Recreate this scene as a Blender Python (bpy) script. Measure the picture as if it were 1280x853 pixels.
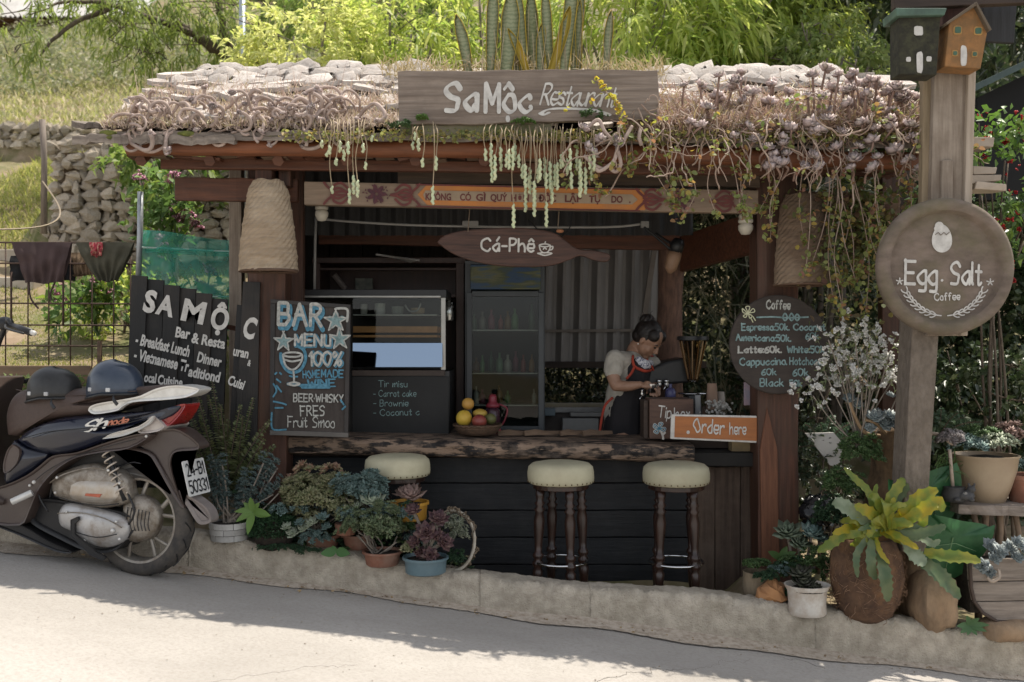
import bpy, math, random
import numpy as np
from mathutils import Vector, Matrix, Euler
R = math.radians
for o in list(bpy.data.objects): bpy.data.objects.remove(o)
scene = bpy.context.scene
COL = scene.collection
# ---------------------------------------------------------------- camera
CZ = 1.4; F = 1280 * 35 / 36
cam = bpy.data.cameras.new('camera'); cam.lens = 35; cam.sensor_width = 36
cam.clip_start = 0.05; cam.clip_end = 1000
cam.dof.use_dof = True; cam.dof.focus_distance = 5.5; cam.dof.aperture_fstop = 2.5
camo = bpy.data.objects.new('camera', cam); COL.objects.link(camo)
camo.location = (0, 0, CZ); camo.rotation_euler = (R(90), 0, 0)
scene.camera = camo
# ---------------------------------------------------------------- light
SUN = Vector((0.52, 0.40, 1.62)).normalized()          # towards the sun: high, behind the hut and a little right
sun_el = math.asin(SUN.z); sun_rot = math.atan2(SUN.x, SUN.y)
w = bpy.data.worlds.new('World'); scene.world = w; w.use_nodes = True
nt = w.node_tree; bg = nt.nodes['Background']
sky = nt.nodes.new('ShaderNodeTexSky'); sky.sky_type = 'NISHITA'; sky.sun_disc = False
sky.sun_elevation = sun_el; sky.sun_rotation = sun_rot; sky.dust_density = 2.5; sky.altitude = 1400
hz = nt.nodes.new('ShaderNodeHueSaturation'); hz.inputs['Saturation'].default_value = 0.25
nt.links.new(sky.outputs[0], hz.inputs['Color']); nt.links.new(hz.outputs[0], bg.inputs[0]); bg.inputs[1].default_value = 0.15
sl = bpy.data.lights.new('sun', 'SUN'); sl.energy = 3.4; sl.angle = R(0.5); sl.color = (1, 0.93, 0.82)
so = bpy.data.objects.new('sun', sl); COL.objects.link(so)
so.rotation_euler = (-SUN).to_track_quat('-Z', 'Y').to_euler()
vs = scene.view_settings; vs.view_transform = 'Standard'; vs.look = 'None'; vs.exposure = 0.88; vs.gamma = 1
scene.cycles.max_bounces = 6; scene.cycles.diffuse_bounces = 3; scene.cycles.transmission_bounces = 4
scene.cycles.transparent_max_bounces = 8; scene.cycles.use_denoising = True
scene.cycles.sample_clamp_indirect = 6

def P(px, py, Y):                                       # a point of the photograph at real distance Y
 return Vector(((px - 640) * Y / F, Y, CZ - (py - 426.5) * Y / F))
def S(n, Y): return n * Y / F
# ---------------------------------------------------------------- materials
MATS = {}
def mat(name, c1, c2=None, scale=12, stretch=(1, 1, 1), rough=0.75, metal=0.0, bump=0.3, dirt=None, dscale=2.5,
  damt=0.5, detail=6, spec=0.4, per_obj=0.12, bscale=None, lo=0.35, hi=0.65, coat=0):
 if name in MATS: return MATS[name]
 m = bpy.data.materials.new(name); m.use_nodes = True; MATS[name] = m
 n = m.node_tree.nodes; l = m.node_tree.links; b = n['Principled BSDF']
 c2 = c2 or tuple(x * 0.75 for x in c1)
 tc = n.new('ShaderNodeTexCoord'); oi = n.new('ShaderNodeObjectInfo')
 add = n.new('ShaderNodeVectorMath'); add.operation = 'ADD'
 ml = n.new('ShaderNodeVectorMath'); ml.operation = 'SCALE'; ml.inputs[3].default_value = 7.3
 cmb = n.new('ShaderNodeCombineXYZ')
 for i in range(3): l.new(oi.outputs['Random'], cmb.inputs[i])
 l.new(cmb.outputs[0], ml.inputs[0]); l.new(tc.outputs['Object'], add.inputs[0]); l.new(ml.outputs[0], add.inputs[1])
 mp = n.new('ShaderNodeMapping'); mp.inputs['Scale'].default_value = stretch
 l.new(add.outputs[0], mp.inputs[0])
 no = n.new('ShaderNodeTexNoise'); no.inputs['Scale'].default_value = scale; no.inputs['Detail'].default_value = detail
 no.inputs['Roughness'].default_value = 0.62
 l.new(mp.outputs[0], no.inputs['Vector'])
 cr = n.new('ShaderNodeValToRGB'); cr.color_ramp.elements[0].position = lo; cr.color_ramp.elements[1].position = hi
 cr.color_ramp.elements[0].color = (*c1, 1); cr.color_ramp.elements[1].color = (*c2, 1)
 l.new(no.outputs[0], cr.inputs[0]); out = cr.outputs[0]
 if dirt:
  d = n.new('ShaderNodeTexNoise'); d.inputs['Scale'].default_value = dscale; d.inputs['Detail'].default_value = 8
  d.inputs['Roughness'].default_value = 0.7
  l.new(add.outputs[0], d.inputs['Vector'])
  r2 = n.new('ShaderNodeValToRGB'); r2.color_ramp.elements[0].position = 0.45; r2.color_ramp.elements[1].position = 0.7
  r2.color_ramp.elements[0].color = (0, 0, 0, 1); r2.color_ramp.elements[1].color = (damt, damt, damt, 1)
  l.new(d.outputs[0], r2.inputs[0])
  mx = n.new('ShaderNodeMix'); mx.data_type = 'RGBA'; l.new(r2.outputs[0], mx.inputs[0])
  l.new(out, mx.inputs[6]); mx.inputs[7].default_value = (*dirt, 1); out = mx.outputs[2]
 if per_obj:
  hs = n.new('ShaderNodeHueSaturation'); mr = n.new('ShaderNodeMapRange')
  mr.inputs[3].default_value = 1 - per_obj; mr.inputs[4].default_value = 1 + per_obj
  l.new(oi.outputs['Random'], mr.inputs[0]); l.new(mr.outputs[0], hs.inputs['Value']); l.new(out, hs.inputs['Color']); out = hs.outputs[0]
 l.new(out, b.inputs['Base Color'])
 b.inputs['Roughness'].default_value = rough; b.inputs['Metallic'].default_value = metal
 b.inputs['Specular IOR Level'].default_value = spec; b.inputs['Coat Weight'].default_value = coat
 if coat: b.inputs['Coat Roughness'].default_value = 0.08
 if bump:
  bm = n.new('ShaderNodeBump'); bm.inputs['Strength'].default_value = bump; bm.inputs['Distance'].default_value = 0.01
  if bscale:
   n3 = n.new('ShaderNodeTexNoise'); n3.inputs['Scale'].default_value = bscale; n3.inputs['Detail'].default_value = 5
   l.new(mp.outputs[0], n3.inputs['Vector']); l.new(n3.outputs[0], bm.inputs['Height'])
  else: l.new(no.outputs[0], bm.inputs['Height'])
  l.new(bm.outputs[0], b.inputs['Normal'])
 return m
def leafmat(name, cols, trans=0.4, rough=0.55, spec=0.4):
 if name in MATS: return MATS[name]
 m = bpy.data.materials.new(name); m.use_nodes = True; MATS[name] = m
 n = m.node_tree.nodes; l = m.node_tree.links; b = n['Principled BSDF']
 g = n.new('ShaderNodeNewGeometry'); cr = n.new('ShaderNodeValToRGB'); e = cr.color_ramp.elements
 k = len(cols)
 for i, c in enumerate(cols):
  el = e[i] if i < 2 else e.new(0.5)
 for i, c in enumerate(cols):
  e[i].position = i / max(1, k - 1)
 for i, c in enumerate(cols): e[i].color = (*c, 1)
 l.new(g.outputs['Random Per Island'], cr.inputs[0])
 l.new(cr.outputs[0], b.inputs['Base Color']); b.inputs['Roughness'].default_value = rough
 b.inputs['Specular IOR Level'].default_value = spec
 if trans:
  t = n.new('ShaderNodeBsdfTranslucent'); mx = n.new('ShaderNodeMixShader'); mx.inputs[0].default_value = trans
  hs = n.new('ShaderNodeHueSaturation'); hs.inputs['Value'].default_value = 1.5; hs.inputs['Saturation'].default_value = 1.1
  l.new(cr.outputs[0], hs.inputs['Color']); l.new(hs.outputs[0], t.inputs[0])
  l.new(b.outputs[0], mx.inputs[1]); l.new(t.outputs[0], mx.inputs[2])
  l.new(mx.outputs[0], n['Material Output'].inputs[0])
 return m
def plain(name, c, rough=0.6, metal=0.0, **k): return mat(name, c, tuple(x * 0.86 for x in c), rough=rough, metal=metal, bump=k.pop('bump', 0.08), **k)
# ---------------------------------------------------------------- objects
def tag(o, label=None, cat=None, group=None, kind=None):
 if label: o['label'] = label
 if cat: o['category'] = cat
 if group: o['group'] = group
 if kind: o['kind'] = kind
 return o
def thing(name, loc, label, cat, group=None, rot=(0, 0, 0)):
 o = bpy.data.objects.new(name, None); COL.objects.link(o); o.location = loc; o.rotation_euler = rot
 o.empty_display_size = 0.1
 return tag(o, label, cat, group)
def mkmesh(name, V, Fs, material, smooth=False, mi=None):
 me = bpy.data.meshes.new(name)
 if isinstance(V, np.ndarray) and isinstance(Fs, np.ndarray):
  n, k = Fs.shape
  me.vertices.add(len(V)); me.vertices.foreach_set('co', V.astype(np.float32).ravel())
  me.loops.add(n * k); me.loops.foreach_set('vertex_index', Fs.astype(np.int32).ravel())
  me.polygons.add(n); me.polygons.foreach_set('loop_start', np.arange(0, n * k, k, dtype=np.int32))
  me.polygons.foreach_set('loop_total', np.full(n, k, dtype=np.int32)); me.update(calc_edges=True)
 else:
  me.from_pydata([tuple(v) for v in V], [], Fs)
  me.update()
 for mm in (material if isinstance(material, (list, tuple)) else [material]): me.materials.append(mm)
 if mi is not None: me.polygons.foreach_set('material_index', mi)
 if smooth: me.polygons.foreach_set('use_smooth', [True] * len(me.polygons))
 return me
def link(name, me, parent=None, loc=None, rot=None, label=None, cat=None, group=None, kind=None):
 o = bpy.data.objects.new(name, me); COL.objects.link(o)
 if parent: o.parent = parent
 if loc is not None: o.location = loc
 if rot is not None: o.rotation_euler = rot
 return tag(o, label, cat, group, kind)
def wloc(p):
 v = Vector((0, 0, 0))
 while p is not None: v += Vector(p.location); p = p.parent
 return v
class MB:
 def __init__(s): s.v = []; s.f = []; s.smooth = False
 def add(s, vs, fs):
  b = len(s.v); s.v += [tuple(v) for v in vs]; s.f += [tuple(b + i for i in f) for f in fs]; return s
 def box(s, c, d, rot=None, jit=0, taper=1):
  x, y, z = (q / 2 for q in d); c = Vector(c); vs = []
  for sx, sy, sz in ((-1,-1,-1),(1,-1,-1),(1,1,-1),(-1,1,-1),(-1,-1,1),(1,-1,1),(1,1,1),(-1,1,1)):
   t = taper if sz > 0 else 1
   v = Vector((sx * x * t, sy * y * t, sz * z)) + Vector([random.uniform(-jit, jit) for _ in range(3)])
   if rot is not None: v = rot @ v
   vs.append(v + c)
  return s.add(vs, [(0,3,2,1),(4,5,6,7),(0,1,5,4),(1,2,6,5),(2,3,7,6),(3,0,4,7)])
 def b2(s, x0, x1, y0, y1, z0, z1, jit=0): return s.box(((x0+x1)/2,(y0+y1)/2,(z0+z1)/2),(abs(x1-x0),abs(y1-y0),abs(z1-z0)),jit=jit)
 def tube(s, pts, r, n=8, caps=True, flat=1.0):
  pts = [Vector(p) for p in pts]; k = len(pts)
  if not hasattr(r, '__len__'): r = [r] * k
  up = None; rings = []
  for i, p in enumerate(pts):
   d = (pts[min(i+1, k-1)] - pts[max(i-1, 0)])
   d = d.normalized() if d.length > 1e-9 else Vector((0, 0, 1))
   if up is None: up = d.orthogonal().normalized()
   else:
    up = up - d * up.dot(d); up = up.normalized() if up.length > 1e-6 else d.orthogonal().normalized()
   q = d.cross(up); ring = []
   for j in range(n):
    a = 2 * math.pi * j / n; ring.append(p + (up * math.cos(a) + q * math.sin(a) * flat) * r[i])
   rings.append(ring)
  b = [v for rg in rings for v in rg]; fs = []
  for i in range(k - 1):
   for j in range(n):
    fs.append((i*n+j, i*n+(j+1)%n, (i+1)*n+(j+1)%n, (i+1)*n+j))
  if caps: fs.append(tuple(range(n))[::-1]); fs.append(tuple((k-1)*n+j for j in range(n)))
  return s.add(b, fs)
 def lathe(s, prof, c=(0, 0, 0), n=20, M=None, wob=0, sx=1, sy=1):
  vs = []; fs = []; c = Vector(c)
  for i, (r, z) in enumerate(prof):
   for j in range(n):
    a = 2 * math.pi * j / n; rr = r * (1 + wob * math.sin(a * 3 + i))
    v = Vector((rr * math.cos(a) * sx, rr * math.sin(a) * sy, z))
    vs.append((M @ v if M is not None else v) + c)
  for i in range(len(prof) - 1):
   for j in range(n): fs.append((i*n+j, i*n+(j+1)%n, (i+1)*n+(j+1)%n, (i+1)*n+j))
  fs.append(tuple(range(n))[::-1]); fs.append(tuple((len(prof)-1)*n+j for j in range(n)))
  return s.add(vs, fs)
 def prism(s, poly, y0, y1):                          # outline in x,z extruded along y
  n = len(poly); vs = [(x, y0, z) for x, z in poly] + [(x, y1, z) for x, z in poly]
  a = sum(poly[i][0]*poly[(i+1)%n][1]-poly[(i+1)%n][0]*poly[i][1] for i in range(n))
  fs = [tuple(range(n)), tuple(range(2*n-1, n-1, -1))] + [(i, i+n, (i+1)%n+n, (i+1)%n) for i in range(n)]
  if a < 0: fs = [f[::-1] for f in fs]
  return s.add(vs, fs)
 def sphere(s, c, r, n=12, m=8, M=None):
  if not hasattr(r, '__len__'): r = (r, r, r)
  vs = []; c = Vector(c)
  for i in range(m + 1):
   t = math.pi * i / m
   for j in range(n):
    a = 2 * math.pi * j / n
    v = Vector((r[0]*math.sin(t)*math.cos(a), r[1]*math.sin(t)*math.sin(a), r[2]*math.cos(t)))
    vs.append((M @ v if M is not None else v) + c)
  fs = [(i*n+j, (i+1)*n+j, (i+1)*n+(j+1)%n, i*n+(j+1)%n) for i in range(m) for j in range(n)]
  return s.add(vs, fs)
 def build(s, name, material, parent=None, smooth=None, bevel=0, seg=2, local=False, label=None, cat=None, group=None, kind=None, org=None, sub=0, angle=None):
  V = np.array(s.v, dtype=np.float64)
  if local: off = Vector((0, 0, 0))
  elif parent is not None: off = wloc(parent)
  elif org is not None: off = Vector(org)
  else:
   lo = V.min(0); hi = V.max(0); off = Vector(((lo[0]+hi[0])/2, (lo[1]+hi[1])/2, lo[2]))
  me = mkmesh(name, [Vector(v) - off for v in s.v], s.f, material, smooth=bool(smooth or s.smooth))
  o = link(name, me, parent, None if (parent or local) else off, None, label, cat, group, kind)
  if bevel:
   b = o.modifiers.new('bevel', 'BEVEL'); b.width = bevel; b.segments = seg; b.limit_method = 'ANGLE'; b.angle_limit = R(35)
  if sub:
   b = o.modifiers.new('sub', 'SUBSURF'); b.levels = b.render_levels = sub
  if angle:
   try: me.set_sharp_from_angle(angle=R(angle))
   except Exception: pass
  return o
def copy_tree(o, parent=None):
 c = o.copy(); COL.objects.link(c); c.parent = parent
 for ch in list(o.children): copy_tree(ch, c)
 return c
def rnd(a, b): return random.uniform(a, b)
def rv(s=1): return Vector((random.gauss(0, s), random.gauss(0, s), random.gauss(0, s)))
def smooth_path(pts, k=6):
 pts = [Vector(p) for p in pts]; out = []
 for i in range(len(pts) - 1):
  p0 = pts[max(i-1, 0)]; p1 = pts[i]; p2 = pts[i+1]; p3 = pts[min(i+2, len(pts)-1)]
  for j in range(k):
   t = j / k; out.append(0.5*((2*p1)+(p2-p0)*t+(2*p0-5*p1+4*p2-p3)*t*t+(3*p1-3*p2+p3-p0)*t**3))
 out.append(pts[-1]); return out
# ---------------------------------------------------------------- leaves
RG = np.random.default_rng(7)
def nrm(a): return a / np.maximum(np.linalg.norm(a, axis=-1, keepdims=True), 1e-9)
def leaf_arrays(C, D, L, W, droop=0.2, shape='leaf'):
 """C base points (n,3), D directions, L lengths, W widths"""
 n = len(C); D = nrm(D); L = np.broadcast_to(L, (n,))[:, None]; W = np.broadcast_to(W, (n,))[:, None]
 U = RG.normal(size=(n, 3)); U[:, 2] += 1.2
 Sd = nrm(np.cross(D, U)); N = nrm(np.cross(Sd, D)); G = np.array([0, 0, -1.0])
 def pt(t, w, lift=0): return C + D * L * t + Sd * W * w + G * (L * droop * t * t) + N * (W * lift)
 if shape == 'leaf':
  V = np.stack([pt(0, 0), pt(.45, .5, .18), pt(1, 0), pt(.45, -.5, .18)], 1); base = np.array([[0, 1, 2], [0, 2, 3]])
 elif shape == 'long':
  V = np.stack([pt(0, .08), pt(0, -.08), pt(.35, .5), pt(.35, -.5), pt(.72, .38), pt(.72, -.38), pt(1, 0)], 1)
  base = np.array([[0, 2, 3], [0, 3, 1], [2, 4, 5], [2, 5, 3], [4, 6, 5]])
 elif shape == 'round':
  V = np.stack([pt(0, 0), pt(.2, .42, .1), pt(.6, .5, .15), pt(.95, .2, .05), pt(.95, -.2, .05), pt(.6, -.5, .15), pt(.2, -.42, .1)], 1)
  base = np.array([[0, 1, 2], [0, 2, 3], [0, 3, 4], [0, 4, 5], [0, 5, 6]])
 elif shape == 'blade':
  V = np.stack([pt(0, .5), pt(0, -.5), pt(.6, .35), pt(.6, -.35), pt(1, 0)], 1); base = np.array([[0, 2, 3], [0, 3, 1], [2, 4, 3]])
 k = V.shape[1]; Fs = (base[None] + (np.arange(n) * k)[:, None, None]).reshape(-1, 3)
 return V.reshape(-1, 3), Fs
def join(parts):
 Vs = []; Fs = []; b = 0
 for V, f in parts: Vs.append(V); Fs.append(f + b); b += len(V)
 return np.concatenate(Vs), np.concatenate(Fs)
def leaves(name, parts, material, parent=None, off=None, smooth=False, **tg):
 V, f = join(parts)
 if off is None:
  off = wloc(parent) if parent else Vector((V[:, 0].mean(), V[:, 1].mean(), V[:, 2].min()))
 me = mkmesh(name, V - np.array(off), f, material, smooth)
 return link(name, me, parent, None if parent else off, **tg)
def rosette(nl=18, Rr=0.05, up=0.5, w=0.45, curl=0.25, seed=0, thick=0.18, tip=1.0):
 """fleshy leaves in a spiral: returns V,F arrays centred on 0"""
 rg = random.Random(seed); V = []; Fs = []
 for i in range(nl):
  t = i / nl; a = i * 2.39996 + rg.uniform(-.15, .15); el = R(8) + (1 - t) * 0 + t * R(78) * up * 1.25
  L = Rr * (1 - 0.62 * t) * rg.uniform(.88, 1.08); wd = L * w
  d = Vector((math.cos(a) * math.cos(el), math.sin(a) * math.cos(el), math.sin(el)))
  sd = Vector((-math.sin(a), math.cos(a), 0)); nn = d.cross(sd) * -1
  if nn.z < 0: nn = -nn
  b = Vector((0, 0, Rr * 0.12 * t)); q = len(V)
  V += [b - sd*wd*.25, b + sd*wd*.25, b + d*L*.6 + sd*wd*.55 + nn*L*.06, b + d*L*.6 - sd*wd*.55 + nn*L*.06,
    b + d*L*tip + nn*L*curl, b + d*L*.55 - nn*L*thick*.5]
  Fs += [(q, q+1, q+2), (q, q+2, q+3), (q+3, q+2, q+4), (q+1, q+5, q+2), (q, q+3, q+5), (q+5, q+4, q+2), (q+5, q+3, q+4), (q, q+5, q+1)]
 return np.array([tuple(v) for v in V]), np.array(Fs)
def place(arr, pos, s=1, tilt=0.4, nrmv=None):
 V, f = arr
 if nrmv is None: nrmv = Vector((rnd(-tilt, tilt), rnd(-tilt, tilt) - tilt * .4, 1))
 q = Vector(nrmv).normalized().to_track_quat('Z', 'Y').to_matrix() @ Matrix.Rotation(rnd(0, 6.28), 3, 'Z')
 return (V * s) @ np.array(q).T + np.array(pos), f
# ---------------------------------------------------------------- hand lettering: strokes on a grid, baseline y=3, x-height 9, caps d(13)
G36 = {c: i for i, c in enumerate('0123456789abcdefghijklmnopqrstuvwxyz')}
GLY = {
'A':"033d 3d73 1858",'B':"030d 0d4d5c5948 0848586643 4303",'C':"7b5d2c0a06245375",'D':"030d 0d3d5c6a66543303",'E':"6d0d0d0303 0363 0858",
'F':"6d0d0d03 0848",'G':"7b5d2c0a0624537578 7848",'H':"030d 636d 0868",'I':"030d",'K':"030d 6d07 2863",'L':"0d030363",
'M':"030d 0d36 366d 6d63",'N':"030d 0d63 636d",'O':"4d1b0826538578 4d".replace(' ',''),'P':"030d 0d3d5c5a3808",
'R':"030d 0d3d5c5a3808 2863",'S':"6b4d1c0a2857554303",'T':"4d43 0d8d",'U':"0d05233353555d",'V':"0d33 336d",'W':"0d23 234a 4a63 638d",
'Y':"0d38 386d 3833",'X':"0d63 6d03",
'a':"5849280614334556 5953",'b':"0d03 0628495755330305",'c':"5849280614335455",'d':"5849280614335456 5d53",'e':"065659391906143354",
'f':"5c4d2c2923 0949",'g':"5849280614335456 5951402010",'h':"0d03 0729495653",'i':"0903 0b0c",'k':"0d03 4905 2653",'l':"0d04 0413",
'm':"0903 0728393733 37586a7773",'n':"0903 0729495653",'o':"2906143354574929",'p':"0900 0829495755331304",'r':"0903 07294948",
's':"48290736443304",'t':"2c243344 0949",'u':"0905143355 5953",'v':"0923 2349",'w':"0923 2347 4763 6389",'x':"0943 4903",
'y':"0924 491300",'z':"0949 4903 0343",
'0':"3d0b06335568 6b3d".replace(' ',''),'1':"0a2d 2d23",'2':"0b2d5b480303 0363",'3':"0c3d5b3828564304",'4':"4d0666 4943",
'5':"5d0d 0d09 09395755331304",'6':"5c2a0613335456381 6".replace(' ',''),'7':"0d5d5d23",'8':"3d1b3856431336195b3d".replace('19','0a')[:0]+"3d0b3856533303053 85b3d".replace(' ',''),
'.':"0304",':':"0304 0809",'-':"0747",'%':"1d0b291b 6d13 5837538557"[:0]+"1d0b193b1d 7d13 6745537567",
"'":"0d0b",',':"0301",'·':"0708",'&':"734b3d1b4604143374",
'ô':"2906143354574929 0b2d 2d4b",'ộ':"2906143354574929 0b2d 2d4b 2021",'á':"5849280614334556 5953 3b5e",'ê':"065659391906143354 1b3d 3d5b",
}
def _stroke(s):
 p = []
 for i in range(0, len(s) - 1, 2):
  p.append((G36[s[i]], G36[s[i+1]]))
 return p
def text_strokes(txt, slant=0.0, gap=2.2, jit=0.25, rg=None):
 rg = rg or random.Random(hash(len(txt)) + 5); x = 0; out = []
 for ch in txt:
  if ch == ' ': x += 4.5; continue
  g = GLY.get(ch)
  if g is None: x += 4; continue
  ss = [_stroke(q) for q in g.split()]
  wd = max(p[0] for q in ss for p in q); dy = rg.uniform(-jit, jit)
  for q in ss: out.append([((p[0] + x + (p[1]-3) * slant + rg.uniform(-jit, jit)*.4) / 10, (p[1] - 3 + dy + rg.uniform(-jit, jit)*.4) / 10) for p in q])
  x += wd + gap
 return out, (x - gap) / 10
def ribbon(mb, pts, width, o, ux, uz, un, lift, nib=0, k=6, closed=False):
 """polyline in unit text space -> a flat ribbon lying on the plane o,ux,uz"""
 sp = []
 i = 0
 segs = [[]]
 for p in pts:                                       # a doubled point is a corner
  if segs[-1] and segs[-1][-1] == p: segs.append([p])
  else: segs[-1].append(p)
 for sg in segs:
  if len(sg) < 2:
   sp += sg; continue
  q = smooth_path([(a, b, 0) for a, b in sg], k if len(sg) > 2 else 1); sp += [(a.x, a.y) for a in q]
 if len(sp) == 1: sp.append((sp[0][0] + 0.02, sp[0][1]))
 n = len(sp); L = []
 def W(ang): return width * (1 if not nib else (1 - nib) + nib * abs(math.sin(ang - R(35))) * 1.5)
 for i, (x, y) in enumerate(sp):
  x0, y0 = sp[max(0, i-1)]; x1, y1 = sp[min(n-1, i+1)]
  d = math.hypot(x1-x0, y1-y0) or 1; tx, ty = (x1-x0)/d, (y1-y0)/d; a = math.atan2(ty, tx); wv = W(a) / 2
  if i == 0: L.append((x - tx*wv*.7, y - ty*wv*.7, tx, ty, wv*.55))
  L.append((x, y, tx, ty, wv))
  if i == n-1: L.append((x + tx*wv*.7, y + ty*wv*.7, tx, ty, wv*.55))
 vs = []; m = len(L)
 for i, (x, y, tx, ty, wv) in enumerate(L):
  z = un * (lift + 0.0006 * i / m)
  vs += [o + ux*(x - ty*wv) + uz*(y + tx*wv) + z, o + ux*(x + ty*wv) + uz*(y - tx*wv) + z]
 mb.add(vs, [(2*i, 2*i+1, 2*i+3, 2*i+2) for i in range(m - 1)])
def letter(txt, p0, p1, h, width, material, parent, name='lettering', nib=0, slant=0, gap=2.2, jit=0.25, lift=0.003, fit=True, mb=None, un=None, color=None, seed=1, label=None):
 """hand lettering from baseline start p0 to baseline end p1 (world points), cap height h"""
 rg = random.Random(seed); own = mb is None; mb = mb or MB()
 st, wd = text_strokes(txt, slant, gap, jit, rg); d = Vector(p1) - Vector(p0); L = d.length; d.normalize()
 un = un or Vector((0, -1, 0)); uz = (un.cross(d)).normalized()
 if uz.z < 0: uz = -uz
 sx = L / wd if fit else h
 for i, q in enumerate(st): ribbon(mb, q, width / h, Vector(p0), d * sx, uz * h, un, lift + (i % 4) * 0.0008, nib)
 if own: return mb.build(name, material, parent, label=label)
def draw(mb, strokes, o, ux, uz, width, lift=0.003, nib=0, un=Vector((0, -1, 0))):
 s = uz.length
 for i, q in enumerate(strokes): ribbon(mb, q, width / s, o, ux, uz, un, lift + (i % 5) * 0.0008, nib)
def fontmesh(name, txt, p0, p1, h, material, parent, bold=0.02, lift=0.003, un=None, slots=None, extr=0.0):
 """solid type from the built-in font, baseline p0 -> p1, height h (caps)"""
 cu = bpy.data.curves.new(name, 'FONT'); cu.body = txt; cu.offset = bold; cu.resolution_u = 3; cu.extrude = extr
 tmp = bpy.data.objects.new(name, cu); COL.objects.link(tmp); bpy.context.view_layer.update()
 dg = bpy.context.evaluated_depsgraph_get(); me = bpy.data.meshes.new_from_object(tmp.evaluated_get(dg))
 bpy.data.objects.remove(tmp); bpy.data.curves.remove(cu)
 V = np.zeros(len(me.vertices) * 3); me.vertices.foreach_get('co', V); V = V.reshape(-1, 3)
 d = Vector(p1) - Vector(p0); L = d.length; d.normalize(); un = un or Vector((0, -1, 0)); uz = un.cross(d).normalized()
 if uz.z < 0: uz = -uz
 x0, x1 = V[:, 0].min(), V[:, 0].max(); sx = L / (x1 - x0); sy = h / 0.73
 off = wloc(parent) if parent else Vector((0, 0, 0))
 B = np.array(Vector(p0) + un * lift - off)[None] + (V[:, :1] - x0) * sx * np.array(d)[None] + V[:, 1:2] * sy * np.array(uz)[None]
 me.vertices.foreach_set('co', B.astype(np.float32).ravel()); me.materials.clear(); me.materials.append(material); me.update()
 me.name = name
 return link(name, me, parent)
random.seed(11)
# ================================================================ road, kerb, ground
_px = [-400, 0, 130, 220, 320, 450, 640, 737, 960, 1100, 1280, 1700]
_bot = [630, 682, 694, 711, 726, 742, 769, 777, 809, 827, 850, 905]
_tpx = [-400, 0, 130, 245, 320, 450, 520, 640, 690, 740, 800, 880, 960, 1100, 1180, 1280, 1700]
_top = [590, 652, 660, 668, 680, 696, 710, 727, 733, 737, 741, 744, 756, 773, 785, 799, 850]
def kyp(px): return float(np.interp(px, [-400, 0, 640, 1280, 1700], [5.85, 5.42, 5.12, 4.92, 4.85]))
_KX = []; _KB = []; _KT = []; _KY = []
for px in range(-400, 1701, 20):
 Y = kyp(px); b = P(px, np.interp(px, _px, _bot), Y); t = P(px, np.interp(px, _tpx, _top), Y)
 _KX.append(b.x); _KB.append(b.z); _KT.append(t.z); _KY.append(Y)
def kx(x, A):
 if x < _KX[0]: return A[0] + (0 if A is _KY else (x - _KX[0]) * -0.1)
 if x > _KX[-1]: return A[-1] + (0 if A is _KY else (x - _KX[-1]) * -0.1)
 return float(np.interp(x, _KX, A))
def roadz(x): return kx(x, _KB)
def kerbtop(x): return kx(x, _KT)
def kerby(x): return kx(x, _KY)
def soil(x): return kerbtop(x) - float(np.interp(x, [-.75, -.45, 1.22, 1.4], [.05, .2, .2, .02]))
_LY = [5.9, 6.08, 6.16, 7.0, 8.5, 9.8, 9.83, 11, 13, 13.2, 28, 36, 60, 140]
_LZ = [0.30, 0.35, 1.18, 1.32, 1.72, 2.15, 3.2, 3.4, 3.75, 4.2, 9.6, 14.5, 30, 78]
_LZ2 = [0.30, 0.35, 1.18, 1.32, 1.72, 2.25, 2.3, 2.9, 3.75, 4.2, 9.6, 14.5, 30, 78]
_RY = [5.9, 8.3, 9.2, 12, 20, 36, 60, 140]
_RZ = [0.0, 0.1, 1.0, 3.0, 7.0, 14.5, 30, 78]
def hill(x, y):
 a = min(1, max(0, (x + 4.9) / 0.6)); l = np.interp(y, _LY, _LZ2) * (1 - a) + np.interp(y, _LY, _LZ) * a
 r = np.interp(y, _RY, _RZ); b = min(1, max(0, (x + 1.55) / 0.25))
 z = l * (1 - b) + r * b
 if y > 13.5: z += 0.5 * math.sin(x * .35 + y * .2) * min(1, (y - 13.5) / 8)
 z += 0.02 * math.sin(x * 7 + y * 3) * math.sin(y * 5.3 - x)
 return z
def ground(x, y):
 yk = kerby(x)
 if y <= yk + 0.12: return roadz(x) - 0.08
 s = soil(x) if x > -12 else soil(-12)
 if y < 5.9: return s
 t = min(1, (y - 5.9) / 0.1); h = hill(x, y)
 if x > -1.55: h = max(h, s * (1 if y < 6.6 else max(0, 1 - (y - 6.6) / 2))) if y < 8 else h
 return s * (1 - t) + h * t
xs = np.concatenate([np.linspace(-70, -8, 26), np.linspace(-7.6, -1.8, 60), np.linspace(-1.7, 3.6, 60), np.linspace(4, 9, 12), np.linspace(10, 80, 26)])
ys = np.concatenate([np.linspace(-30, 4, 10), np.linspace(4.6, 6.3, 35), np.linspace(6.4, 9.7, 24), np.array([9.8, 9.83]), np.linspace(9.95, 13, 16), np.linspace(13.1, 13.3, 5), np.linspace(13.8, 40, 50), np.linspace(42, 140, 30)])
V = np.array([(x, y, ground(x, y)) for y in ys for x in xs]); nx = len(xs)
Fq = np.array([(j*nx+i, j*nx+i+1, (j+1)*nx+i+1, (j+1)*nx+i) for j in range(len(ys)-1) for i in range(nx-1)])
dirt = mat('dirt', (.24, .17, .11), (.10, .12, .035), scale=1.6, rough=.95, bump=.8, bscale=14, dirt=(.34, .26, .18), dscale=5, damt=.8, per_obj=0)
link('ground', mkmesh('ground', V, Fq, dirt, smooth=True), kind='structure')
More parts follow.
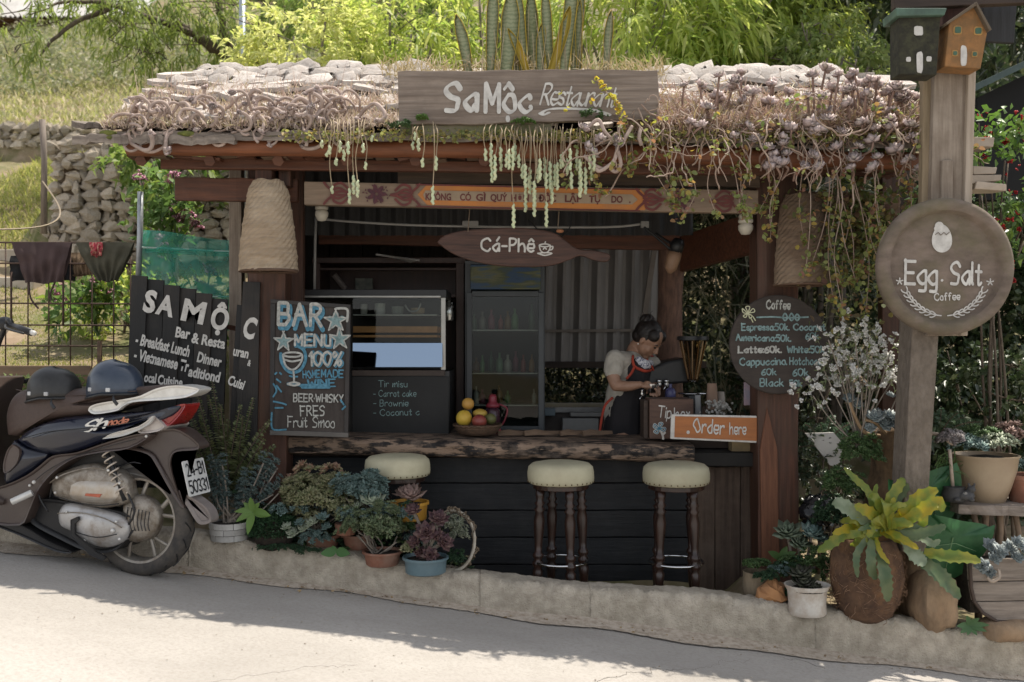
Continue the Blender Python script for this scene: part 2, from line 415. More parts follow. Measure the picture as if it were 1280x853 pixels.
roadm = mat('road_concrete', (.43, .40, .365), (.33, .305, .275), scale=1.3, stretch=(.5, 1, 1), detail=14, rough=.9, bump=.7, bscale=120, dirt=(.25, .225, .19), dscale=55, damt=.5, per_obj=0)
V = []; fs = []; rx = np.concatenate([np.linspace(-40, -4, 20), np.linspace(-3.9, 4, 160), np.linspace(4.2, 40, 20)])
ry = [-9, 0, 2, 3, 3.5, 4, 4.4, 4.8]
for x in rx:
 for k, y in enumerate(ry): V.append((x, y, roadz(x) + 0.004 * math.sin(x*1.7 + y*2.1)))
 V.append((x, kerby(x) + 0.03, roadz(x) + 0.004))
m_ = len(ry) + 1
fs = [(i*m_+j, (i+1)*m_+j, (i+1)*m_+j+1, i*m_+j+1) for i in range(len(rx)-1) for j in range(m_-1)]
link('road', mkmesh('road', [Vector(v) for v in V], fs, roadm, smooth=True), kind='structure')
for k, (x0, y0, dx) in enumerate(((-2.0, 3.3, .5), (.3, 4.1, .35), (1.5, 4.75, -.3), (-.9, 4.9, .2))):
 p = Vector((x0, y0, 0)); pts = []
 for i in range(60): p = p + Vector((dx * .04 + random.gauss(0, .008), .012 + random.gauss(0, .014), 0)); pts.append(Vector((p.x, p.y, roadz(p.x) + 0.004 * math.sin(p.x*1.7 + p.y*2.1)))) if p.y < 4.98 else None
 mb = MB(); mb.tube(pts, [.0013 * (1 - i / len(pts)) + .0004 for i in range(len(pts))], 5); mb.build('road_crack', mat('crack', (.12, .105, .09)), kind='structure')
# sandy strip of dust lying in the gutter
sand = mat('gutter_dust', (.50, .43, .35), (.40, .33, .26), scale=30, rough=1, bump=.6, bscale=120, dirt=(.2, .15, .1), dscale=30, damt=.5, per_obj=0)
V = []; xs2 = np.linspace(-4, 4, 400)
rg = random.Random(3)
for i, x in enumerate(xs2):
 y0 = kerby(x) - 0.10 - 0.05 * math.sin(x * 1.9) - 0.02 * math.sin(x * 9) - rg.uniform(0, .012)
 z = roadz(x)
 V += [(x, y0, z + .0085), (x, (y0 + kerby(x)) / 2, z + .0125), (x, kerby(x) + .05, z + .032)]
link('gutter_dust', mkmesh('gutter_dust', [Vector(v) for v in V], [(i*3+j, i*3+3+j, i*3+4+j, i*3+1+j) for i in range(399) for j in (0, 1)], sand, smooth=True), kind='structure')
# kerb
kerbm = mat('kerb_concrete', (.50, .44, .355), (.33, .285, .225), scale=16, detail=14, rough=.95, bump=1, bscale=110, dirt=(.17, .15, .10), dscale=3, damt=.5, per_obj=.04)
kerb = tag(thing('kerb', (0, 5.1, 0), None, None), kind='structure')
def kerb_block(pa, pb):
 a = P(pa, 427, kyp(pa)).x; b = P(pb, 427, kyp(pb)).x; n = max(8, int((b - a) / .014)); mb = MB(); ring = []
 from mathutils import noise as NZ
 for i in range(n + 1):
  x = a + .0004 + (b - a - .0008) * i / n; y = kerby(x); z0 = roadz(x) - .05; z1 = kerbtop(x); H = z1 - z0
  prof = [(0.0, 0), (-.004, .25), (-.002, .5), (0, .7), (.002, .86), (.014, .95), (.034, 1.0), (.075, 1.01), (.12, 1.0), (.165, 1.0), (.19, .96), (.20, .6)]
  e = .6 if i in (0, n) else 1
  for k, (dy, t) in enumerate(prof):
   p = Vector((x, y + dy, z0 + H * t)); nz = NZ.noise(p * 9) * .010 + NZ.noise(p * 33) * .010 + NZ.noise(p * 80) * .006
   q = 1 if 3 < k < 8 else .55
   mb.v.append((p.x, p.y + (-nz * q) + (0.003 if e < 1 and k < 9 else 0), p.z + nz * q * (1.3 if k > 3 else .2)))
 K = 12
 for i in range(n):
  for k in range(K - 1): mb.f.append((i*K+k, (i+1)*K+k, (i+1)*K+k+1, i*K+k+1))
 mb.f.append(tuple(range(K))[::-1]); mb.f.append(tuple(n*K+k for k in range(K)))
 mb.build('kerb_block', kerbm, kerb, smooth=True)
for a, b in ((-400, 236), (236, 600), (600, 738), (738, 1020), (1020, 1330), (1330, 1700)): kerb_block(a, b)
# grit along the gutter
mg = []
C = []
for i in range(420):
 x = rnd(-3, 3); C.append((x, kerby(x) - abs(random.gauss(0, .09)) - .01, roadz(x) + .008))
for i in range(90):
 x = rnd(-2.6, 2.6); C.append((x, rnd(3.6, 5.0), roadz(x) + .005))
C = np.array(C); s = RG.uniform(.002, .006, (len(C), 1, 1)); oct_ = np.array([(1,0,0),(0,1,0),(-1,0,0),(0,-1,0),(0,0,.7),(0,0,-.4)])
V = (C[:, None] + oct_[None] * s * RG.uniform(.6, 1.3, (len(C), 6, 1))).reshape(-1, 3)
of = np.array([(0,1,4),(1,2,4),(2,3,4),(3,0,4),(1,0,5),(2,1,5),(3,2,5),(0,3,5)])
link('gutter_grit', mkmesh('gutter_grit', V, (of[None] + (np.arange(len(C)) * 6)[:, None, None]).reshape(-1, 3), mat('grit', (.22, .18, .14), (.4, .36, .3), scale=3, bump=0)), kind='stuff', label='small grit and dry debris along the gutter and on the road')
C = np.array([(x, kerby(x) - abs(random.gauss(0, .07)) - .01, roadz(x) + .014) for x in [rnd(-2.9, 2.7) for _ in range(150)]])
leaves('leaf_litter', [leaf_arrays(C, RG.normal(size=(150, 3)) * np.array([1, 1, .1]), RG.uniform(.01, .035, 150), .012, -.1, 'leaf')], leafmat('litter', [(.2, .13, .07), (.34, .24, .12), (.12, .08, .05)], .1), off=Vector((0, 5, 0)), label='dry fallen leaves scattered along the gutter', kind='stuff')
# ================================================================ dry stone walls
stonem = mat('field_stone', (.52, .44, .34), (.34, .28, .21), scale=9, rough=.95, bump=.9, bscale=30, dirt=(.46, .43, .38), dscale=4, damt=.7, per_obj=.3)
_st = []
def stone_meshes():
 if _st: return _st
 for k in range(8):
  rg = random.Random(k); mb = MB(); mb.sphere((0, 0, 0), (1, 1, 1), 7, 5)
  vs = []
  for v in mb.v:
   v = Vector(v); q = max(abs(v.x), abs(v.y), abs(v.z)); v = v * (0.45 + .55 / max(q, .5) * .72)
   vs.append(v + Vector((rg.uniform(-.13, .13),) * 3) * rg.uniform(.4, 1) + Vector((rg.uniform(-.2, .2), rg.uniform(-.2, .2), rg.uniform(-.2, .2))))
  # weld poles
  me = mkmesh('stone', vs, mb.f, stonem); _st.append(me)
 return _st
def stone_wall(label, p0, p1, h, row, thick=.35, z0f=None, group=None, mx=290):
 p0 = Vector(p0); p1 = Vector(p1); d = p1 - p0; L = Vector((d.x, d.y)).length; d2 = Vector((d.x, d.y, 0)).normalized(); nn = Vector((d2.y, -d2.x, 0))
 t = thing('stone_wall', p0, label, 'stone wall', group); ang = math.atan2(d2.y, d2.x)
 core = MB(); k = 12; vs = []
 for i in range(k + 1):
  b = p0 + d * i / k; q = b - p0
  for (o, z) in ((-.06, -.4), (-.10, h * .93), (-thick - .1, h * .93), (-thick - .1, -.4)): vs.append(b + nn * o + Vector((0, 0, z)))
 fs = [(i*4+j, (i+1)*4+j, (i+1)*4+(j+1) % 4, i*4+(j+1) % 4) for i in range(k) for j in range(4)] + [(0, 1, 2, 3), (k*4+3, k*4+2, k*4+1, k*4)]
 core.add(vs, fs); core.build('wall_core', mat('wall_earth', (.20, .15, .10), scale=20, rough=1), t)
 rows = int(h / row); cnt = 0; ms = stone_meshes()
 for r in range(rows + 1):
  s = -rnd(0, row)
  while s < L and cnt < mx:
   w_ = row * rnd(.6, 2.3); hh = row * rnd(.8, 1.5); c = p0 + d * ((s + w_/2) / L) + nn * rnd(-.05, .015) + Vector((0, 0, (r + .5) * row + rnd(-.02, .02)))
   o = link('stone', random.choice(ms), t, c - p0, (rnd(-.25, .25), rnd(-.3, .3), ang + rnd(-.2, .2)))
   o.scale = (w_ * .6, row * rnd(.6, .9), hh * .6); s += w_ * .96; cnt += 1
 return t
stone_wall('long tan dry stone retaining wall behind the clothes fence', (P(62, 330, 9.6).x, 9.68, 2.15), (P(345, 330, 9.6).x, 9.68, 2.2), 1.18, .1, mx=295)
stone_wall('grey dry stone wall higher up the slope behind the thin wooden post', (P(-30, 200, 13).x, 13.1, 3.62), (P(133, 200, 13).x, 13.1, 3.55), .62, .11)
# pale slab path at far left
mb = MB(); a = P(-20, 300, 9.0)
for i, (x0, x1, y0, y1) in enumerate(((-20, 42, 8.9, 9.6), (-20, 36, 9.65, 10.3))):
 xa = P(x0, 0, y0).x; xb = P(x1, 0, y0).x; mb = MB(); mb.b2(xa, xb, y0, y1, hill(-4.9, y0) - .06, hill(-4.9, y0) + .12, jit=.02)
 mb.build('stone_step', mat('slab', (.48, .42, .34), (.38, .33, .27), scale=6, bump=.6, rough=.9), bevel=.01, kind='structure')
# ================================================================ grass
def grass(name, n, fx, h, cols, label, wd=.006):
 C = []
 for i in range(n):
  q = fx()
  if q: C.append(q)
 C = np.array(C); D = np.stack([RG.normal(0, .4, len(C)), RG.normal(0, .4, len(C)), np.ones(len(C))], 1)
 s = 1 if len(C) == 0 else RG.uniform(.5, 1.5, len(C)) * h
 s = s * (np.maximum(C[:, 1] / 9, .8))
 V, f = leaf_arrays(C, D, s, wd * np.maximum(C[:, 1] / 7, 1), .35, 'blade')
 leaves(name, [(V, f)], leafmat(name + '_mat', [tuple(q * 1.15 for q in c) for c in cols], .5), off=Vector((0, 8, 0)), label=label, kind='stuff')
from mathutils import noise as NZ
def patch(x, y, f=.8, t=0): return NZ.noise(Vector((x * f, y * f, 3.1))) > t
def f1():
 y = rnd(6.2, 9.6); x = -rnd(.27, .56) * y
 if patch(x, y, 1.3, -.05): return (x, y, hill(x, y) - .01)
grass('terrace_grass', 22000, f1, .05, [(.17, .2, .05), (.30, .28, .10), (.12, .17, .04), (.34, .28, .15)], 'short patchy grass on the terrace behind the mesh fence')
def f2():
 y = rnd(9.8, 13); x = -rnd(.25, .6) * y
 if NZ.noise(Vector((x, y, 0))) > -.3: return (x, y, hill(x, y) - .02)
grass('bank_grass', 22000, f2, .12, [(.24, .26, .07), (.34, .32, .12), (.16, .2, .05), (.4, .34, .2)], 'yellow green grass on the bank above the dry stone wall', wd=.009)
def f3():
 y = rnd(13.3, 30); x = -rnd(.12, .62) * y
 return (x, y, hill(x, y) - .03)
grass('hillside_grass', 50000, f3, .11, [(.24, .26, .09), (.32, .31, .14), (.2, .22, .08), (.40, .35, .22), (.42, .37, .29)], 'tall dry and green grass covering the sunlit hillside', wd=.012)
# far slope scrub : one mass
def scrub(name, x0, x1, y0, y1, n, L, cols, label, hgt=1.5, fr=.4):
 xx = RG.uniform(x0, x1, n); yy = RG.uniform(y0, y1, n); xx = xx * yy
 C = np.array([(a, b, hill(a, b) + max(0, NZ.noise(Vector((a * fr, b * fr, 5))) * .6 + .45) * hgt * random.random() ** .5) for a, b in zip(xx, yy)])
 D = RG.normal(size=(n, 3)); D[:, 2] += .3
 V, f = leaf_arrays(C, D, RG.uniform(.6, 1.3, n) * L, L * .35, .3, 'leaf')
 leaves(name, [(V, f)], leafmat(name + '_mat', cols, .3), off=Vector((0, y0, 0)), label=label, kind='stuff')
scrub('low_scrub', -.66, -.1, 16, 27, 26000, .13, [(.12, .16, .07), (.30, .29, .18), (.22, .25, .09), (.42, .38, .3)], 'low grey green scrub dotted over the hillside below the farmhouse', .8, 1.1)
scrub('hill_scrub', -.62, .12, 33, 52, 50000, .3, [(.10, .14, .04), (.2, .22, .07), (.28, .27, .12), (.06, .09, .03)], 'distant mixed green and dry scrub on the upper hillside', 2.2)
scrub('dark_forest', .12, .75, 10, 40, 80000, .2, [(.025, .04, .018), (.05, .07, .03), (.035, .05, .025), (.09, .1, .05)], 'dark shaded woodland covering the slope at the right', 3.0)  # shade of the wood is put into its dark leaf colours
# thin weathered post in front of the upper wall + clothes line
mb = MB(); a = P(55, 250, 8.8); b = P(53, 150, 8.8); mb.tube([a - Vector((0, 0, .3)), a.lerp(b, .5) + Vector((.01, 0, 0)), b], [.03, .026, .028], 7)
mb.build('wooden_post', mat('grey_wood', (.26, .21, .17), (.14, .11, .09), scale=8, stretch=(6, 6, .6), bump=.6), smooth=True, label='thin weathered wooden post below the grey stone wall', cat='post')
mb = MB(); mb.tube(smooth_path([P(52, 225, 8.8), P(75, 262, 8.2), P(60, 281, 7.4), P(0, 287, 6.6), P(-40, 280, 6.4)], 5), .006, 5)
mb.build('rope', plain('rope_mat', (.35, .28, .2)), label='slack rope running down from the thin weathered post', cat='rope')
# ================================================================ far farmhouse
Yh = 28
hs = thing('farmhouse', P(60, 60, Yh), 'distant farmhouse with corrugated grey roof and brown board walls', 'house')
wb = mat('house_boards', (.30, .17, .09), (.20, .11, .06), scale=4, stretch=(1, 1, 5), bump=.3, per_obj=.15)
x0 = P(-60, 0, Yh).x; x1 = P(148, 0, Yh).x; zb = P(0, 66, Yh).z; zt = P(0, 18, Yh).z
mb = MB(); mb.b2(x0, x1 - .1, Yh + .05, Yh + 3.5, zb - 1, zt); mb.build('wall', wb, hs)
for i in range(9):
 z = zb - .1 + (zt - zb) * i / 9; mb = MB(); mb.b2(x0, x1, Yh - .03, Yh + .04, z + .01, z + (zt - zb) / 9 - .015); mb.build('board', wb, hs)
for px in (101, 137, 140.5):
 mb = MB(); mb.tube([P(px, 64, Yh - .5), P(px, 16, Yh - .5)], .045, 6); mb.build('porch_post', plain('pale_post', (.6, .57, .5)), hs)
mb = MB(); n = 90
vs = []; fs = []
for i in range(n + 1):
 x = x0 - .3 + (x1 + 1.2 - x0) * i / n; dz = .06 * (i % 2)
 vs += [(x, Yh - 1.2, P(0, 22, Yh - 1.2).z + dz), (x, Yh + 2.4, P(0, -22, Yh + 2.4).z + dz)]
 if i: fs.append((2*i-2, 2*i, 2*i+1, 2*i-1))
mb.add([Vector(v) for v in vs], fs); r = mb.build('roof', mat('roof_sheet', (.3, .29, .28), (.2, .19, .18), scale=2, metal=.0, rough=.6, bump=0), hs)
sm = r.modifiers.new('solid', 'SOLIDIFY'); sm.thickness = .02
# tall silver pole
mb = MB(); mb.tube([P(303, 150, 9.2) - Vector((0, 0, 1.5)), P(303, -60, 9.2)], S(4.2, 9.2), 12)
mb.build('metal_pole', plain('galvanised', (.42, .47, .5), rough=.35, metal=.6), smooth=True, label='tall silver metal pole rising behind the left end of the roof', cat='pole')
random.seed(21)
barkm = mat('bark', (.15, .115, .085), (.07, .055, .04), scale=14, stretch=(3, 3, 1), rough=.95, bump=.9)
barkg = mat('bark_grey', (.27, .23, .19), (.14, .12, .10), scale=14, stretch=(3, 3, 1), rough=.95, bump=.9)
def blob_pts(c, r, n, shell=.45):
 u = RG.normal(size=(n, 3)); u = nrm(u); k = (shell + (1 - shell) * RG.random((n, 1)) ** .6)
 # lumpy radius
 ang = np.arctan2(u[:, 1], u[:, 0]); lump = 1 + .22 * np.sin(ang * 3 + u[:, 2] * 4 + c[0] * 7) + .14 * np.sin(ang * 7 + u[:, 2] * 9)
 return np.array(c)[None] + u * k * np.array(r)[None] * lump[:, None]
def crown(blobs, L, W, shape='leaf', droop=.3, up=.1, clump=14, hang=0):
 parts = []
 for (c, r, n) in blobs:
  nc = max(3, n // clump); cc = blob_pts(c, r, nc)
  tw = nrm(cc - np.array(c)[None] + RG.normal(0, .25, cc.shape)); tw[:, 2] += up - hang; tw = nrm(tw)
  Cs = np.repeat(cc, clump, 0); Tw = np.repeat(tw, clump, 0); t = np.tile(np.linspace(0, 1, clump), nc)[:, None]
  Cs = Cs + Tw * t * L * 2.2 + RG.normal(0, L * .12, Cs.shape)
  D = nrm(Tw * .7 + RG.normal(0, .6, Cs.shape)); D[:, 2] -= hang * .6
  parts.append(leaf_arrays(Cs, D, RG.uniform(.65, 1.25, len(Cs)) * L, RG.uniform(.8, 1.2, len(Cs)) * W, droop, shape))
 return parts
def tree(name, label, base, limbs, blobs, L, W, mat_, shape='leaf', droop=.3, group=None, bark=None, clump=14, hang=0, cat='tree', twigs=0):
 t = thing(name, base, label, cat, group)
 mb = MB()
 for pts, r0, r1 in limbs:
  q = smooth_path(pts, 5); k = len(q); mb.tube([p + rv(r0 * .12) for p in q], [r0 + (r1 - r0) * i / (k - 1) for i in range(k)], 7)
 for i in range(twigs):
  c, r, n = random.choice(blobs); a = Vector(c) + Vector([random.gauss(0, .35) * v for v in r]); b = Vector(blob_pts(c, r, 1, .9)[0])
  mb.tube(smooth_path([a, a.lerp(b, .5) + rv(.04), b], 3), [.012, .008, .005, .004, .004, .003, .003][:7] if False else .006, 4)
 mb.build('trunk', bark or barkm, t, smooth=True)
 leaves('crown', crown(blobs, L, W, shape, droop, clump=clump, hang=hang), mat_, t)
 return t
yg = leafmat('yellow_green', [(.38, .46, .11), (.52, .56, .17), (.24, .34, .08), (.6, .6, .24)], .55)
mg_ = leafmat('mid_green', [(.15, .23, .06), (.24, .31, .09), (.09, .15, .04), (.32, .37, .12)], .45)
bg_ = leafmat('bright_lime', [(.55, .56, .2), (.6, .6, .28), (.4, .46, .13)], .5)
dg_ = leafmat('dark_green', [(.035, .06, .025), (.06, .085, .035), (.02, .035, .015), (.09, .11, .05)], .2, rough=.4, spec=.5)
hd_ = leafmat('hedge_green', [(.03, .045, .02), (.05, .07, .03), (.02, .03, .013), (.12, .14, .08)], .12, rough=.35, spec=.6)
# peach tree top left with hanging narrow leaves
B = P(285, 110, 12.5)
def q(px, py, Y): return P(px, py, Y)
tree('peach_tree', 'spreading tree with dark curved branches over the hillside at the left', Vector((B.x, 12.5, hill(B.x, 12.5))),
  [([Vector((B.x, 12.5, hill(B.x, 12.5) - .2)), q(292, 85, 12.5), q(262, 58, 12.3), q(238, 40, 12.2), q(215, 20, 12)], .11, .03),
  ([q(292, 95, 12.5), q(284, 55, 12.4), q(276, 20, 12.3), q(265, -20, 12.2)], .07, .03),
  ([q(300, 95, 12.5), q(312, 45, 12.5), q(345, 5, 12.4), q(360, -30, 12.4)], .06, .02),
  ([q(240, 42, 12.2), q(185, 22, 11.8), q(145, 8, 11.5), q(95, 2, 11.2), q(60, 8, 11)], .045, .012),
  ([q(140, 10, 11.5), q(95, 28, 11.3), q(62, 55, 11.2), q(50, 70, 11.1)], .035, .01),
  ([q(300, 90, 12.5), q(330, 60, 12.5), q(372, 30, 12.4), q(425, 12, 12.2)], .045, .012)],
  [(q(210, 14, 12), (.9, .6, .26), 1000), (q(130, 8, 11.4), (.7, .5, .2), 560), (q(20, 14, 11), (.5, .5, .28), 420),
  (q(165, 50, 11.6), (.35, .3, .35), 420), (q(190, 72, 11.8), (.22, .2, .28), 220), (q(250, 50, 12), (.42, .4, .4), 420), (q(330, 20, 12.4), (.8, .6, .35), 800), (q(15, 60, 11), (.22, .2, .2), 120),
  (q(230, -34, 12), (2.2, .8, .4), 700), (q(420, 5, 12.2), (.6, .5, .3), 900)],
  .12, .02, leafmat('peach_leaf', [(.16, .22, .05), (.27, .32, .09), (.10, .15, .04), (.36, .4, .14)], .5), 'long', .5, hang=.5, twigs=90)
# bright bush behind the left of the roof
def bush(name, label, px, py, Y, rx, rz, n, L, W, m, shape='leaf', grp=None, droop=.3, hang=0, clump=14, sub=5, cat='bush', ry=.6):
 c = P(px, py, Y); g = hill(c.x, Y); bl = [((c.x, Y, c.z), (rx, ry, rz), n // 2)]
 for i in range(sub):
  a = rnd(0, 6.28); k = rnd(.55, .95); bl.append(((c.x + math.cos(a) * rx * k, Y + rnd(-.3, .3) * ry, c.z + math.sin(a) * rz * k), (rx * rnd(.25, .45), ry * .5, rz * rnd(.25, .45)), n // (2 * sub)))
 limbs = [([Vector((c.x + rnd(-.1, .1), Y, g - .1)), Vector((c.x + rnd(-.3, .3) * rx, Y + rnd(-.1, .1), (g + c.z) / 2)), Vector((c.x + rnd(-.8, .8) * rx, Y + rnd(-.3, .3), c.z + rnd(-.2, .8) * rz))], .035 if Y > 8 else .012, .01 if Y > 8 else .004) for _ in range(6)]
 return tree(name, label, Vector((c.x, Y, g)), limbs, bl, L, W, m, shape, droop, grp, barkg if Y > 8 else barkm, clump, hang, cat, twigs=30 if Y > 8 else 8)
bush('bush', 'bright lime leafy bush just behind the left half of the roof', 392, 68, 9.0, .72, .38, 4200, .075, .03, bg_)
bush('bush', 'narrow-leaved green shrub between the lime bush and the tall succulent leaves', 505, 50, 9.4, .62, .55, 3600, .12, .024, yg, 'long', droop=.5)
bush('bush', 'loose yellow green shrub directly behind the tall striped succulent', 610, 30, 9.8, .6, .6, 3000, .12, .024, yg, 'long', droop=.5)
bush('bush', 'large drooping bamboo-like shrub above the right half of the name board', 800, 45, 8.8, .85, .62, 5600, .15, .026, yg, 'long', droop=.6, hang=.2)
bush('bush', 'drooping bamboo-like shrub right of the largest one, behind the vine-covered roof', 925, 40, 9.3, .75, .55, 4400, .15, .026, leafmat('yg2', [(.38, .46, .11), (.5, .56, .17), (.24, .34, .08)], .55), 'long', droop=.6, hang=.2)
bush('bush', 'low light green bush behind the right end of the roof', 1035, 82, 8.6, .5, .3, 2600, .07, .03, leafmat('yg3', [(.2, .27, .08), (.32, .36, .14), (.12, .18, .05)], .45))
bush('bush', 'arching shrub with long leaves at the dark wood edge', 985, 30, 9.9, .5, .5, 2400, .16, .026, yg, 'long', droop=.6)
bush('bush', 'dim mid green bush high behind the silver pole', 455, 8, 11.5, 1.1, .6, 3000, .12, .03, mg_, 'long', droop=.4)
# hedge close behind the hut (seen through the windows)
def hedge(px0, px1, py0, py1, Y, n, m, label, L=.05, W=.03):
 t0 = P(px0, py1, Y); t1 = P(px1, py0, Y); t = thing('hedge', ((t0.x + t1.x) / 2, Y, hill((t0.x+t1.x)/2, Y)), label, 'hedge')
 C = np.stack([RG.uniform(t0.x, t1.x, n), Y + RG.normal(0, .14, n), RG.uniform(min(t0.z, hill(0, Y)), t1.z, n) + RG.normal(0, .03, n)], 1)
 D = RG.normal(size=(n, 3)); D[:, 1] -= .5
 V, f = leaf_arrays(C, D, RG.uniform(.7, 1.3, n) * L, W, .2, 'leaf')
 leaves('foliage', [(V, f)], m, t)
 mb = MB()
 for i in range(int(abs(t1.x - t0.x) / .15)):
  x = rnd(t0.x, t1.x); mb.tube([(x, Y + .1, hill(x, Y) - .1), (x + rnd(-.1, .1), Y + .1, t1.z - .1)], .01, 5)
 mb.build('stem', barkm, t)
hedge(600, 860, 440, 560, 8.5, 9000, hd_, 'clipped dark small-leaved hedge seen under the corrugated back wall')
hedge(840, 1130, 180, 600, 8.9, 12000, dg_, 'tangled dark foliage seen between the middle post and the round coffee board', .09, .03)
# long dry stems in that dark opening
t = thing('reed_clump', P(900, 440, 8.5), 'pale dry reed stems and strap leaves in the dark opening behind the counter', 'reeds')
V = []
C = np.stack([RG.uniform(P(845, 0, 8.4).x, P(1130, 0, 8.4).x, 420), RG.uniform(8.2, 8.6, 420), RG.uniform(1.0, 2.9, 420)], 1)
D = np.stack([RG.normal(0, .5, 420), RG.normal(0, .2, 420), RG.normal(.1, .8, 420)], 1)
leaves('stalk', [leaf_arrays(C, D, RG.uniform(.25, .6, 420), .014, .5, 'long')], leafmat('reed', [(.10, .12, .06), (.2, .2, .13), (.32, .3, .22)], .2, rough=.35), t)
# evergreen tree added at the right to shade the foliage behind
B = Vector((5.6, 8.6, 0))
tree('shade_tree', 'dark overhanging evergreen tree at the right behind the sign post', B,
  [([B, Vector((5.5, 8.5, 2)), Vector((4.9, 8.2, 4.4)), Vector((3.6, 9.2, 5.3))], .16, .05), ([Vector((5.3, 8.4, 3.4)), Vector((4.0, 8.2, 4.4)), Vector((2.2, 9.3, 5.4))], .08, .02)],
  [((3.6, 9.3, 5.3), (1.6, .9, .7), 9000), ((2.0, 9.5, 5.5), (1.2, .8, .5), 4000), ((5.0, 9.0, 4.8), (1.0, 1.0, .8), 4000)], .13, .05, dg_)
# wall of dark leaves behind the side yard, right
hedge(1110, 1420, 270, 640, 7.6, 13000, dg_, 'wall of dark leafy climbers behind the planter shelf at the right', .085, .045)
random.seed(31)
redwood = mat('red_wood', (.125, .046, .023), (.06, .024, .014), scale=5, stretch=(.5, 9, 9), rough=.6, bump=.35, dirt=(.10, .045, .025), dscale=3, damt=.6)
redwoodv = mat('red_wood_upright', (.105, .044, .026), (.042, .02, .013), scale=5, stretch=(9, 9, .5), rough=.65, bump=.45, dirt=(.07, .04, .025), dscale=2.2, damt=.8)
tanwood = mat('tan_wood', (.17, .11, .07), (.10, .065, .042), scale=4, stretch=(.5, 8, 8), rough=.75, bump=.4, dirt=(.12, .075, .05), dscale=4, damt=.5)
greywood = mat('weathered_wood', (.28, .235, .195), (.14, .115, .095), scale=5, stretch=(.6, 8, 8), rough=.9, bump=.6, dirt=(.11, .085, .07), dscale=2.5, damt=.7)
greywoodv = mat('weathered_wood_upright', (.33, .275, .22), (.19, .15, .115), scale=5, stretch=(8, 8, .5), rough=.9, bump=.6, dirt=(.12, .085, .06), dscale=2.5, damt=.6)
darkwood = mat('dark_wood', (.055, .035, .025), (.03, .02, .015), scale=6, stretch=(.6, 6, 6), rough=.7, bump=.3)
blackm = mat('black_boards', (.010, .011, .013), (.006, .007, .009), scale=5, stretch=(.6, 6, 6), rough=.62, bump=.5, dirt=(.03, .03, .03), dscale=7, damt=.5)
shakem = mat('roof_shake', (.56, .50, .45), (.40, .345, .30), scale=6, stretch=(6, 1, 1), rough=.95, bump=.9, dirt=(.68, .64, .60), dscale=2.5, damt=.7, per_obj=.2)
moss = mat('moss', (.16, .17, .04), (.08, .09, .025), scale=40, rough=1, bump=1)
corr = mat('corrugated_dark', (.15, .14, .135), (.10, .095, .09), scale=3, stretch=(1, 1, .4), rough=.45, metal=.35, bump=.1)
hut = thing('cafe_hut', (0, 5.95, 0), 'rustic roadside cafe hut with black plank bar front and plant covered shake roof', 'cafe hut')
# ---- upright posts
def hpost(a, b, wx, dy, m=redwoodv, name='post', lab=None):
 a = Vector(a); b = Vector(b); mb = MB(); vs = []
 k = 14
 for i in range(k + 1):
  c = a.lerp(b, i / k); e = [rnd(-.004, .004) for _ in range(8)]
  for j, (sx, sy) in enumerate(((-1,-1),(-.55,-1.12),(.55,-1.1),(1,-1),(1,1),(-1,1))):
   vs.append(c + Vector((sx*wx/2 + e[j], sy*dy/2 + e[(j+3) % 8], 0)))
 n = 6; fs = [(i*n+j, i*n+(j+1)%n, (i+1)*n+(j+1)%n, (i+1)*n+j) for i in range(k) for j in range(n)] + [(5,4,3,2,1,0), tuple(k*n+j for j in range(n))]
 mb.add(vs, fs); return mb.build(name, m, hut, bevel=.006, label=lab)
Yp = 5.78
hpost((P(339, 0, Yp).x, Yp, soil(-1.4) - .1), (P(338, 195, Yp).x, Yp, P(0, 192, Yp).z), S(46, Yp), .17)
hpost((P(968, 0, Yp).x, Yp, soil(1.5) - .1), (P(966, 200, Yp).x, Yp, P(0, 205, Yp).z), S(50, Yp), .19, lab='thick split log post standing right of the order sign')
# pale split in the right post (lighter sapwood strip)
mb = MB(); x0 = P(952, 0, Yp - .11).x; mb.prism([(x0, P(0, 702, Yp).z), (x0 + .1, P(0, 700, Yp).z), (x0 + .09, P(0, 560, Yp).z), (x0 + .03, P(0, 508, Yp).z), (x0 - .01, P(0, 560, Yp).z)], Yp - .118, Yp - .09)
mb.build('split_face', mat('sapwood', (.2, .085, .045), (.12, .05, .028), scale=6, stretch=(8, 8, .6), bump=.5), hut, bevel=.004)
Ym = 7.0
mb = MB(); c0 = P(838, 0, Ym)
mb.tube([(c0.x + .01*math.sin(i), Ym, .0 + i * .28) for i in range(10)], [S(16, Ym) + rnd(-.006, .006) for _ in range(10)], 12)
mb.build('log_post', mat('log', (.17, .095, .065), (.08, .045, .034), scale=9, stretch=(4, 4, 1), rough=.85, bump=.9), hut, smooth=True)
for (px0, px1, Y, py0, py1) in ((288, 304, 6.15, 210, 560), (366, 380, 6.1, 190, 560), (1100, 1122, 6.6, 180, 640), (958, 975, 7.6, 240, 640)):
 mb = MB(); mb.b2(P(px0, 0, Y).x, P(px1, 0, Y).x, Y - .04, Y + .04, P(0, py1, Y).z, P(0, py0, Y).z, .004); mb.build('stud', redwoodv if px0 > 300 else greywoodv, hut, bevel=.004)
# narrow dark frame behind right post pair
mb = MB(); mb.b2(P(1122, 0, 6.7).x, P(1134, 0, 6.7).x, 6.66, 6.74, -.3, 2.6); mb.build('stud', darkwood, hut)
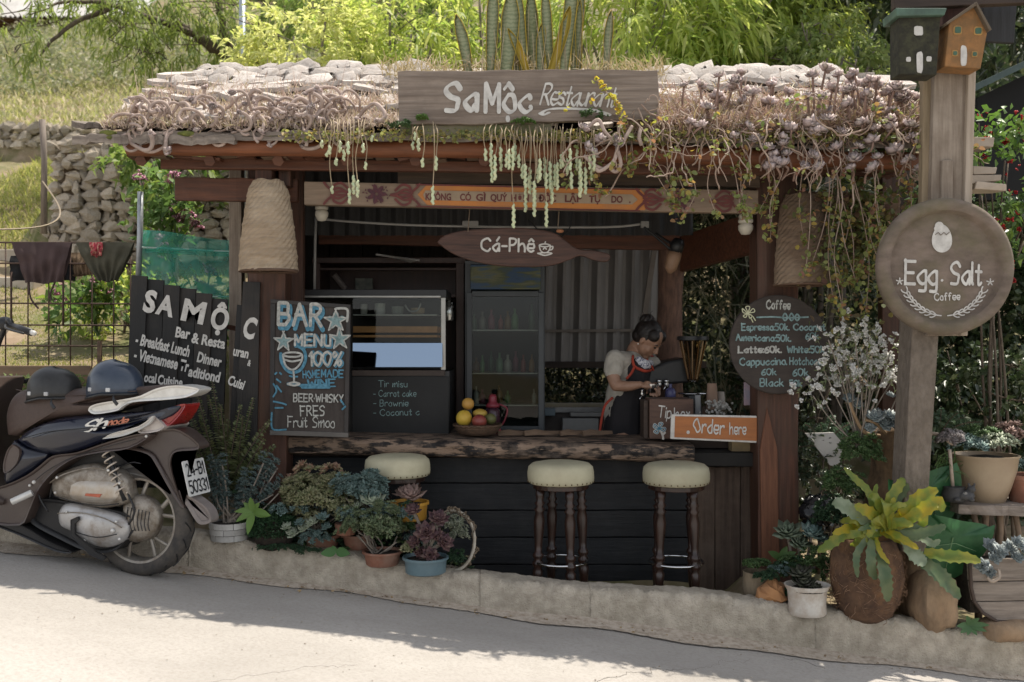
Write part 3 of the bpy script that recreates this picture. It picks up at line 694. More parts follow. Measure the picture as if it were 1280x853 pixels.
# ---- beams
def beam(px0, py0, px1, py1, hpx, Y, dy, m, name='beam', lab=None, jit=.003, Y1=None):
 a = P(px0, py0, Y); b = P(px1, py1, Y1 or Y); h = S(hpx, Y); mb = MB(); k = 16; vs = []
 n = (b - a); nn = Vector((-n.y, n.x, 0)).normalized() * dy
 for i in range(k + 1):
  c = a.lerp(b, i / k); j = [rnd(-jit, jit) for _ in range(4)]
  vs += [c + Vector((0, j[0], h/2 + j[1])), c + Vector((0, j[2], -h/2 + j[3])), c + nn + Vector((0, 0, -h/2)), c + nn + Vector((0, 0, h/2))]
 fs = [(i*4+j, i*4+(j+1)%4, (i+1)*4+(j+1)%4, (i+1)*4+j) for i in range(k) for j in range(4)] + [(3,2,1,0), (k*4, k*4+1, k*4+2, k*4+3)]
 mb.add(vs, fs); return mb.build(name, m, hut, bevel=.005, label=lab)
# round orange eave log, in front
mb = MB(); k = 40; pts = []; rr = []
for i in range(k + 1):
 px = 160 + (1155 - 160) * i / k; py = np.interp(px, [160, 640, 1155], [184, 187, 203]); pts.append(P(px, py, 5.3) + Vector((0, rnd(-.003, .003), rnd(-.004, .004)))); rr.append(.046 + rnd(-.003, .003))
mb.tube(pts, rr, 12); mb.build('eave_log', mat('orange_wood', (.23, .078, .03), (.12, .042, .018), scale=5, stretch=(.6, 8, 8), rough=.6, bump=.4, dirt=(.14, .06, .03), dscale=3, damt=.6), hut, smooth=True)
beam(200, 204, 1120, 214, 13, 5.45, .05, redwood, name='purlin')
beam(497, 214, 950, 219, 30, 5.62, .04, mat('ledge_wood', (.15, .105, .075), (.09, .065, .048), scale=4, stretch=(.6, 8, 8), rough=.8, bump=.4), name='lintel_board')
beam(218, 236, 372, 238, 29, 5.60, .045, redwood, name='side_beam', lab='brown beam end sticking out past the left basket shade')
beam(950, 250, 1125, 256, 26, 5.72, .06, tanwood, name='side_beam')
beam(398, 290, 850, 298, 30, 6.9, .05, redwood, name='tie_beam')
beam(848, 318, 958, 285, 44, 6.95, .06, redwood, name='side_beam', Y1=5.88)
for px in (329, 345):
 mb = MB(); c = P(px - (0 if px == 329 else 0), 210, 5.5); mb.b2(P(320, 0, 5.5).x, P(341, 0, 5.5).x, 5.48, 5.62, P(0, 228, 5.5).z, P(0, 192, 5.5).z) if px == 329 else mb.b2(P(349, 0, 5.55).x, P(364, 0, 5.55).x, 5.53, 5.66, P(0, 232, 5.5).z, P(0, 196, 5.5).z)
 mb.build('rafter_end', redwoodv, hut, bevel=.006)
# ragged bark battens hanging below the eave log
for i in range(34):
 px = 175 + i * 28 + rnd(-6, 6); Y = 5.42; py = np.interp(px, [160, 640, 1155], [197, 199, 214])
 mb = MB(); w_ = S(rnd(20, 34), Y); mb.box(P(px, py + rnd(-2, 3), Y), (w_, .1, .012), Matrix.Rotation(rnd(-.12, .12), 3, 'Y'), jit=.005); mb.build('batten', tanwood if random.random() < .5 else redwood, hut)
# rafters under the roof running back
for i in range(12):
 x = -2.0 + i * .37; mb = MB(); a = Vector((x, 5.36, 2.37)); b = Vector((x, 6.45, 2.98)); mb.tube([a, b], .032, 6); mb.build('rafter', redwood, hut)
# ---- roof: slopes up to the ridge, shakes laid in overlapping rows
RX0, RX1 = -2.17, 2.24
def roofz(y): return 2.50 + (y - 5.24) * (.60 / 1.16)
mb = MB(); a = .02
mb.add([(RX0+.08, 5.30, roofz(5.3)-.07), (RX1-.05, 5.30, roofz(5.3)-.07), (RX1-.05, 6.42, roofz(6.42)-.07), (RX0+.08, 6.42, roofz(6.42)-.07),
  (RX0+.08, 5.30, roofz(5.3)-.035), (RX1-.05, 5.30, roofz(5.3)-.035), (RX1-.05, 6.42, roofz(6.42)-.035), (RX0+.08, 6.42, roofz(6.42)-.035)],
  [(0,3,2,1),(4,5,6,7),(0,1,5,4),(1,2,6,5),(2,3,7,6),(3,0,4,7)])
roof = mb.build('roof', darkwood, hut)
shk = []
for k in range(7):
 rg = random.Random(100 + k); n = 9; top = []
 for i in range(n):                                  # rounded lower end, like split shakes
  a = math.pi + math.pi * i / (n - 1); top.append((math.cos(a) * .5, -.25 + math.sin(a) * .25 * rg.uniform(.7, 1.2)))
 top += [(.5, .5), (-.5, .5)]
 top = [(x * rg.uniform(.9, 1.05), y + rg.uniform(-.03, .03)) for x, y in top]
 m2 = len(top); vs = [Vector((x, y, rg.uniform(-.1, .1) + .5)) for x, y in top] + [Vector((x, y, -.5)) for x, y in top]
 fs = [tuple(range(m2)), tuple(range(2*m2-1, m2-1, -1))] + [(i, i+m2, (i+1)%m2+m2, (i+1)%m2) for i in range(m2)]
 shk.append(mkmesh('shingle', vs, fs, shakem))
sl = math.atan2(.60, 1.16)
for r in range(6):
 y = 5.30 + r * .185; x = RX0 - rnd(0, .05)
 while x < RX1:
  wd = rnd(.08, .26); L = rnd(.2, .36)
  o = link('shingle', random.choice(shk), roof, Vector((x + wd/2, y + L*.32, roofz(y + L*.32) + .018 + rnd(0, .03))) - wloc(roof), (sl - R(7) + rnd(-.13, .13), rnd(-.16, .16), rnd(-.3, .3)))
  o.scale = (wd * 1.08, L, rnd(.016, .032)); x += wd
rsl = []
for me in stone_meshes(): me = me.copy(); me.materials.clear(); me.materials.append(shakem); me.name = 'ridge_slab'; me.polygons.foreach_set('use_smooth', [True] * len(me.polygons)); rsl.append(me)
# ridge : a row of standing rounded slabs
x = RX0 + .1
while x < RX1 - .3:
 wd = rnd(.12, .2);
 if not (-.62 < x < .82):
  for yr in (6.36, 6.22, 6.08):
   o = link('ridge_slab', random.choice(rsl), roof, Vector((x + wd/2 + rnd(-.04, .04), yr + rnd(-.03, .03), roofz(yr) + .05 + rnd(-.015, .015))) - wloc(roof), (R(rnd(38, 62)), rnd(-.3, .3), rnd(-.3, .3)))
   o.scale = (wd * rnd(.55, .75), rnd(.065, .09), rnd(.012, .022))
 x += wd * .8
# layered dark slabs at the eave edge
for (x0, x1, y0, z, h) in ((-2.3, -1.45, 5.2, 2.455, .045), (-2.12, -.4, 5.21, 2.485, .02), (-1.5, 1.2, 5.2, 2.462, .022), (.3, 2.28, 5.21, 2.45, .024), (-2.32, -1.8, 5.26, 2.54, .03), (1.2, 2.3, 5.22, 2.42, .02)):
 mb = MB(); n = 26; vs = []
 for i in range(n + 1):
  x = x0 + (x1 - x0) * i / n; e = rnd(-.02, .02); f = rnd(-.008, .008); dz = -(x - x0) * .004
  vs += [(x, y0 + e, z + h/2 + f + dz), (x, y0 + e, z - h/2 + f + dz), (x, y0 + .26, z - h/2 + .06 + dz), (x, y0 + .26, z + h/2 + .06 + dz)]
 mb.add(vs, [(i*4+j, i*4+(j+1)%4, (i+1)*4+(j+1)%4, (i+1)*4+j) for i in range(n) for j in range(4)] + [(3,2,1,0), (n*4, n*4+1, n*4+2, n*4+3)])
 mb.build('eave_board', greywood, roof)
for k in range(26):
 mb = MB(); x = rnd(RX0, RX1); mb.sphere((x, 5.215, 2.47 + rnd(-.01, .02)), (rnd(.02, .06), .012, rnd(.008, .018)), 7, 5); mb.build('moss_patch', moss, roof, smooth=True)
# ---- corrugated sheets: back roof lengthened for shade, ceiling, back wall
def sheet(p00, p10, p01, name, m, n, amp=.012, parent=hut, thick=.0):
 p00, p10, p01 = map(Vector, (p00, p10, p01)); u = p10 - p00; v = p01 - p00; nn = u.cross(v).normalized(); vs = []; fs = []; K = n * 6
 for i in range(K + 1):
  ph = (i % 6) / 6; d = amp * (1 if 0 < ph < .4 else (-.8 if ph > .55 else 0))
  for t in (0, 1): vs.append(p00 + u * (i / K) + v * t + nn * d)
  if i: fs.append((2*i-2, 2*i, 2*i+1, 2*i-1))
 mb = MB(); mb.add(vs, fs); return mb.build(name, m, parent)
sheet((RX0 + .15, 6.3, 2.93), (RX1 + .2, 6.3, 2.93), (RX0 + .15, 9.3, 2.5), 'rear_shade_roof_sheet', corr, 40)  # reach to the rear added to keep sun off the hedges
sheet((-1.45, 6.6, 2.62), (1.2, 6.6, 2.62), (-1.45, 6.6, 2.1), 'roof_end_sheet', mat('corr_black', (.03, .028, .027), rough=.6, bump=.05), 26)
# back wall (px 680-822)
Yb = 7.7
a = P(676, 300, Yb); b = P(826, 452, Yb)
sheet((a.x, Yb, b.z), (b.x, Yb, b.z), (a.x + .03, Yb, a.z + .25), 'back_wall_sheet', mat('corr_back', (.27, .25, .235), (.18, .168, .158), scale=3, stretch=(1, 1, .4), rough=.5, metal=.2, bump=.1), 7, .02)
for (p, q, w_) in ((P(680, 414, 7.62), P(798, 413, 7.62), .03), (P(797, 450, 7.58), P(818, 312, 7.58), .055)):
 mb = MB(); mb.tube([p, q], w_ / 2, 4); mb.build('batten', mat('pale_batten', (.2, .17, .145), scale=8), hut)
mb = MB(); mb.b2(a.x, b.x + .35, Yb - .02, Yb + .06, b.z - .05, b.z); mb.build('window_sill', darkwood, hut)
mb = MB(); mb.b2(a.x, b.x + .35, Yb - .01, Yb + .05, .0, P(0, 508, Yb).z); mb.build('back_wall', darkwood, hut)
# black side wall and back of the kitchen at left
for (x0, x1, y0, y1, z0, z1) in ((-1.62, -1.56, 6.1, 7.9, 0, 2.7), (-1.6, .25, 7.85, 7.9, 0, 2.75)):
 mb = MB(); mb.b2(x0, x1, y0, y1, z0, z1); mb.build('inner_wall', mat('dark_wall', (.035, .028, .024), scale=5, rough=.9), hut)
for i in range(14):
 mb = MB(); x = -1.56 + i * .13; mb.b2(x, x + .122, 7.82, 7.85, 0, 2.7); mb.build('wall_board', mat('wall_board_dark', (.05, .038, .03), (.03, .022, .018), scale=5, stretch=(6, 6, .6)), hut)
# floor
mb = MB(); mb.b2(-1.6, 2.1, 6.0, 8.3, -.12, .02); mb.build('floor', mat('hut_floor', (.08, .07, .06), scale=5, rough=.9), hut)
# ---- front boards (black) and right plank panel
zt = P(0, 566, 5.95).z; ys_ = [571, 604, 638, 672, 706, 742, 776]
for i in range(len(ys_) - 1):
 mb = MB(); x0 = P(352, 0, 5.95).x; x1 = P(884, 0, 5.95).x; z1 = P(0, ys_[i], 5.95).z - .003; z0 = P(0, ys_[i+1], 5.95).z + .003
 k = 20; vs = []
 for j in range(k + 1):
  x = x0 + (x1 - x0) * j / k; e = rnd(-.002, .002); o_ = rnd(-.002, .002) + i * .0015
  vs += [(x, 5.95 + o_, z1 + e), (x, 5.945 + o_, z0 + e), (x, 5.985, z0 + e), (x, 5.985, z1 + e)]
 mb.add(vs, [(q*4+j, q*4+(j+1)%4, (q+1)*4+(j+1)%4, (q+1)*4+j) for q in range(k) for j in range(4)] + [(3,2,1,0), (k*4, k*4+1, k*4+2, k*4+3)])
 mb.build('front_plank', blackm, hut, bevel=.004)
mb = MB(); mb.b2(P(352, 0, 6).x, P(950, 0, 6).x, 5.99, 6.03, -.3, zt); mb.build('front_backing', darkwood, hut)
px = 872
pm = mat('plank_brown', (.095, .065, .047), (.05, .033, .024), scale=5, stretch=(8, 8, .5), rough=.85, bump=.6, dirt=(.17, .13, .10), dscale=2, damt=.6)
for w_ in (22, 32, 13, 18):
 mb = MB(); Y = 5.9; mb.b2(P(px, 0, Y).x + .002, P(px + w_, 0, Y).x - .002, Y + rnd(0, .008), Y + .03, P(0, 750, Y).z, P(0, 584 + rnd(-1, 1), Y).z, .003)
 mb.build('side_plank', pm, hut, bevel=.003); px += w_
mb = MB(); mb.b2(P(865, 0, 5.82).x, P(946, 0, 5.82).x, 5.80, 6.1, P(0, 583, 5.82).z, P(0, 566, 5.82).z, .004); mb.build('ledge', mat('charred', (.02, .018, .016), scale=8, rough=.8, bump=.6), hut, bevel=.006)
# ---- counter slab with raw bark edge
from mathutils import noise as NZ
slabm = mat('counter_edge', (.24, .165, .115), (.016, .013, .012), scale=8, stretch=(1, 3, 3.5), rough=.75, bump=1, bscale=22, dirt=(.26, .19, .14), dscale=9, damt=.6, lo=.46, hi=.53)
V = []; fs = []; n = 150; prof = [(.30, .845), (.1, .848), (.0, .84), (-.02, .815), (-.012, .78), (.0, .755), (.03, .745), (.3, .745)]; K = len(prof)
x0 = P(357, 0, 5.78).x; x1 = P(867, 0, 5.78).x
for i in range(n + 1):
 x = x0 + (x1 - x0) * i / n
 for k, (dy, z) in enumerate(prof):
  z2 = z - (x - x0) * .021; p = Vector((x * 6, dy * 10, z * 20)); q_ = NZ.noise(p) * .014 + NZ.noise(p * 3) * .007
  V.append(Vector((x, 5.76 + dy * (2.6 if dy > .2 else 1) - (q_ if 1 < k < 7 else 0), z2 + (q_ * .5 if 1 < k < 7 else 0))))
for i in range(n):
 for k in range(K): fs.append((i*K+k, (i+1)*K+k, (i+1)*K+(k+1)%K, i*K+(k+1)%K))
fs += [tuple(range(K)), tuple(n*K+k for k in range(K))[::-1]]
mb = MB(); mb.add(V, fs); mb.build('counter_slab', slabm, hut, smooth=True, angle=50)
mb = MB(); mb.b2(x0 + .02, P(950, 0, 6.4).x, 6.0, 6.7, .755, .80); mb.build('worktop', darkwood, hut)
# lamps and conduit in the hut
cond = plain('conduit', (.3, .29, .27))
mb = MB(); mb.tube(smooth_path([P(402, 274, 6.2), P(435, 277, 6.2), P(500, 281, 6.2), P(575, 283, 6.2), P(650, 284, 6.2), P(760, 284, 6.2), P(803, 280, 6.2)], 4), .008, 6); mb.build('conduit', cond, hut, smooth=True)
mb = MB(); mb.tube([P(395, 272, 6.2), P(394, 300, 6.2), P(393, 365, 6.2)], .009, 6); mb.build('conduit', cond, hut, smooth=True)
mb = MB(); mb.box(P(588, 280, 6.18), (S(20, 6.18), .03, S(7, 6.18))); mb.box(P(806, 281, 6.18), (S(10, 6.18), .03, S(8, 6.18))); mb.build('junction_box', cond, hut, bevel=.003)
mb = MB(); mb.tube(smooth_path([P(660, 275, 6.1), P(690, 300, 6.1), P(712, 285, 6.1), P(716, 255, 6.1)], 5), .004, 5); mb.tube(smooth_path([P(805, 284, 6.1), P(822, 298, 6.1), P(838, 312, 6.1)], 5), .008, 5); mb.build('cable', plain('cable_black', (.015, .015, .015)), hut, smooth=True)
random.seed(41)
white = mat('white_paint', (.58, .56, .52), (.42, .40, .37), scale=25, rough=.7, bump=.1, per_obj=0)
chalkw = mat('chalk_white', (.5, .5, .46), (.2, .2, .19), scale=60, rough=1, bump=0, per_obj=0, lo=.3, hi=.72)
chalkb = mat('chalk_blue', (.11, .27, .37), (.04, .12, .17), scale=60, rough=1, bump=0, per_obj=0, lo=.3, hi=.72)
chalkt = mat('chalk_teal', (.27, .38, .38), (.09, .14, .14), scale=50, rough=1, bump=0, per_obj=0, lo=.3, hi=.72)
UN = Vector((0, -1, 0))
def board(name, corners, Y, th, m, label=None, cat=None, parent=None, bevel=.004, jit=0, tilt=None, as_thing=True, seg=10):
 """board from its outline in the photograph at distance Y"""
 pts = [P(a, b, Y) for a, b in corners]
 mb = MB();
 poly = []
 for i, p in enumerate(pts):
  q_ = pts[(i+1) % len(pts)]; k = max(1, int((q_-p).length / .05)) if jit else 1
  for j in range(k): poly.append((p.x + (q_.x-p.x)*j/k + rnd(-jit, jit), p.z + (q_.z-p.z)*j/k + rnd(-jit, jit)))
 mb.prism(poly, Y, Y + th)
 return mb.build(name, m, parent, bevel=bevel)
# ---------------- big name board on the roof
Y = 5.16
t = thing('name_board', P(660, 155, Y), 'long weathered plank on the roof edge lettered Sa Mộc Restaurant', 'sign')
board('plank', [(497, 89), (738, 87), (822, 88), (824, 120), (822, 150), (700, 152), (600, 155), (498, 156)], Y, .04, mat('sign_plank', (.26, .21, .17), (.13, .10, .08), scale=4, stretch=(.5, 8, 11), rough=.9, bump=.9, dirt=(.13, .10, .08), dscale=3, damt=.7), parent=t, jit=.004)
board('plank', [(500, 157), (600, 156), (690, 155), (690, 168), (560, 170), (500, 168)], Y + .03, .03, mat('moss_plank', (.2, .17, .13), (.12, .13, .06), scale=6, rough=1, bump=.8), parent=t, jit=.005)
letter('Sa', P(557, 138, Y), P(596, 139, Y), S(34, Y), S(6.5, Y), white, t, nib=.45, jit=.15, seed=3)
letter('Mộc', P(607, 140, Y), P(663, 141, Y), S(35, Y), S(6, Y), white, t, nib=.45, jit=.15, seed=4)
letter('Restaurant', P(675, 131, Y), P(767, 134, Y), S(26, Y), S(3.2, Y), white, t, nib=.5, slant=.35, gap=.6, jit=.2, seed=5)
mb = MB(); o = P(676, 142, Y); draw(mb, [[(0, 0), (.35, .4), (1.0, .55), (2.0, .5), (2.8, .35), (3.4, .05), (3.7, -.2)], [(0, 0), (.2, -.15), (.45, .1)]], o, Vector((S(23, Y), 0, 0)), Vector((0, 0, S(11, Y))), S(3, Y), nib=.5); mb.build('flourish', white, t)
# ---------------- painted motto beam
Y = 5.5
beamm = mat('beam_pale', (.25, .18, .125), (.17, .125, .085), scale=5, stretch=(.6, 8, 8), rough=.7, bump=.3, dirt=(.2, .12, .08), dscale=4, damt=.5)
orange = mat('orange_paint', (.40, .15, .03), (.32, .115, .025), scale=8, rough=.55, bump=.1, dirt=(.3, .16, .07), dscale=8, damt=.5)
maroon = mat('maroon_paint', (.13, .028, .022), (.085, .02, .018), scale=20, rough=.6, bump=0)
cream = mat('cream_paint', (.30, .225, .15), (.25, .185, .12), scale=12, rough=.6, bump=0)
t = thing('motto_beam', P(664, 266, Y), 'painted pale beam with orange panel lettered KHÔNG CÓ GÌ QUÝ HƠN ĐỘC LẬP TỰ DO', 'sign beam')
def slope(px, a, b, x0=380, x1=948): return a + (b - a) * (px - x0) / (x1 - x0)
top = lambda px: slope(px, 227, 238); bot = lambda px: slope(px, 256, 267)
board('beam', [(380, top(380)), (948, top(948)), (948, bot(948)), (380, bot(380))], Y, .06, beamm, parent=t, bevel=.004)
def pan(name, pts, m, lift):
 mb = MB(); vs = [P(a, b, Y) + UN * lift for a, b in pts]; poly = [(v.x, v.z) for v in vs]; mb.prism(poly, Y - lift, Y - lift + .0035); return mb.build(name, m, t)
pan('orange_panel', [(522, 243.5), (534, 231), (800, 236.5), (813, 250), (806, 263), (534, 256.5)], orange, .0035)
pan('panel_border', [(520, 232), (800, 238), (800, 236.8), (520, 230.2)], maroon, .007); pan('panel_border', [(520, 259), (800, 264.5), (800, 263.2), (520, 257.6)], maroon, .007)
pan('cream_panel', [(529, 244), (532, 238.5), (790, 243.5), (797, 250), (790, 256), (532, 250.5)], cream, .0075)
words = [('KHÔNG', 532, 564), ('CÓ', 575, 589), ('GÌ', 595, 607), ('QUÝ', 613, 634), ('HƠN', 639, 661), ('ĐỘC', 673, 695), ('LẬP', 706, 727), ('TỰ', 736, 751), ('DO', 764, 778)]
for w_, a, b in words: fontmesh('lettering', w_, P(a, slope(a, 248.2, 256.2), Y), P(b, slope(b, 248.2, 256.2), Y), S(8.6, Y), maroon, t, bold=.03, lift=.0095)
fontmesh('lettering', '.', P(786, 254, Y), P(788, 254, Y), S(9, Y), maroon, t, bold=.03, lift=.0095)
def flower(mb, px, py, r, lift=.006, n=6, a0=0):
 for k in range(n):
  a = a0 + 6.283 * k / n; d = (math.cos(a), math.sin(a)); c = P(px, py, Y)
  pts = []
  for s_, w_ in ((.15, 0), (.5, .22), (.85, .16), (1, 0), (.85, -.16), (.5, -.22)): pts.append(c + Vector((d[0]*s_*r - d[1]*w_*r, -lift, d[1]*s_*r + d[0]*w_*r)))
  mb.add(pts, [tuple(range(6))])
for px, py in ((471, 243), (850, 251)):
 mb = MB(); flower(mb, px, py, S(13, Y), n=7); flower(mb, px, py, S(7, Y), .007, n=7, a0=.4)
 for k in range(6): a = k * 1.05 + .3; flower(mb, px + 15 * math.cos(a), py + 9 * math.sin(a), S(4, Y), .0065, 3, a)
 mb.build('painted_flower', mat('flower_ink', (.10, .03, .035), (.05, .02, .03), scale=60, bump=0), t)
for sx, px, py in ((1, 505, 244), (-1, 815, 250), (-1, 425, 242), (1, 905, 252)):
 mb = MB(); U = Vector((S(18, Y) * sx, 0, 0)); V_ = Vector((0, 0, S(18, Y))); o = P(px, py, Y)
 draw(mb, [[(-.9, 0), (-.3, .12), (.2, .1), (.5, 0), (.2, -.1), (-.3, -.12), (-.9, 0)], [(-.6, .3), (-.1, .7), (.4, .55), (.5, .2), (.9, .5), (1.1, .75)], [(-.6, -.3), (-.1, -.7), (.4, -.55), (.5, -.2), (.9, -.5), (1.1, -.75)],
    [(-.5, .05), (0, .35), (.35, .3), (.6, .1)], [(-.5, -.05), (0, -.35), (.35, -.3), (.6, -.1)]], o, U, V_, S(3, Y), lift=.006)
 mb.build('painted_scroll', maroon, t)
# ---------------- hanging fish plank
Y = 5.62
fishm = mat('fish_wood', (.075, .036, .025), (.035, .018, .013), scale=7, stretch=(.7, 6, 11), rough=.6, bump=.5)
t = thing('fish_sign', P(650, 333, Y), 'fish shaped brown plank lettered Cá-Phê with a little cup, hanging above the fridge', 'sign')
out = [(546, 303), (556, 294), (580, 288), (620, 285), (655, 285), (690, 290), (706, 300), (722, 311), (742, 313), (762, 318), (760, 327), (744, 326), (726, 320), (712, 325), (690, 332), (660, 334), (620, 332), (585, 325), (562, 315)]
v = smooth_path([P(a, b, Y) for a, b in out + out[:1]], 3)[:-1]
mb = MB(); mb.prism([(p.x, p.z) for p in v], Y, Y + .03); mb.build('plank', fishm, t, bevel=.008)
letter('Cá-Phê', P(602, 314, Y), P(667, 315, Y), S(16, Y), S(2.6, Y), white, t, seed=8, jit=.1)
mb = MB(); o = P(681, 317, Y); s_ = S(10, Y)
draw(mb, [[(-.7, 1.0), (-.55, .4), (-.2, .1), (.2, .1), (.55, .4), (.7, 1.0), (.3, .85), (-.3, .85), (-.7, 1.0), (-.3, 1.15), (.3, 1.15), (.7, 1)], [(.62, .8), (1, .85), (.9, .5), (.5, .4)], [(-.9, 0), (0, -.25), (.9, 0), (0, .08), (-.9, 0)], [(0, 1.2), (.08, 1.45)], [(-.2, .5), (0, .7), (.2, .5)]], o, Vector((s_, 0, 0)), Vector((0, 0, s_)), S(1.6, Y))
mb.build('cup_drawing', white, t)
mb = MB();
for px in (585, 697): mb.tube([P(px, 290, Y - .0), P(px + 2, 262, Y)], .0025, 5)
mb.build('hanging_cord', plain('cord', (.2, .15, .1)), t, kind='stuff')
mb = MB(); mb.sphere(P(700, 289, Y), (.022, .02, .012), 10, 6); mb.build('wood_knot', mat('knot', (.35, .15, .07)), t)
# ---------------- black slatted SA MOC sign (two leaves)
Y = 5.72
slatm = mat('black_slat', (.010, .0095, .0095), (.007, .007, .007), scale=5, stretch=(9, 9, .5), rough=.6, bump=.5, dirt=(.07, .05, .035), dscale=2.2, damt=.35)
t = thing('slatted_sign', P(238, 600, Y), 'black vertical slat sign with white lettering SA MỘC leaning beside the plants', 'sign')
SL = [(164, 184, 344), (184, 205, 349), (205, 225, 356), (225, 245, 360), (245, 265, 366), (265, 285, 373)]
random.seed(5)
for i, (a, b, tp) in enumerate(SL):
 yy = Y + (i % 2) * .018
 board('slat', [(a + .2, tp), (b - .2, tp + 1.5), (b - 9, 610), (a - 9.6, 610)], yy, .016, slatm, parent=t, bevel=.002)
Yf = Y - .001
def slat_text(txt, a, ya, b, yb, hpx, bold=.03, jig=None):
 fontmesh('lettering', txt, P(a, ya, Yf), P(b, yb, Yf), S(hpx, Yf), white, t, bold=bold, lift=.004)
slat_text('S', 178, 388, 193, 391, 27, .045); slat_text('A', 194, 391, 216, 396, 25, .04); slat_text('M', 226, 399, 254, 405, 27, .04); slat_text('Ộ', 262, 409, 284, 413, 25, .04)
slat_text('Bar', 219, 421, 237, 424, 13, .035); slat_text('& Resta', 239, 428, 281, 436, 13, .035)
slat_text('- Breakfast Lunch', 169, 430, 236, 446, 14, .035); slat_text('Dinner', 246, 452, 276, 459, 13, .035)
slat_text('- Vietnamese Tr', 167, 449, 235, 465, 14, .035); slat_text('aditiond', 235, 470, 274, 478, 13, .035)
slat_text('ocal', 180, 477, 195, 479, 12, .035); slat_text('Cuisine', 197, 480, 228, 484, 12, .035)
Y2 = 5.655
t = thing('slatted_sign', P(300, 600, Y2), 'narrow black slat board lettered C beside the brown hut post', 'sign')
for a, b, tp, bt in ((304, 325, 352, 610), (296, 311, 381, 610)):
 board('slat', [(a, tp), (b, tp + 1), (b - 5, bt), (a - 14, bt)], Y2 + (0 if a > 300 else .018), .016, slatm, parent=t, bevel=.002)
Yf = Y2 - .001
slat_text('C', 302, 420, 317, 424, 26, .045); slat_text('uran', 291, 444, 310, 448, 12, .035); slat_text('Cuisi', 284, 480, 304, 487, 12, .035); slat_text('&', 309, 457, 313, 458, 8, .03)
mb = MB(); mb.tube([P(276, 407, 5.9), P(305, 413, 5.9)], .02, 4); mb.build('brace', redwood, t)
# ---------------- BAR MENU chalkboard
Y = 5.62
t = thing('menu_chalkboard', P(388, 546, Y), 'tall framed chalkboard reading BAR MENU 100% home made wine', 'chalkboard')
boardm = mat('chalk_board', (.035, .027, .024), (.06, .05, .045), scale=3, stretch=(5, 5, 1), rough=.9, bump=.2, dirt=(.09, .078, .07), dscale=4, damt=.5)
board('panel', [(342, 377), (436, 384), (433, 543), (340, 540)], Y + .006, .018, boardm, parent=t, bevel=0)
frm = mat('board_frame', (.035, .03, .028), (.02, .018, .017), scale=6, rough=.6)
for pts, m in (([(338, 374), (438, 381), (438, 386), (338, 379)], frm), ([(338, 379.2), (344, 379.6), (342, 538), (337, 538)], frm), ([(433, 386), (438, 386), (435, 541), (430, 541)], frm), ([(337, 538.2), (435, 541.2), (435, 547), (337, 544)], mat('frame_bottom', (.12, .11, .10), scale=6))):
 board('frame_rail', pts, Y - .004, .032, m, parent=t, bevel=.002)
def ch(txt, a, ya, b, yb, h, w_, m, seed, **k): letter(txt, P(a, ya, Y), P(b, yb, Y), S(h, Y), S(w_, Y), m, t, seed=seed, **k)
ch('BAR', 350, 410, 404, 413, 28, 6.5, chalkb, 2, jit=.1);
letter('BAR', P(348, 406, Y), P(402, 408, Y), S(27, Y), S(4.6, Y), chalkw, t, seed=2, lift=.007, jit=.1)
ch('MENU', 370, 433, 414, 434, 14, 4.5, chalkb, 3); letter('MENU', P(369, 432, Y), P(413, 433, Y), S(14, Y), S(2.6, Y), chalkw, t, seed=3, lift=.008)
ch('100%', 388, 457, 428, 458, 17, 5, chalkb, 4); letter('100%', P(387, 457, Y), P(427, 457, Y), S(17, Y), S(3, Y), chalkw, t, seed=4, lift=.008)
ch('HOME', 379, 473, 400, 472, 9, 1.8, chalkb, 5); ch('MADE', 402, 471.5, 429, 472, 9, 1.8, chalkb, 6); ch('WINE', 385, 484, 419, 483, 9, 1.8, chalkb, 7)
ch('BEER·WHISKY', 367, 502, 429, 503, 9.5, 1.7, chalkw, 8); ch('FRES', 376, 520, 406, 519, 12, 1.8, chalkw, 9); ch('Fruit', 360, 534, 384, 534, 13, 1.5, chalkw, 10, gap=1.5); ch('Smoo', 391, 534, 418, 535, 13, 1.5, chalkw, 11, gap=1.5)
mb = MB(); ux = Vector((S(1, Y), 0, 0)); uz = Vector((0, 0, S(1, Y))); o = P(366, 470, Y)
def dd(strokes, w_, m, name='drawing', lift=.004, at=(366, 470)):
 mb = MB(); U = Vector((S(10, Y), 0, 0)); V_ = Vector((0, 0, S(10, Y))); draw(mb, [[(x/10, z/10) for x, z in s_] for s_ in strokes], P(at[0], at[1], Y), U, V_, S(w_, Y), lift=lift); mb.build(name, m, t)
dd([[(-15, 28), (-14, 18), (-8, 8), (0, 4), (10, 8), (16, 20), (14, 32), (5, 38)], [(-6, -10), (8, -11)], [(10, -12), (40, -12)], [(12, -14), (46, -14)][:2]], 4, chalkb, 'glass_shadow')
dd([[(-12, 26), (-9, 14), (-2, 8), (5, 10), (11, 18), (12, 26), (6, 29), (-6, 29), (-12, 26), (-5, 24), (6, 24), (12, 26)], [(-9, 20), (0, 18), (10, 20)], [(1, 8), (2, -2), (2, -8)], [(-6, -10), (2, -8), (9, -10), (2, -12), (-6, -10)]], 2.4, chalkw, 'glass_drawing', .008)
dd([[(-4, 0), (0, -1), (6, -1)]], 2.2, chalkb, 'leaf_drawing')
dd([[(-22, 2), (-20, 4)], [(-16, 4), (-14, 2)], [(-20, -4), (-15, -8)], [(-24, -10), (-20, -18), (-24, -26)], [(-20, -12), (-14, -20)], [(-24, -32), (-14, -34), (-8, -36)], [(-22, -40), (-12, -40)], [(-26, -46), (-25, -66), (-8, -67)], [(60, -30), (64, -36)], [(62, -42), (66, -38)]], 2.2, chalkb, 'leaf_drawing')
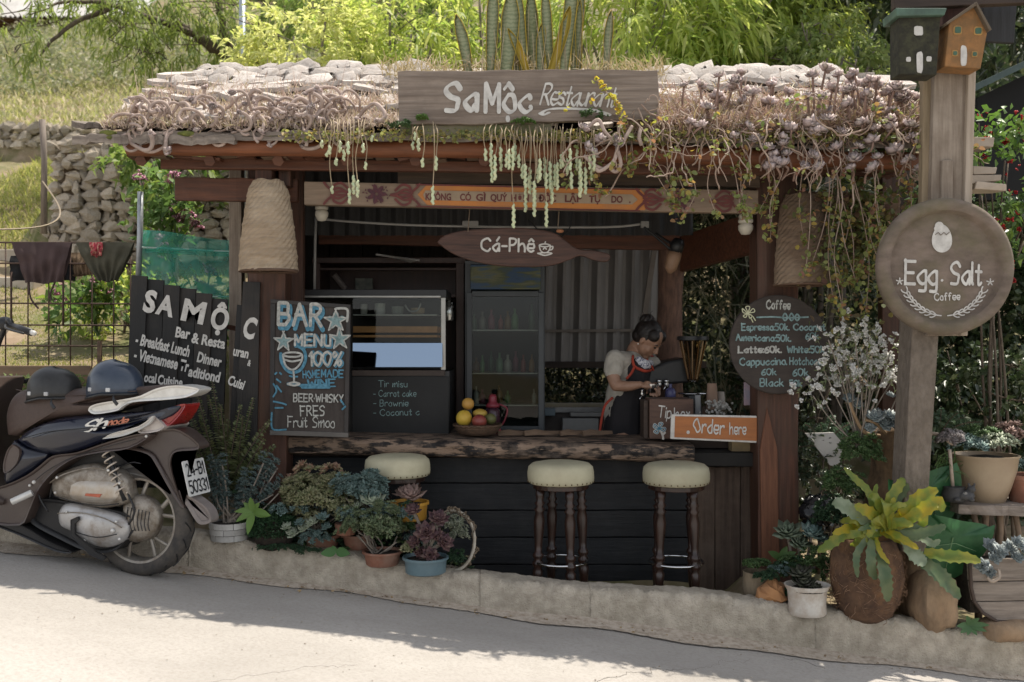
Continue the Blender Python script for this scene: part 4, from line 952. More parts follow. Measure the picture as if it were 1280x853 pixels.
def star(cx, cy, r, seed):
 rg = random.Random(seed); p = []
 for k in range(11):
  a = 1.57 + k * .6283 + rg.uniform(-.1, .1); q_ = r * (1 if k % 2 == 0 else .38); p += [(q_ * math.cos(a) / 10, q_ * math.sin(a) / 10)] * 2
 o = P(cx, cy, Y); U = Vector((S(10, Y), 0, 0)); V_ = Vector((0, 0, S(10, Y))); mb = MB()
 draw(mb, [[p[i], p[i+2]] for i in range(0, 20, 2)], o, U, V_, S(1.7, Y), .008); mb.build('star_drawing', chalkw, t)
 mb = MB(); draw(mb, [[(math.cos(1.57+k*1.2566)*r*.06, math.sin(1.57+k*1.2566)*r*.06), (0, 0)] for k in range(5)], o, U, V_, S(r * .45, Y), .004); mb.build('star_fill', chalkt, t)
star(420, 401, 15, 1); star(425, 424, 14, 2); star(355, 427, 13, 3)
dd([[(54, 84), (68, 83), (68, 68)]], 3, chalkw)
# ---------------- round coffee price board
Y = 5.60
t = thing('coffee_board', P(973, 495, Y), 'round dark wooden board of chalked coffee prices on the right hut post', 'chalkboard')
mb = MB(); c = P(973, 431, Y); rr = S(62, Y); M_ = Matrix.Rotation(R(90), 3, 'X')
mb.lathe([(rr*.96, -.02), (rr, -.012), (rr, .012), (rr*.985, .016)], c, 48, M_, wob=.006, sx=1.0, sy=1.0)
mb.build('disc', mat('round_board', (.028, .022, .019), (.045, .036, .031), scale=4, stretch=(1, 1, 5), rough=.85, bump=.4, dirt=(.07, .055, .046), dscale=5, damt=.4), t, bevel=.003)
Y = 5.6 - .016
def cb(txt, a, ya, b, yb, h, w_, m=chalkt, seed=1): letter(txt, P(a, ya, Y), P(b, yb, Y), S(h, Y), S(w_*1.2, Y), m, t, seed=seed, jit=.15)
cb('Coffee', 958, 386, 987, 387, 10.5, 1.9, chalkw, 3)
cb('Espresso:50k.', 927, 413, 986, 413, 8, 1.5, seed=4); cb('Coconut', 992, 413, 1031, 413, 8, 1.5, seed=5)
cb('Americano:50k.', 920, 426, 988, 427, 8, 1.5, seed=6); cb('60k', 1007, 424, 1023, 424, 8, 1.2, seed=7)
cb('Latte:60k.', 923, 441, 976, 441, 8, 1.7, chalkw, 8); cb('White:50k', 984, 441, 1030, 441, 8, 1.5, seed=9)
cb('Cappuccino.', 925, 457, 983, 456, 9, 1.5, seed=10); cb('Hotchoco', 987, 456, 1026, 456, 9, 1.5, seed=11)
cb('60k', 952, 469, 970, 469, 8, 1.2, seed=12); cb('60k', 991, 470, 1010, 470, 9, 1.4, seed=13); cb('Black', 950, 483, 979, 483, 9.5, 1.4, seed=14); cb('50k', 987, 483, 1002, 483, 7.5, 1.4, seed=15)
mb = MB(); U = Vector((S(10, Y), 0, 0)); V_ = Vector((0, 0, S(10, Y)))
draw(mb, [[(0, 0), (2, .06), (4, -.05), (6.4, .05)], [(3.2, 0), (3.5, .5), (3.8, 0), (3.5, -.4), (3.2, 0)], [(4.0, 0), (4.3, .5), (4.6, 0), (4.3, -.4), (4, 0)], [(4.7, 0), (5, .4), (5.3, 0), (5, -.4), (4.7, 0)]], P(946, 397, Y), U, V_, S(2, Y)); mb.build('underline_drawing', chalkt, t)
mb = MB(); draw(mb, [[(0, 0), (-.6, .1), (-.7, .6), (0, 0), (-.3, .8), (.2, .8), (0, 0), (.6, .6), (.8, .2), (0, 0), (.5, -.3), (.2, -.6), (0, 0), (-.3, -.5), (-.6, -.3), (0, 0)], [(.3, -.5), (.6, -1.1)], [(.6, -.4), (.9, -.9)]], P(935, 392, Y), U, V_, S(1.2, Y)); mb.build('flower_drawing', mat('chalk_yellow', (.6, .6, .4)), t)
# ---------------- Egg . Salt round sign on the concrete post
Y = 4.86
t = thing('egg_sign', P(1180, 420, Y), 'large round dished wooden tray lettered Egg . Salt coffee on the roadside post', 'sign')
eggw = mat('tray_wood', (.18, .138, .11), (.105, .08, .062), scale=7, stretch=(1, 1, 2), rough=.85, bump=.7, dirt=(.10, .09, .045), dscale=3.5, damt=.85)
mb = MB(); c = P(1180, 334, Y); rr = S(85.5, Y)
mb.lathe([(rr*.80, .03), (rr*.97, .028), (rr, .012), (rr, -.012), (rr*.985, -.03), (rr*.93, -.042), (rr*.87, -.042), (rr*.825, -.034), (rr*.80, -.008), (rr*.78, .002), (rr*.4, .002), (.001, .002)], c, 72, Matrix.Rotation(R(90), 3, 'X') @ Matrix.Scale(-1, 3, (0, 0, 1)) if False else Matrix.Rotation(R(90), 3, 'X') @ Matrix.Diagonal((1, 1, -1)), wob=.004)
# face must point to the road: profile z -> -y
mb2 = MB(); vs = [Vector(v) for v in mb.v]; mb2.add(vs, [f[::-1] for f in mb.f])
ob = mb2.build('tray', eggw, t, smooth=True, angle=45)
yy = min(v.co.y for v in ob.data.vertices)
Y = 4.862
def eg(txt, a, ya, b, yb, h, w_, seed=1, **k): letter(txt, P(a, ya, Y), P(b, yb, Y), S(h, Y), S(w_, Y), white, t, seed=seed, jit=.12, lift=.004, **k)
eg('Egg', 1131, 355, 1170, 356, 28, 4.2, 5, nib=.2, gap=1.5); eg('.', 1177, 351, 1178, 351, 5, 3.4, fit=False); eg('Salt', 1188, 355, 1226, 356, 27, 4.0, 6, nib=.2, gap=1.5); eg('Coffee', 1168, 376, 1199, 375, 9, 1.6, 7)
mb = MB(); vs = [P(1177 + 12.5 * math.sin(a) * (1 - .12 * math.cos(a)), 299 - 18 * math.cos(a) if math.cos(a) > 0 else 299 - 17 * math.cos(a), Y) + UN * .004 for a in [6.283 * k / 28 for k in range(28)]]
mb.prism([(v.x, v.z) for v in vs], Y - .005, Y - .001)
for cx, cy, r in ((1173.5, 283, 5.5), (1170, 286, 3)): mb.prism([(P(cx + r * math.cos(a), 0, Y).x, P(0, cy + r * math.sin(a), Y).z) for a in [6.283 * k / 14 for k in range(14)]], Y - .0065 - .001 * (r < 4), Y - .001)
mb.build('egg_drawing', white, t)
mb = MB(); draw(mb, [[(-1, 0), (-1, 0), (-.6, .3), (-.6, .3), (-.3, -.05), (-.3, -.05), (.1, .3), (.1, .3), (.4, 0), (.4, 0), (.8, .35)]], P(1178, 294, Y), Vector((S(10, Y), 0, 0)), Vector((0, 0, S(10, Y))), S(.9, Y), .0085); mb.build('egg_crack', eggw, t)
mb = MB(); U = Vector((S(10, Y), 0, 0)); V_ = Vector((0, 0, S(10, Y))); st = []
for sgn in (-1, 1):
 pts = []
 for k in range(9):
  u = k / 8; a = R(-90) + sgn * (R(4) + u * R(56)); pts.append((5.4 * math.cos(a), 5.6 * math.sin(a) + .4))
 st.append(pts)
 for k in range(1, 9):
  x, z = pts[k]; a = math.atan2(pts[k][1] - pts[k-1][1], pts[k][0] - pts[k-1][0])
  for s2 in (-1, 1): st.append([(x, z), (x + .55 * math.cos(a + s2 * .65), z + .55 * math.sin(a + s2 * .65)), (x + .85 * math.cos(a + s2 * .45), z + .85 * math.sin(a + s2 * .45))])
for cx, cz in ((-5.6, -.9), (5.7, -1.0)):
 for k in range(5): a = 1.57 + k * 1.2566; st.append([(cx, cz), (cx + .42 * math.cos(a), cz + .42 * math.sin(a))])
draw(mb, st, P(1180, 343, Y), U, V_, S(1.5, Y), .004, nib=0); mb.build('laurel_drawing', white, t)
# ---------------- sign post cluster that carries the tray and bird houses
t = thing('sign_post', Vector((P(1160, 0, 4.95).x, 4.98, roadz(2.1))), 'tall post of pale timber boards above a leaning concrete pillar at the right', 'post')
conc = mat('pillar_concrete', (.175, .145, .118), (.11, .09, .072), scale=30, stretch=(1, 1, .6), rough=.95, bump=1, bscale=60, dirt=(.12, .095, .07), dscale=5, damt=.6)
def quad(name, c, Y, th, m, lab=None): board(name, c, Y, th, m, parent=t, bevel=.005)
quad('concrete_pillar', [(1141, 395), (1175, 395), (1162, 600), (1158, 690), (1128, 690), (1131, 600)], 4.98, .17, conc)
quad('board', [(1168, 60), (1178, 60), (1168, 420), (1158, 420)], 5.03, .04, darkwood)
quad('board', [(1155, 60), (1170, 60), (1161, 420), (1150, 420)], 5.00, .05, mat('post_yellow', (.26, .20, .13), (.17, .13, .08), scale=6, stretch=(8, 8, .5), rough=.9, bump=.5))
quad('board', [(1169, 60), (1212, 60), (1206, 420), (1159, 420)], 4.96, .05, greywoodv)
quad('board', [(1212, 40), (1222, 40), (1210, 420), (1201, 420)], 4.935, .1, mat('post_sunlit_edge', (.42, .35, .28), (.32, .26, .2), scale=6, stretch=(8, 8, .5), rough=.85, bump=.4))  # pale colour paints the sunlit right edge of the post
quad('board', [(1178, 200), (1192, 200), (1190, 300), (1176, 300)], 4.94, .03, greywoodv)
quad('board', [(1180, -60), (1216, -60), (1214, 60), (1178, 60)], 4.99, .08, mat('post_dark_red', (.09, .04, .03), (.05, .025, .02), scale=6, stretch=(8, 8, .5), rough=.8))
quad('cross_board', [(1118, -6), (1292, -14), (1292, 3), (1118, 11)], 4.9, .05, darkwood)
quad('cross_board', [(1222, -60), (1276, -60), (1268, 54), (1232, 52)], 5.1, .03, mat('dark_panel', (.03, .03, .032), (.02, .02, .02), scale=5, stretch=(9, 9, .5)))
# ---------------- bird houses
Y = 4.82
t = thing('bird_house', P(1150, 95, Y), 'dark mossy flat-roofed bird house with painted white door', 'bird house')
bh1 = mat('bird_dark', (.03, .028, .018), (.018, .017, .012), scale=30, rough=.9, bump=.5, dirt=(.07, .07, .035), dscale=20, damt=.6)
board('box', [(1124, 20), (1176, 19), (1171, 94), (1124, 93)], Y, .12, bh1, parent=t)
board('roof', [(1120, 10), (1184, 10), (1181, 19), (1121, 20)], Y - .03, .18, mat('green_roof', (.08, .14, .10), (.05, .08, .06), scale=10, rough=.6), parent=t)
def dab(px, py, w_, h, m, name, r=2, lift=.003):
 mb = MB(); n = 14; pts = []
 for k in range(n):
  a = 6.283 * k / n; cx = abs(math.cos(a)) ** .5 * (1 if math.cos(a) > 0 else -1); cz = abs(math.sin(a)) ** .5 * (1 if math.sin(a) > 0 else -1)
  p = P(px + cx * w_/2 * rnd(.9, 1.05), py + cz * h/2 * rnd(.93, 1.05), Y); pts.append((p.x, p.z))
 mb.prism(pts, Y - lift, Y + .002); mb.build(name, m, t)
dab(1148, 39, 12, 12, white, 'round_window'); dab(1149.5, 78, 8, 27, white, 'door'); dab(1135.5, 74.5, 6, 6, white, 'window'); dab(1161, 74, 6.5, 6.5, white, 'window')
t = thing('bird_house', P(1208, 85, Y), 'orange gabled bird house with white door and green windows', 'bird house')
bh2 = mat('bird_orange', (.27, .13, .045), (.17, .09, .035), scale=20, rough=.8, bump=.4, dirt=(.15, .09, .04), dscale=10, damt=.5)
board('box', [(1187, 27), (1221, 5), (1235, 36), (1226, 86), (1181, 83)], Y, .12, bh2, parent=t)
for c in ([(1183, 28), (1221, 2), (1222, 6), (1184, 31)], [(1221, 2), (1240, 37), (1237, 39), (1220, 6)]): board('roof_board', c, Y - .03, .18, mat('bird_roof', (.12, .09, .06), scale=10), parent=t, bevel=.002)
gr = plain('green_paint', (.05, .11, .07))
for px, py, s_ in ((1197, 38, 9), (1222.5, 39, 9), (1193.5, 67, 6), (1218, 68, 6)):
 dab(px, py, s_ + 2, s_ + 2, mat('pale_orange', (.42, .24, .08)), 'window_frame', lift=.003); dab(px, py, s_ - 1, s_ - 1, gr, 'window', lift=.006)
dab(1204.5, 70, 8, 26, white, 'door')
# ---------------- tip box and order sign
Y = 5.86
t = thing('tip_box', P(838, 549, Y), 'brown wooden tip box with a painted flower on the bar counter', 'tip box')
mb = MB(); x0, x1 = P(812, 0, Y).x, P(867, 0, Y).x; zt, zb = P(0, 499, Y).z, P(0, 549, Y).z; mb.b2(x0, x1, Y, Y + .2, zb, zt)
mb.build('box', mat('box_wood', (.12, .068, .048), (.07, .04, .03), scale=5, stretch=(1, 6, 6), rough=.7, bump=.3), t, bevel=.005, label='plain brown wooden box')
mb = MB(); mb.b2(x0 - .03, x0 - .004, Y + .03, Y + .2, zb, zt - .01); mb.build('end_board', darkwood, t, bevel=.004)
letter('Tip', P(822, 521, Y), P(838, 523, Y), S(14, Y), S(1.8, Y), white, t, seed=3); letter('box', P(843, 523, Y), P(862, 523, Y), S(13, Y), S(1.6, Y), white, t, seed=4)
mb = MB(); U = Vector((S(8, Y), 0, 0)); V_ = Vector((0, 0, S(8, Y))); fl = [[(0, 0), (-.8, .2), (-.7, .7), (0, 0)], [(0, 0), (0, .8), (.5, .8), (0, 0)], [(0, 0), (.9, .1), (.7, -.4), (0, 0)], [(0, 0), (-.3, -.7), (-.8, -.4), (0, 0)], [(.2, -.3), (.5, -1.0), (.6, -1.6)], [(.5, -1), (.9, -.6)]]
draw(mb, fl, P(824, 536, Y), U, V_, S(2.6, Y), .003); mb.build('flower_drawing', white, t); mb = MB(); draw(mb, fl[:4], P(824, 536, Y), U, V_, S(1.1, Y), .007); mb.build('petal_fill', chalkb, t)
Y = 5.70
t = thing('order_sign', P(890, 552, Y), 'orange board with white border lettered Order here in front of the tip box', 'sign')
board('board', [(839, 518), (946, 520), (946, 554), (838, 549)], Y, .018, white, parent=t, bevel=.004)
board('orange_face', [(844, 520.5), (946, 522.5), (946, 551.5), (843, 546.8)], Y - .003, .006, mat('order_orange', (.33, .115, .03), (.26, .09, .025), scale=10, stretch=(.6, 4, 4), rough=.5, bump=.1), parent=t, bevel=0)
Y = 5.697
letter('Order', P(866, 540, Y), P(904, 543, Y), S(17, Y), S(2.3, Y), white, t, seed=5, jit=.1); letter('here', P(912, 543, Y), P(932, 543, Y), S(14, Y), S(2, Y), white, t, seed=6, jit=.1)
letter('.', P(860, 541, Y), P(861, 541, Y), S(14, Y), S(4, Y), white, t, fit=False)
random.seed(51)
# ================================================================ scooter, parked along the kerb and heading out of the left edge
TH = R(15); SO = P(186, 719, 5.10); SO.z = roadz(SO.x) + .004
_r = Vector((math.cos(TH), -math.sin(TH), 0)); _n = Vector((-math.sin(TH), -math.cos(TH), 0))
def SC(s, off, h): return SO + _r * s + _n * off + Vector((0, 0, h))
def SP(px, py, off):
 d = Vector(((px - 640) / F, 1, -(py - 426.5) / F)); C = Vector((0, 0, CZ)); t = (off - (C - SO).dot(_n)) / d.dot(_n); p = C + d * t
 return ((p - SO).dot(_r), p.z - SO.z)
brownp = mat('scooter_brown', (.062, .043, .037), (.05, .035, .030), scale=3, rough=.42, bump=.02, spec=.5, dirt=(.11, .09, .075), dscale=8, damt=.3, coat=.12)
navyp = mat('scooter_navy', (.006, .008, .020), (.005, .007, .016), scale=3, rough=.25, bump=0, coat=.5, dirt=(.03, .027, .027), dscale=6, damt=.2)
seatp = mat('seat_vinyl', (.07, .046, .038), (.055, .037, .031), scale=60, rough=.55, bump=.25)
silverp = mat('silver_plastic', (.62, .61, .58), (.54, .53, .5), scale=20, rough=.35, metal=.25, bump=.05, dirt=(.3, .26, .22), dscale=9, damt=.35)
engm = mat('engine_alloy', (.32, .29, .25), (.22, .19, .155), scale=24, rough=.5, metal=.5, bump=.6, dirt=(.13, .095, .065), dscale=12, damt=.9)
rubber = mat('tyre_rubber', (.035, .033, .032), (.06, .053, .046), scale=12, rough=.85, bump=.3, dirt=(.15, .125, .10), dscale=9, damt=.5)
blackp = plain('black_plastic', (.018, .018, .019), rough=.45)
scoot = thing('motor_scooter', SO, 'brown and navy motor scooter parked on the road against the kerb', 'motor scooter')
def tap(s): return 1 - .5 * min(1, max(0, (s + .02) / .34)) ** 1.0
def SPt(px, py, w):
 a = SP(px, py, w); b = SP(px, py, w * tap(a[0])); return SP(px, py, w * tap(b[0]))
def pillow(name, out, w0, w1, ins, m, parent=scoot, dome=0, steps=5, smooth=True, k=3, angle=None, label=None, tr=None):
 """outline traced on the near side, swept across the width w0(near)..w1(far) with rounded-in flanks"""
 loc = [SPt(a, b, w0) for a, b in out]
 if k: loc = [(p.x, p.z) for p in smooth_path([Vector((a, 0, b)) for a, b in loc + loc[:1]], k)[:-1]]
 n = len(loc); a_ = sum(loc[i][0]*loc[(i+1)%n][1]-loc[(i+1)%n][0]*loc[i][1] for i in range(n)); sg = 1 if a_ > 0 else -1
 nr = []
 for i in range(n):
  x0, z0 = loc[i-1]; x1, z1 = loc[(i+1) % n]; d = math.hypot(x1-x0, z1-z0) or 1; nr.append((-(z1-z0)/d*sg, (x1-x0)/d*sg))
 mid = (w0 + w1) / 2; hw = (w0 - w1) / 2; rings = []; S_ = []
 for j in range(steps): t = j / (steps - 1) * math.pi / 2; S_.append((math.cos(t), math.sin(t)))   # inset 1->0
 prof = [(mid + hw * (1 - (1 - s) * min(1, ins / max(hw, 1e-6)) * 1.0), c) for c, s in S_]
 prof = [(o, c) for o, c in prof]
 far = [(2 * mid - o, c) for o, c in prof[::-1]]
 for o, c in prof + far: rings.append([SC(x + nx * ins * c, o * tap(x), z + nz * ins * c) for (x, z), (nx, nz) in zip(loc, nr)])
 if dome:
  cx = sum(p[0] for p in loc) / n; cz = sum(p[1] for p in loc) / n; bx = max(p[0] for p in loc) - min(p[0] for p in loc); bz = max(p[1] for p in loc) - min(p[1] for p in loc)
  def dm(q, o): return [SC(cx + (x - cx) * q, o * tap(x), cz + (z - cz) * q) for x, z in loc]
  Q = (.1, .3, .5, .66, .78, .87, .94, .98, 1); E = [(q, (dome + ins) * (1 - (1 - q ** 2.6) ** .5)) for q in Q]
  rings = [dm(q, w0 + dome - e) for q, e in E] + [dm(q, w1 - dome + e) for q, e in E[::-1]]
 mb = MB(); vs = [v for rg in rings for v in rg]; fs = []
 for j in range(len(rings) - 1):
  for i in range(n): fs.append((j*n+i, (j+1)*n+i, (j+1)*n+(i+1)%n, j*n+(i+1)%n))
 mb.add(vs, fs + [tuple(range(n)), tuple((len(rings)-1)*n+i for i in range(n))[::-1]])
 if sg < 0: mb.f = [f[::-1] for f in mb.f]
 return mb.build(name, m, parent, smooth=smooth, angle=angle or 60, label=label)
# wheel
def wheel(s0, h0, Rr, name, lab=None):
 mb = MB(); M_ = Matrix((( _r.x, 0, _n.x), (_r.y, 0, _n.y), (0, 1, 0)))   # local x->r, y->up, z->n
 M_ = Matrix(((_r.x, 0, _n.x), (_r.y, 0, _n.y), (0, 1, 0)))
 c = SC(s0, 0, h0)
 prof = [(Rr*.75, .045), (Rr*.80, .052), (Rr*.88, .054), (Rr*.94, .047), (Rr*.985, .028), (Rr, 0), (Rr*.985, -.028), (Rr*.94, -.047), (Rr*.88, -.054), (Rr*.80, -.052), (Rr*.75, -.045)]
 N = 60; vs = []; fs = []
 for i, (r_, z) in enumerate(prof):
  for j in range(N):
   a = 6.283 * j / N; vs.append(c + M_ @ Vector((r_ * math.cos(a), r_ * math.sin(a), z)))
 for i in range(len(prof) - 1):
  for j in range(N): fs.append((i*N+j, i*N+(j+1)%N, (i+1)*N+(j+1)%N, (i+1)*N+j))
 mb.add(vs, fs); ty = mb.build('tyre', rubber, scoot, smooth=True, label=lab)
 mb = MB()
 for j in range(20):                                 # raised tread bars between grooves
  for sd in (-1, 1):
   pts = []
   for q_ in range(5):
    a = 6.283 * j / 20 + q_ * .045 + (.15 if sd > 0 else 0); z = sd * (.006 + .038 * q_ / 4); rad = Rr * (1.0 - .052 * (q_ / 4) ** 2) + .001
    pts.append(c + M_ @ Vector((rad * math.cos(a), rad * math.sin(a), z)))
   mb.tube(pts, .0035, 4)
 mb.build('tread', blackp, ty, kind='stuff')
 def ring(pr, m, nm, par):
  mb = MB(); vs = []; fs = []; K = len(pr)
  for i, (r_, z) in enumerate(pr):
   for j in range(N): a = 6.283 * j / N; vs.append(c + M_ @ Vector((r_ * math.cos(a), r_ * math.sin(a), z)))
  for i in range(K):
   for j in range(N): fs.append((i*N+j, ((i+1)%K)*N+j, ((i+1)%K)*N+(j+1)%N, i*N+(j+1)%N))
  mb.add(vs, fs); return mb.build(nm, m, par, smooth=True, angle=40)
 rim = mat('rim_alloy', (.34, .315, .28), (.25, .225, .19), scale=20, rough=.45, metal=.35, bump=.2, dirt=(.17, .13, .10), dscale=10, damt=.6)
 rm = ring([(Rr*.77, .047), (Rr*.72, .044), (Rr*.70, .02), (Rr*.69, -.02), (Rr*.72, -.044), (Rr*.77, -.047), (Rr*.755, 0)], rim, 'rim', scoot)
 for k in range(5):
  a = k * 1.2566 + .35; mb = MB()
  for sp in (-.16, .16):
   p0 = c + M_ @ Vector((.04 * math.cos(a), .04 * math.sin(a), .02)); p1 = c + M_ @ Vector((Rr*.42 * math.cos(a + sp*.7), Rr*.42 * math.sin(a + sp*.7), .022)); p2 = c + M_ @ Vector((Rr*.72 * math.cos(a + sp*1.5), Rr*.72 * math.sin(a + sp*1.5), .018))
   mb.tube(smooth_path([p0, p1, p2], 4), .009, 6, flat=1.6)
  mb.build('spoke', rim, rm, smooth=True)
 mb = MB(); mb.tube([c + M_ @ Vector((0, 0, .05)), c + M_ @ Vector((0, 0, -.05))], .055, 20); mb.tube([c + M_ @ Vector((0, 0, .075)), c + M_ @ Vector((0, 0, .04))], .03, 16); mb.build('hub', engm, rm, smooth=True, angle=40)
wheel(-.033, .287, .287, 'rear'); wheel(-1.29, .287 + .13, .285, 'front')
# mudguard inside, rear
pillow('wheel_well', [(66, 600), (95, 572), (150, 556), (178, 560), (186, 578), (176, 580), (160, 580), (120, 600), (90, 640), (60, 640)], .07, -.07, .01, blackp)
pillow('inner_mudguard', [(133, 584), (150, 577), (178, 578), (192, 590), (182, 596), (160, 592), (140, 596)], .055, -.055, .01, mat('grey_guard', (.13, .125, .115), rough=.6))
# body
pillow('seat', [(3, 545), (1, 521), (7, 501), (20, 489), (45, 484), (85, 486), (110, 487), (150, 485), (200, 482), (213, 487), (200, 498), (160, 508), (115, 520), (63, 525), (33, 535), (17, 546)], .115, -.115, .05, seatp, dome=.03)
pillow('side_panel', [(16, 551), (31, 538), (60, 526), (88, 521), (150, 517), (196, 513), (222, 507), (212, 520), (186, 530), (160, 543), (128, 553), (95, 565), (68, 570), (48, 567), (28, 560)], .155, -.155, .04, navyp, dome=.03)
pillow('lower_panel', [(14, 551), (30, 560), (57, 568), (46, 582), (30, 594), (5, 607), (2, 590), (5, 566)], .155, -.155, .03, navyp, dome=.012)
pillow('panel_insert', [(15, 556), (24, 563), (20, 580), (6, 592), (4, 580), (9, 563)], .178, .16, .006, brownp)
pillow('body_skirt', [(-20, 612), (5, 607), (32, 595), (50, 582), (66, 570), (95, 566), (128, 555), (170, 543), (187, 545), (160, 561), (125, 566), (96, 572), (76, 583), (60, 597), (46, 616), (36, 640), (24, 657), (-20, 650)], .155, -.155, .012, brownp)
pillow('tail_fender', [(128, 556), (150, 549), (187, 540), (214, 536), (228, 540), (244, 551), (249, 559), (243, 563), (220, 565), (213, 574), (214, 590), (224, 622), (230, 634), (224, 632), (206, 602), (194, 580), (184, 568), (160, 562), (140, 564)], .09, -.09, .014, brownp)
pillow('mudguard_tip', [(222, 614), (240, 622), (257, 634), (263, 645), (263, 653), (254, 656), (246, 653), (234, 634), (224, 620)], .07, -.07, .02, mat('tip_grey', (.17, .145, .135), (.23, .2, .185), scale=9, rough=.6), label='paler dusty lower tip of the rear mudguard')
pillow('footboard', [(-20, 640), (24, 655), (60, 676), (90, 690), (70, 690), (20, 668), (-20, 652)], .12, -.12, .01, blackp)
pillow('silver_trim', [(128, 549), (140, 542), (173, 533), (191, 520), (186, 530), (170, 539), (150, 546)], .187, .165, .006, silverp)
pillow('grab_rail', [(110, 513), (113, 508), (125, 504), (150, 500), (175, 495), (195, 486), (218, 482), (245, 485), (248, 489), (240, 494), (226, 498), (190, 501), (165, 503), (152, 509), (145, 514), (118, 518)], .155, .125, .012, silverp)
pillow('grab_rail', [(175, 495), (195, 486), (218, 482), (245, 485), (248, 489), (240, 494), (226, 498), (190, 501)], .125, -.10, .012, silverp)
redm = mat('tail_lamp_red', (.30, .02, .018), (.2, .014, .012), scale=30, rough=.15, bump=0, coat=.7); clr = mat('clear_lens', (.42, .38, .35), (.3, .26, .24), scale=20, rough=.12, bump=0, coat=.7)
pillow('tail_light', [(191, 519), (212, 510), (229, 505), (231, 509), (223, 521), (213, 531), (207, 532)], .12, -.10, .012, redm)
pillow('indicator_lens', [(171, 538), (180, 529), (190, 520), (204, 532), (203, 536), (195, 540), (176, 542)], .15, -.15, .01, clr)
pillow('reflector', [(220, 573), (227, 567), (236, 566), (236, 574), (222, 579)], .03, -.03, .004, redm)
pillow('air_box', [(61, 600), (66, 594), (80, 588), (110, 580), (136, 586), (153, 597), (158, 612), (158, 627), (142, 634), (122, 636), (92, 630), (64, 621)], .13, .02, .03, engm, dome=.015)
pillow('air_box_plate', [(84, 604), (100, 597), (140, 600), (150, 612), (146, 626), (120, 630), (92, 626), (82, 618)],   .135, .10, .02, mat('engine_alloy_light', (.46, .43, .39), (.36, .32, .27), scale=8, rough=.35, metal=.5, bump=.2, dirt=(.3, .22, .14), dscale=14, damt=.6), dome=.02)
pillow('drive_cover', [(69, 645), (72, 636), (82, 630), (116, 636), (145, 645), (156, 655), (157, 668), (150, 679), (130, 686), (108, 680), (88, 666), (72, 658)], .14, .03, .03, mat('cover_alloy', (.45, .44, .43), (.36, .35, .34), scale=8, rough=.38, metal=.4, bump=.15, dirt=(.2, .155, .115), dscale=11, damt=.8), dome=.02)
pillow('crankcase', [(30, 638), (45, 625), (75, 626), (150, 640), (170, 655), (160, 672), (140, 690), (110, 690), (70, 672), (40, 655)], .11, -.10, .02, blackp)
pillow('gearbox', [(150, 632), (168, 620), (190, 630), (196, 650), (188, 672), (165, 680), (150, 668)], .10, .0, .035, engm, dome=.01)
pillow('side_stand', [(88, 650), (97, 646), (98, 650), (93, 655), (93, 668), (120, 690), (132, 697), (128, 701), (112, 694), (88, 670)], .175, .16, .003, blackp, k=0)
pillow('badge', [(107, 617), (127, 618), (124, 622), (106, 620)], .156, .148, .001, mat('badge_red', (.5, .14, .08)), k=0)
a = SP(18, 627, .2); b = SP(35, 617, .2); mb = MB(); mb.tube([SC(a[0], .22, a[1]), SC(b[0], .17, b[1])], .018, 10); mb.build('foot_peg', silverp, scoot, bevel=.003)
mb = MB(); a = SP(42, 603, .17); mb.sphere(SC(a[0], .168, a[1]), .01, 8, 6); a = SP(140, 664, .16); mb.sphere(SC(a[0], .155, a[1]), .012, 8, 6); mb.build('bolt', silverp, scoot, kind='stuff')
def seam(pts, off, r, m, name='seam'):
 q_ = [SP(a, b, off) for a, b in pts]; mb = MB(); mb.tube(smooth_path([SC(s_, off, h_) for s_, h_ in q_], 4), r, 6); mb.build(name, m, scoot, smooth=True)
seam([(62, 604), (80, 593), (112, 585), (138, 590), (154, 602)], .142, .0035, engm); seam([(68, 620), (95, 628), (122, 632), (148, 630)], .143, .003, blackp); seam([(72, 642), (100, 641), (130, 648), (152, 660)], .156, .003, engm); seam([(90, 664), (120, 672), (146, 668)], .158, .0025, blackp)
for k in range(7): seam([(160 + k * 4.5, 634 + k), (158 + k * 4.5, 650 + k), (160 + k * 4.5, 664)], .108, .0028, blackp, 'cooling_fin')
seam([(30, 548), (60, 540), (100, 536), (150, 531), (185, 522)], .187, .0022, blackp); seam([(20, 487), (60, 495), (120, 493), (170, 489)], .135, .0025, seatp, 'seat_piping'); seam([(45, 600), (60, 588), (90, 572), (128, 560), (170, 549)], .158, .002, blackp)
seam([(150, 668), (168, 640), (150, 600), (135, 575)], .11, .006, blackp, 'brake_cable'); seam([(60, 640), (48, 618), (52, 600)], .13, .005, blackp, 'brake_cable')
for a_ in ((72, 597), (136, 588), (150, 604), (70, 616), (84, 640), (146, 652), (150, 674), (106, 676), (38, 607), (180, 546)):
 q_ = SP(*a_, .15); mb = MB(); mb.sphere(SC(q_[0], .155 * tap(q_[0]), q_[1]), .0075, 8, 6); mb.build('bolt', silverp, scoot, smooth=True)
# shock absorber
a = SP(129, 553, .12); b = SP(156, 626, .12); A_ = SC(a[0], .12, a[1]); B_ = SC(b[0], .12, b[1]); mb = MB(); mb.tube([A_, B_], .012, 8); sh = mb.build('shock_absorber', blackp, scoot, smooth=True)
mb = MB(); ax = (B_ - A_).normalized(); u = ax.orthogonal().normalized(); v = ax.cross(u); L = (B_ - A_).length
mb.tube([A_ + ax * (L * i / 110) + (u * math.cos(i * .55) + v * math.sin(i * .55)) * .026 for i in range(12, 100)], .0045, 5); mb.build('spring', mat('spring_pale', (.50, .43, .36), rough=.4), sh, smooth=True)
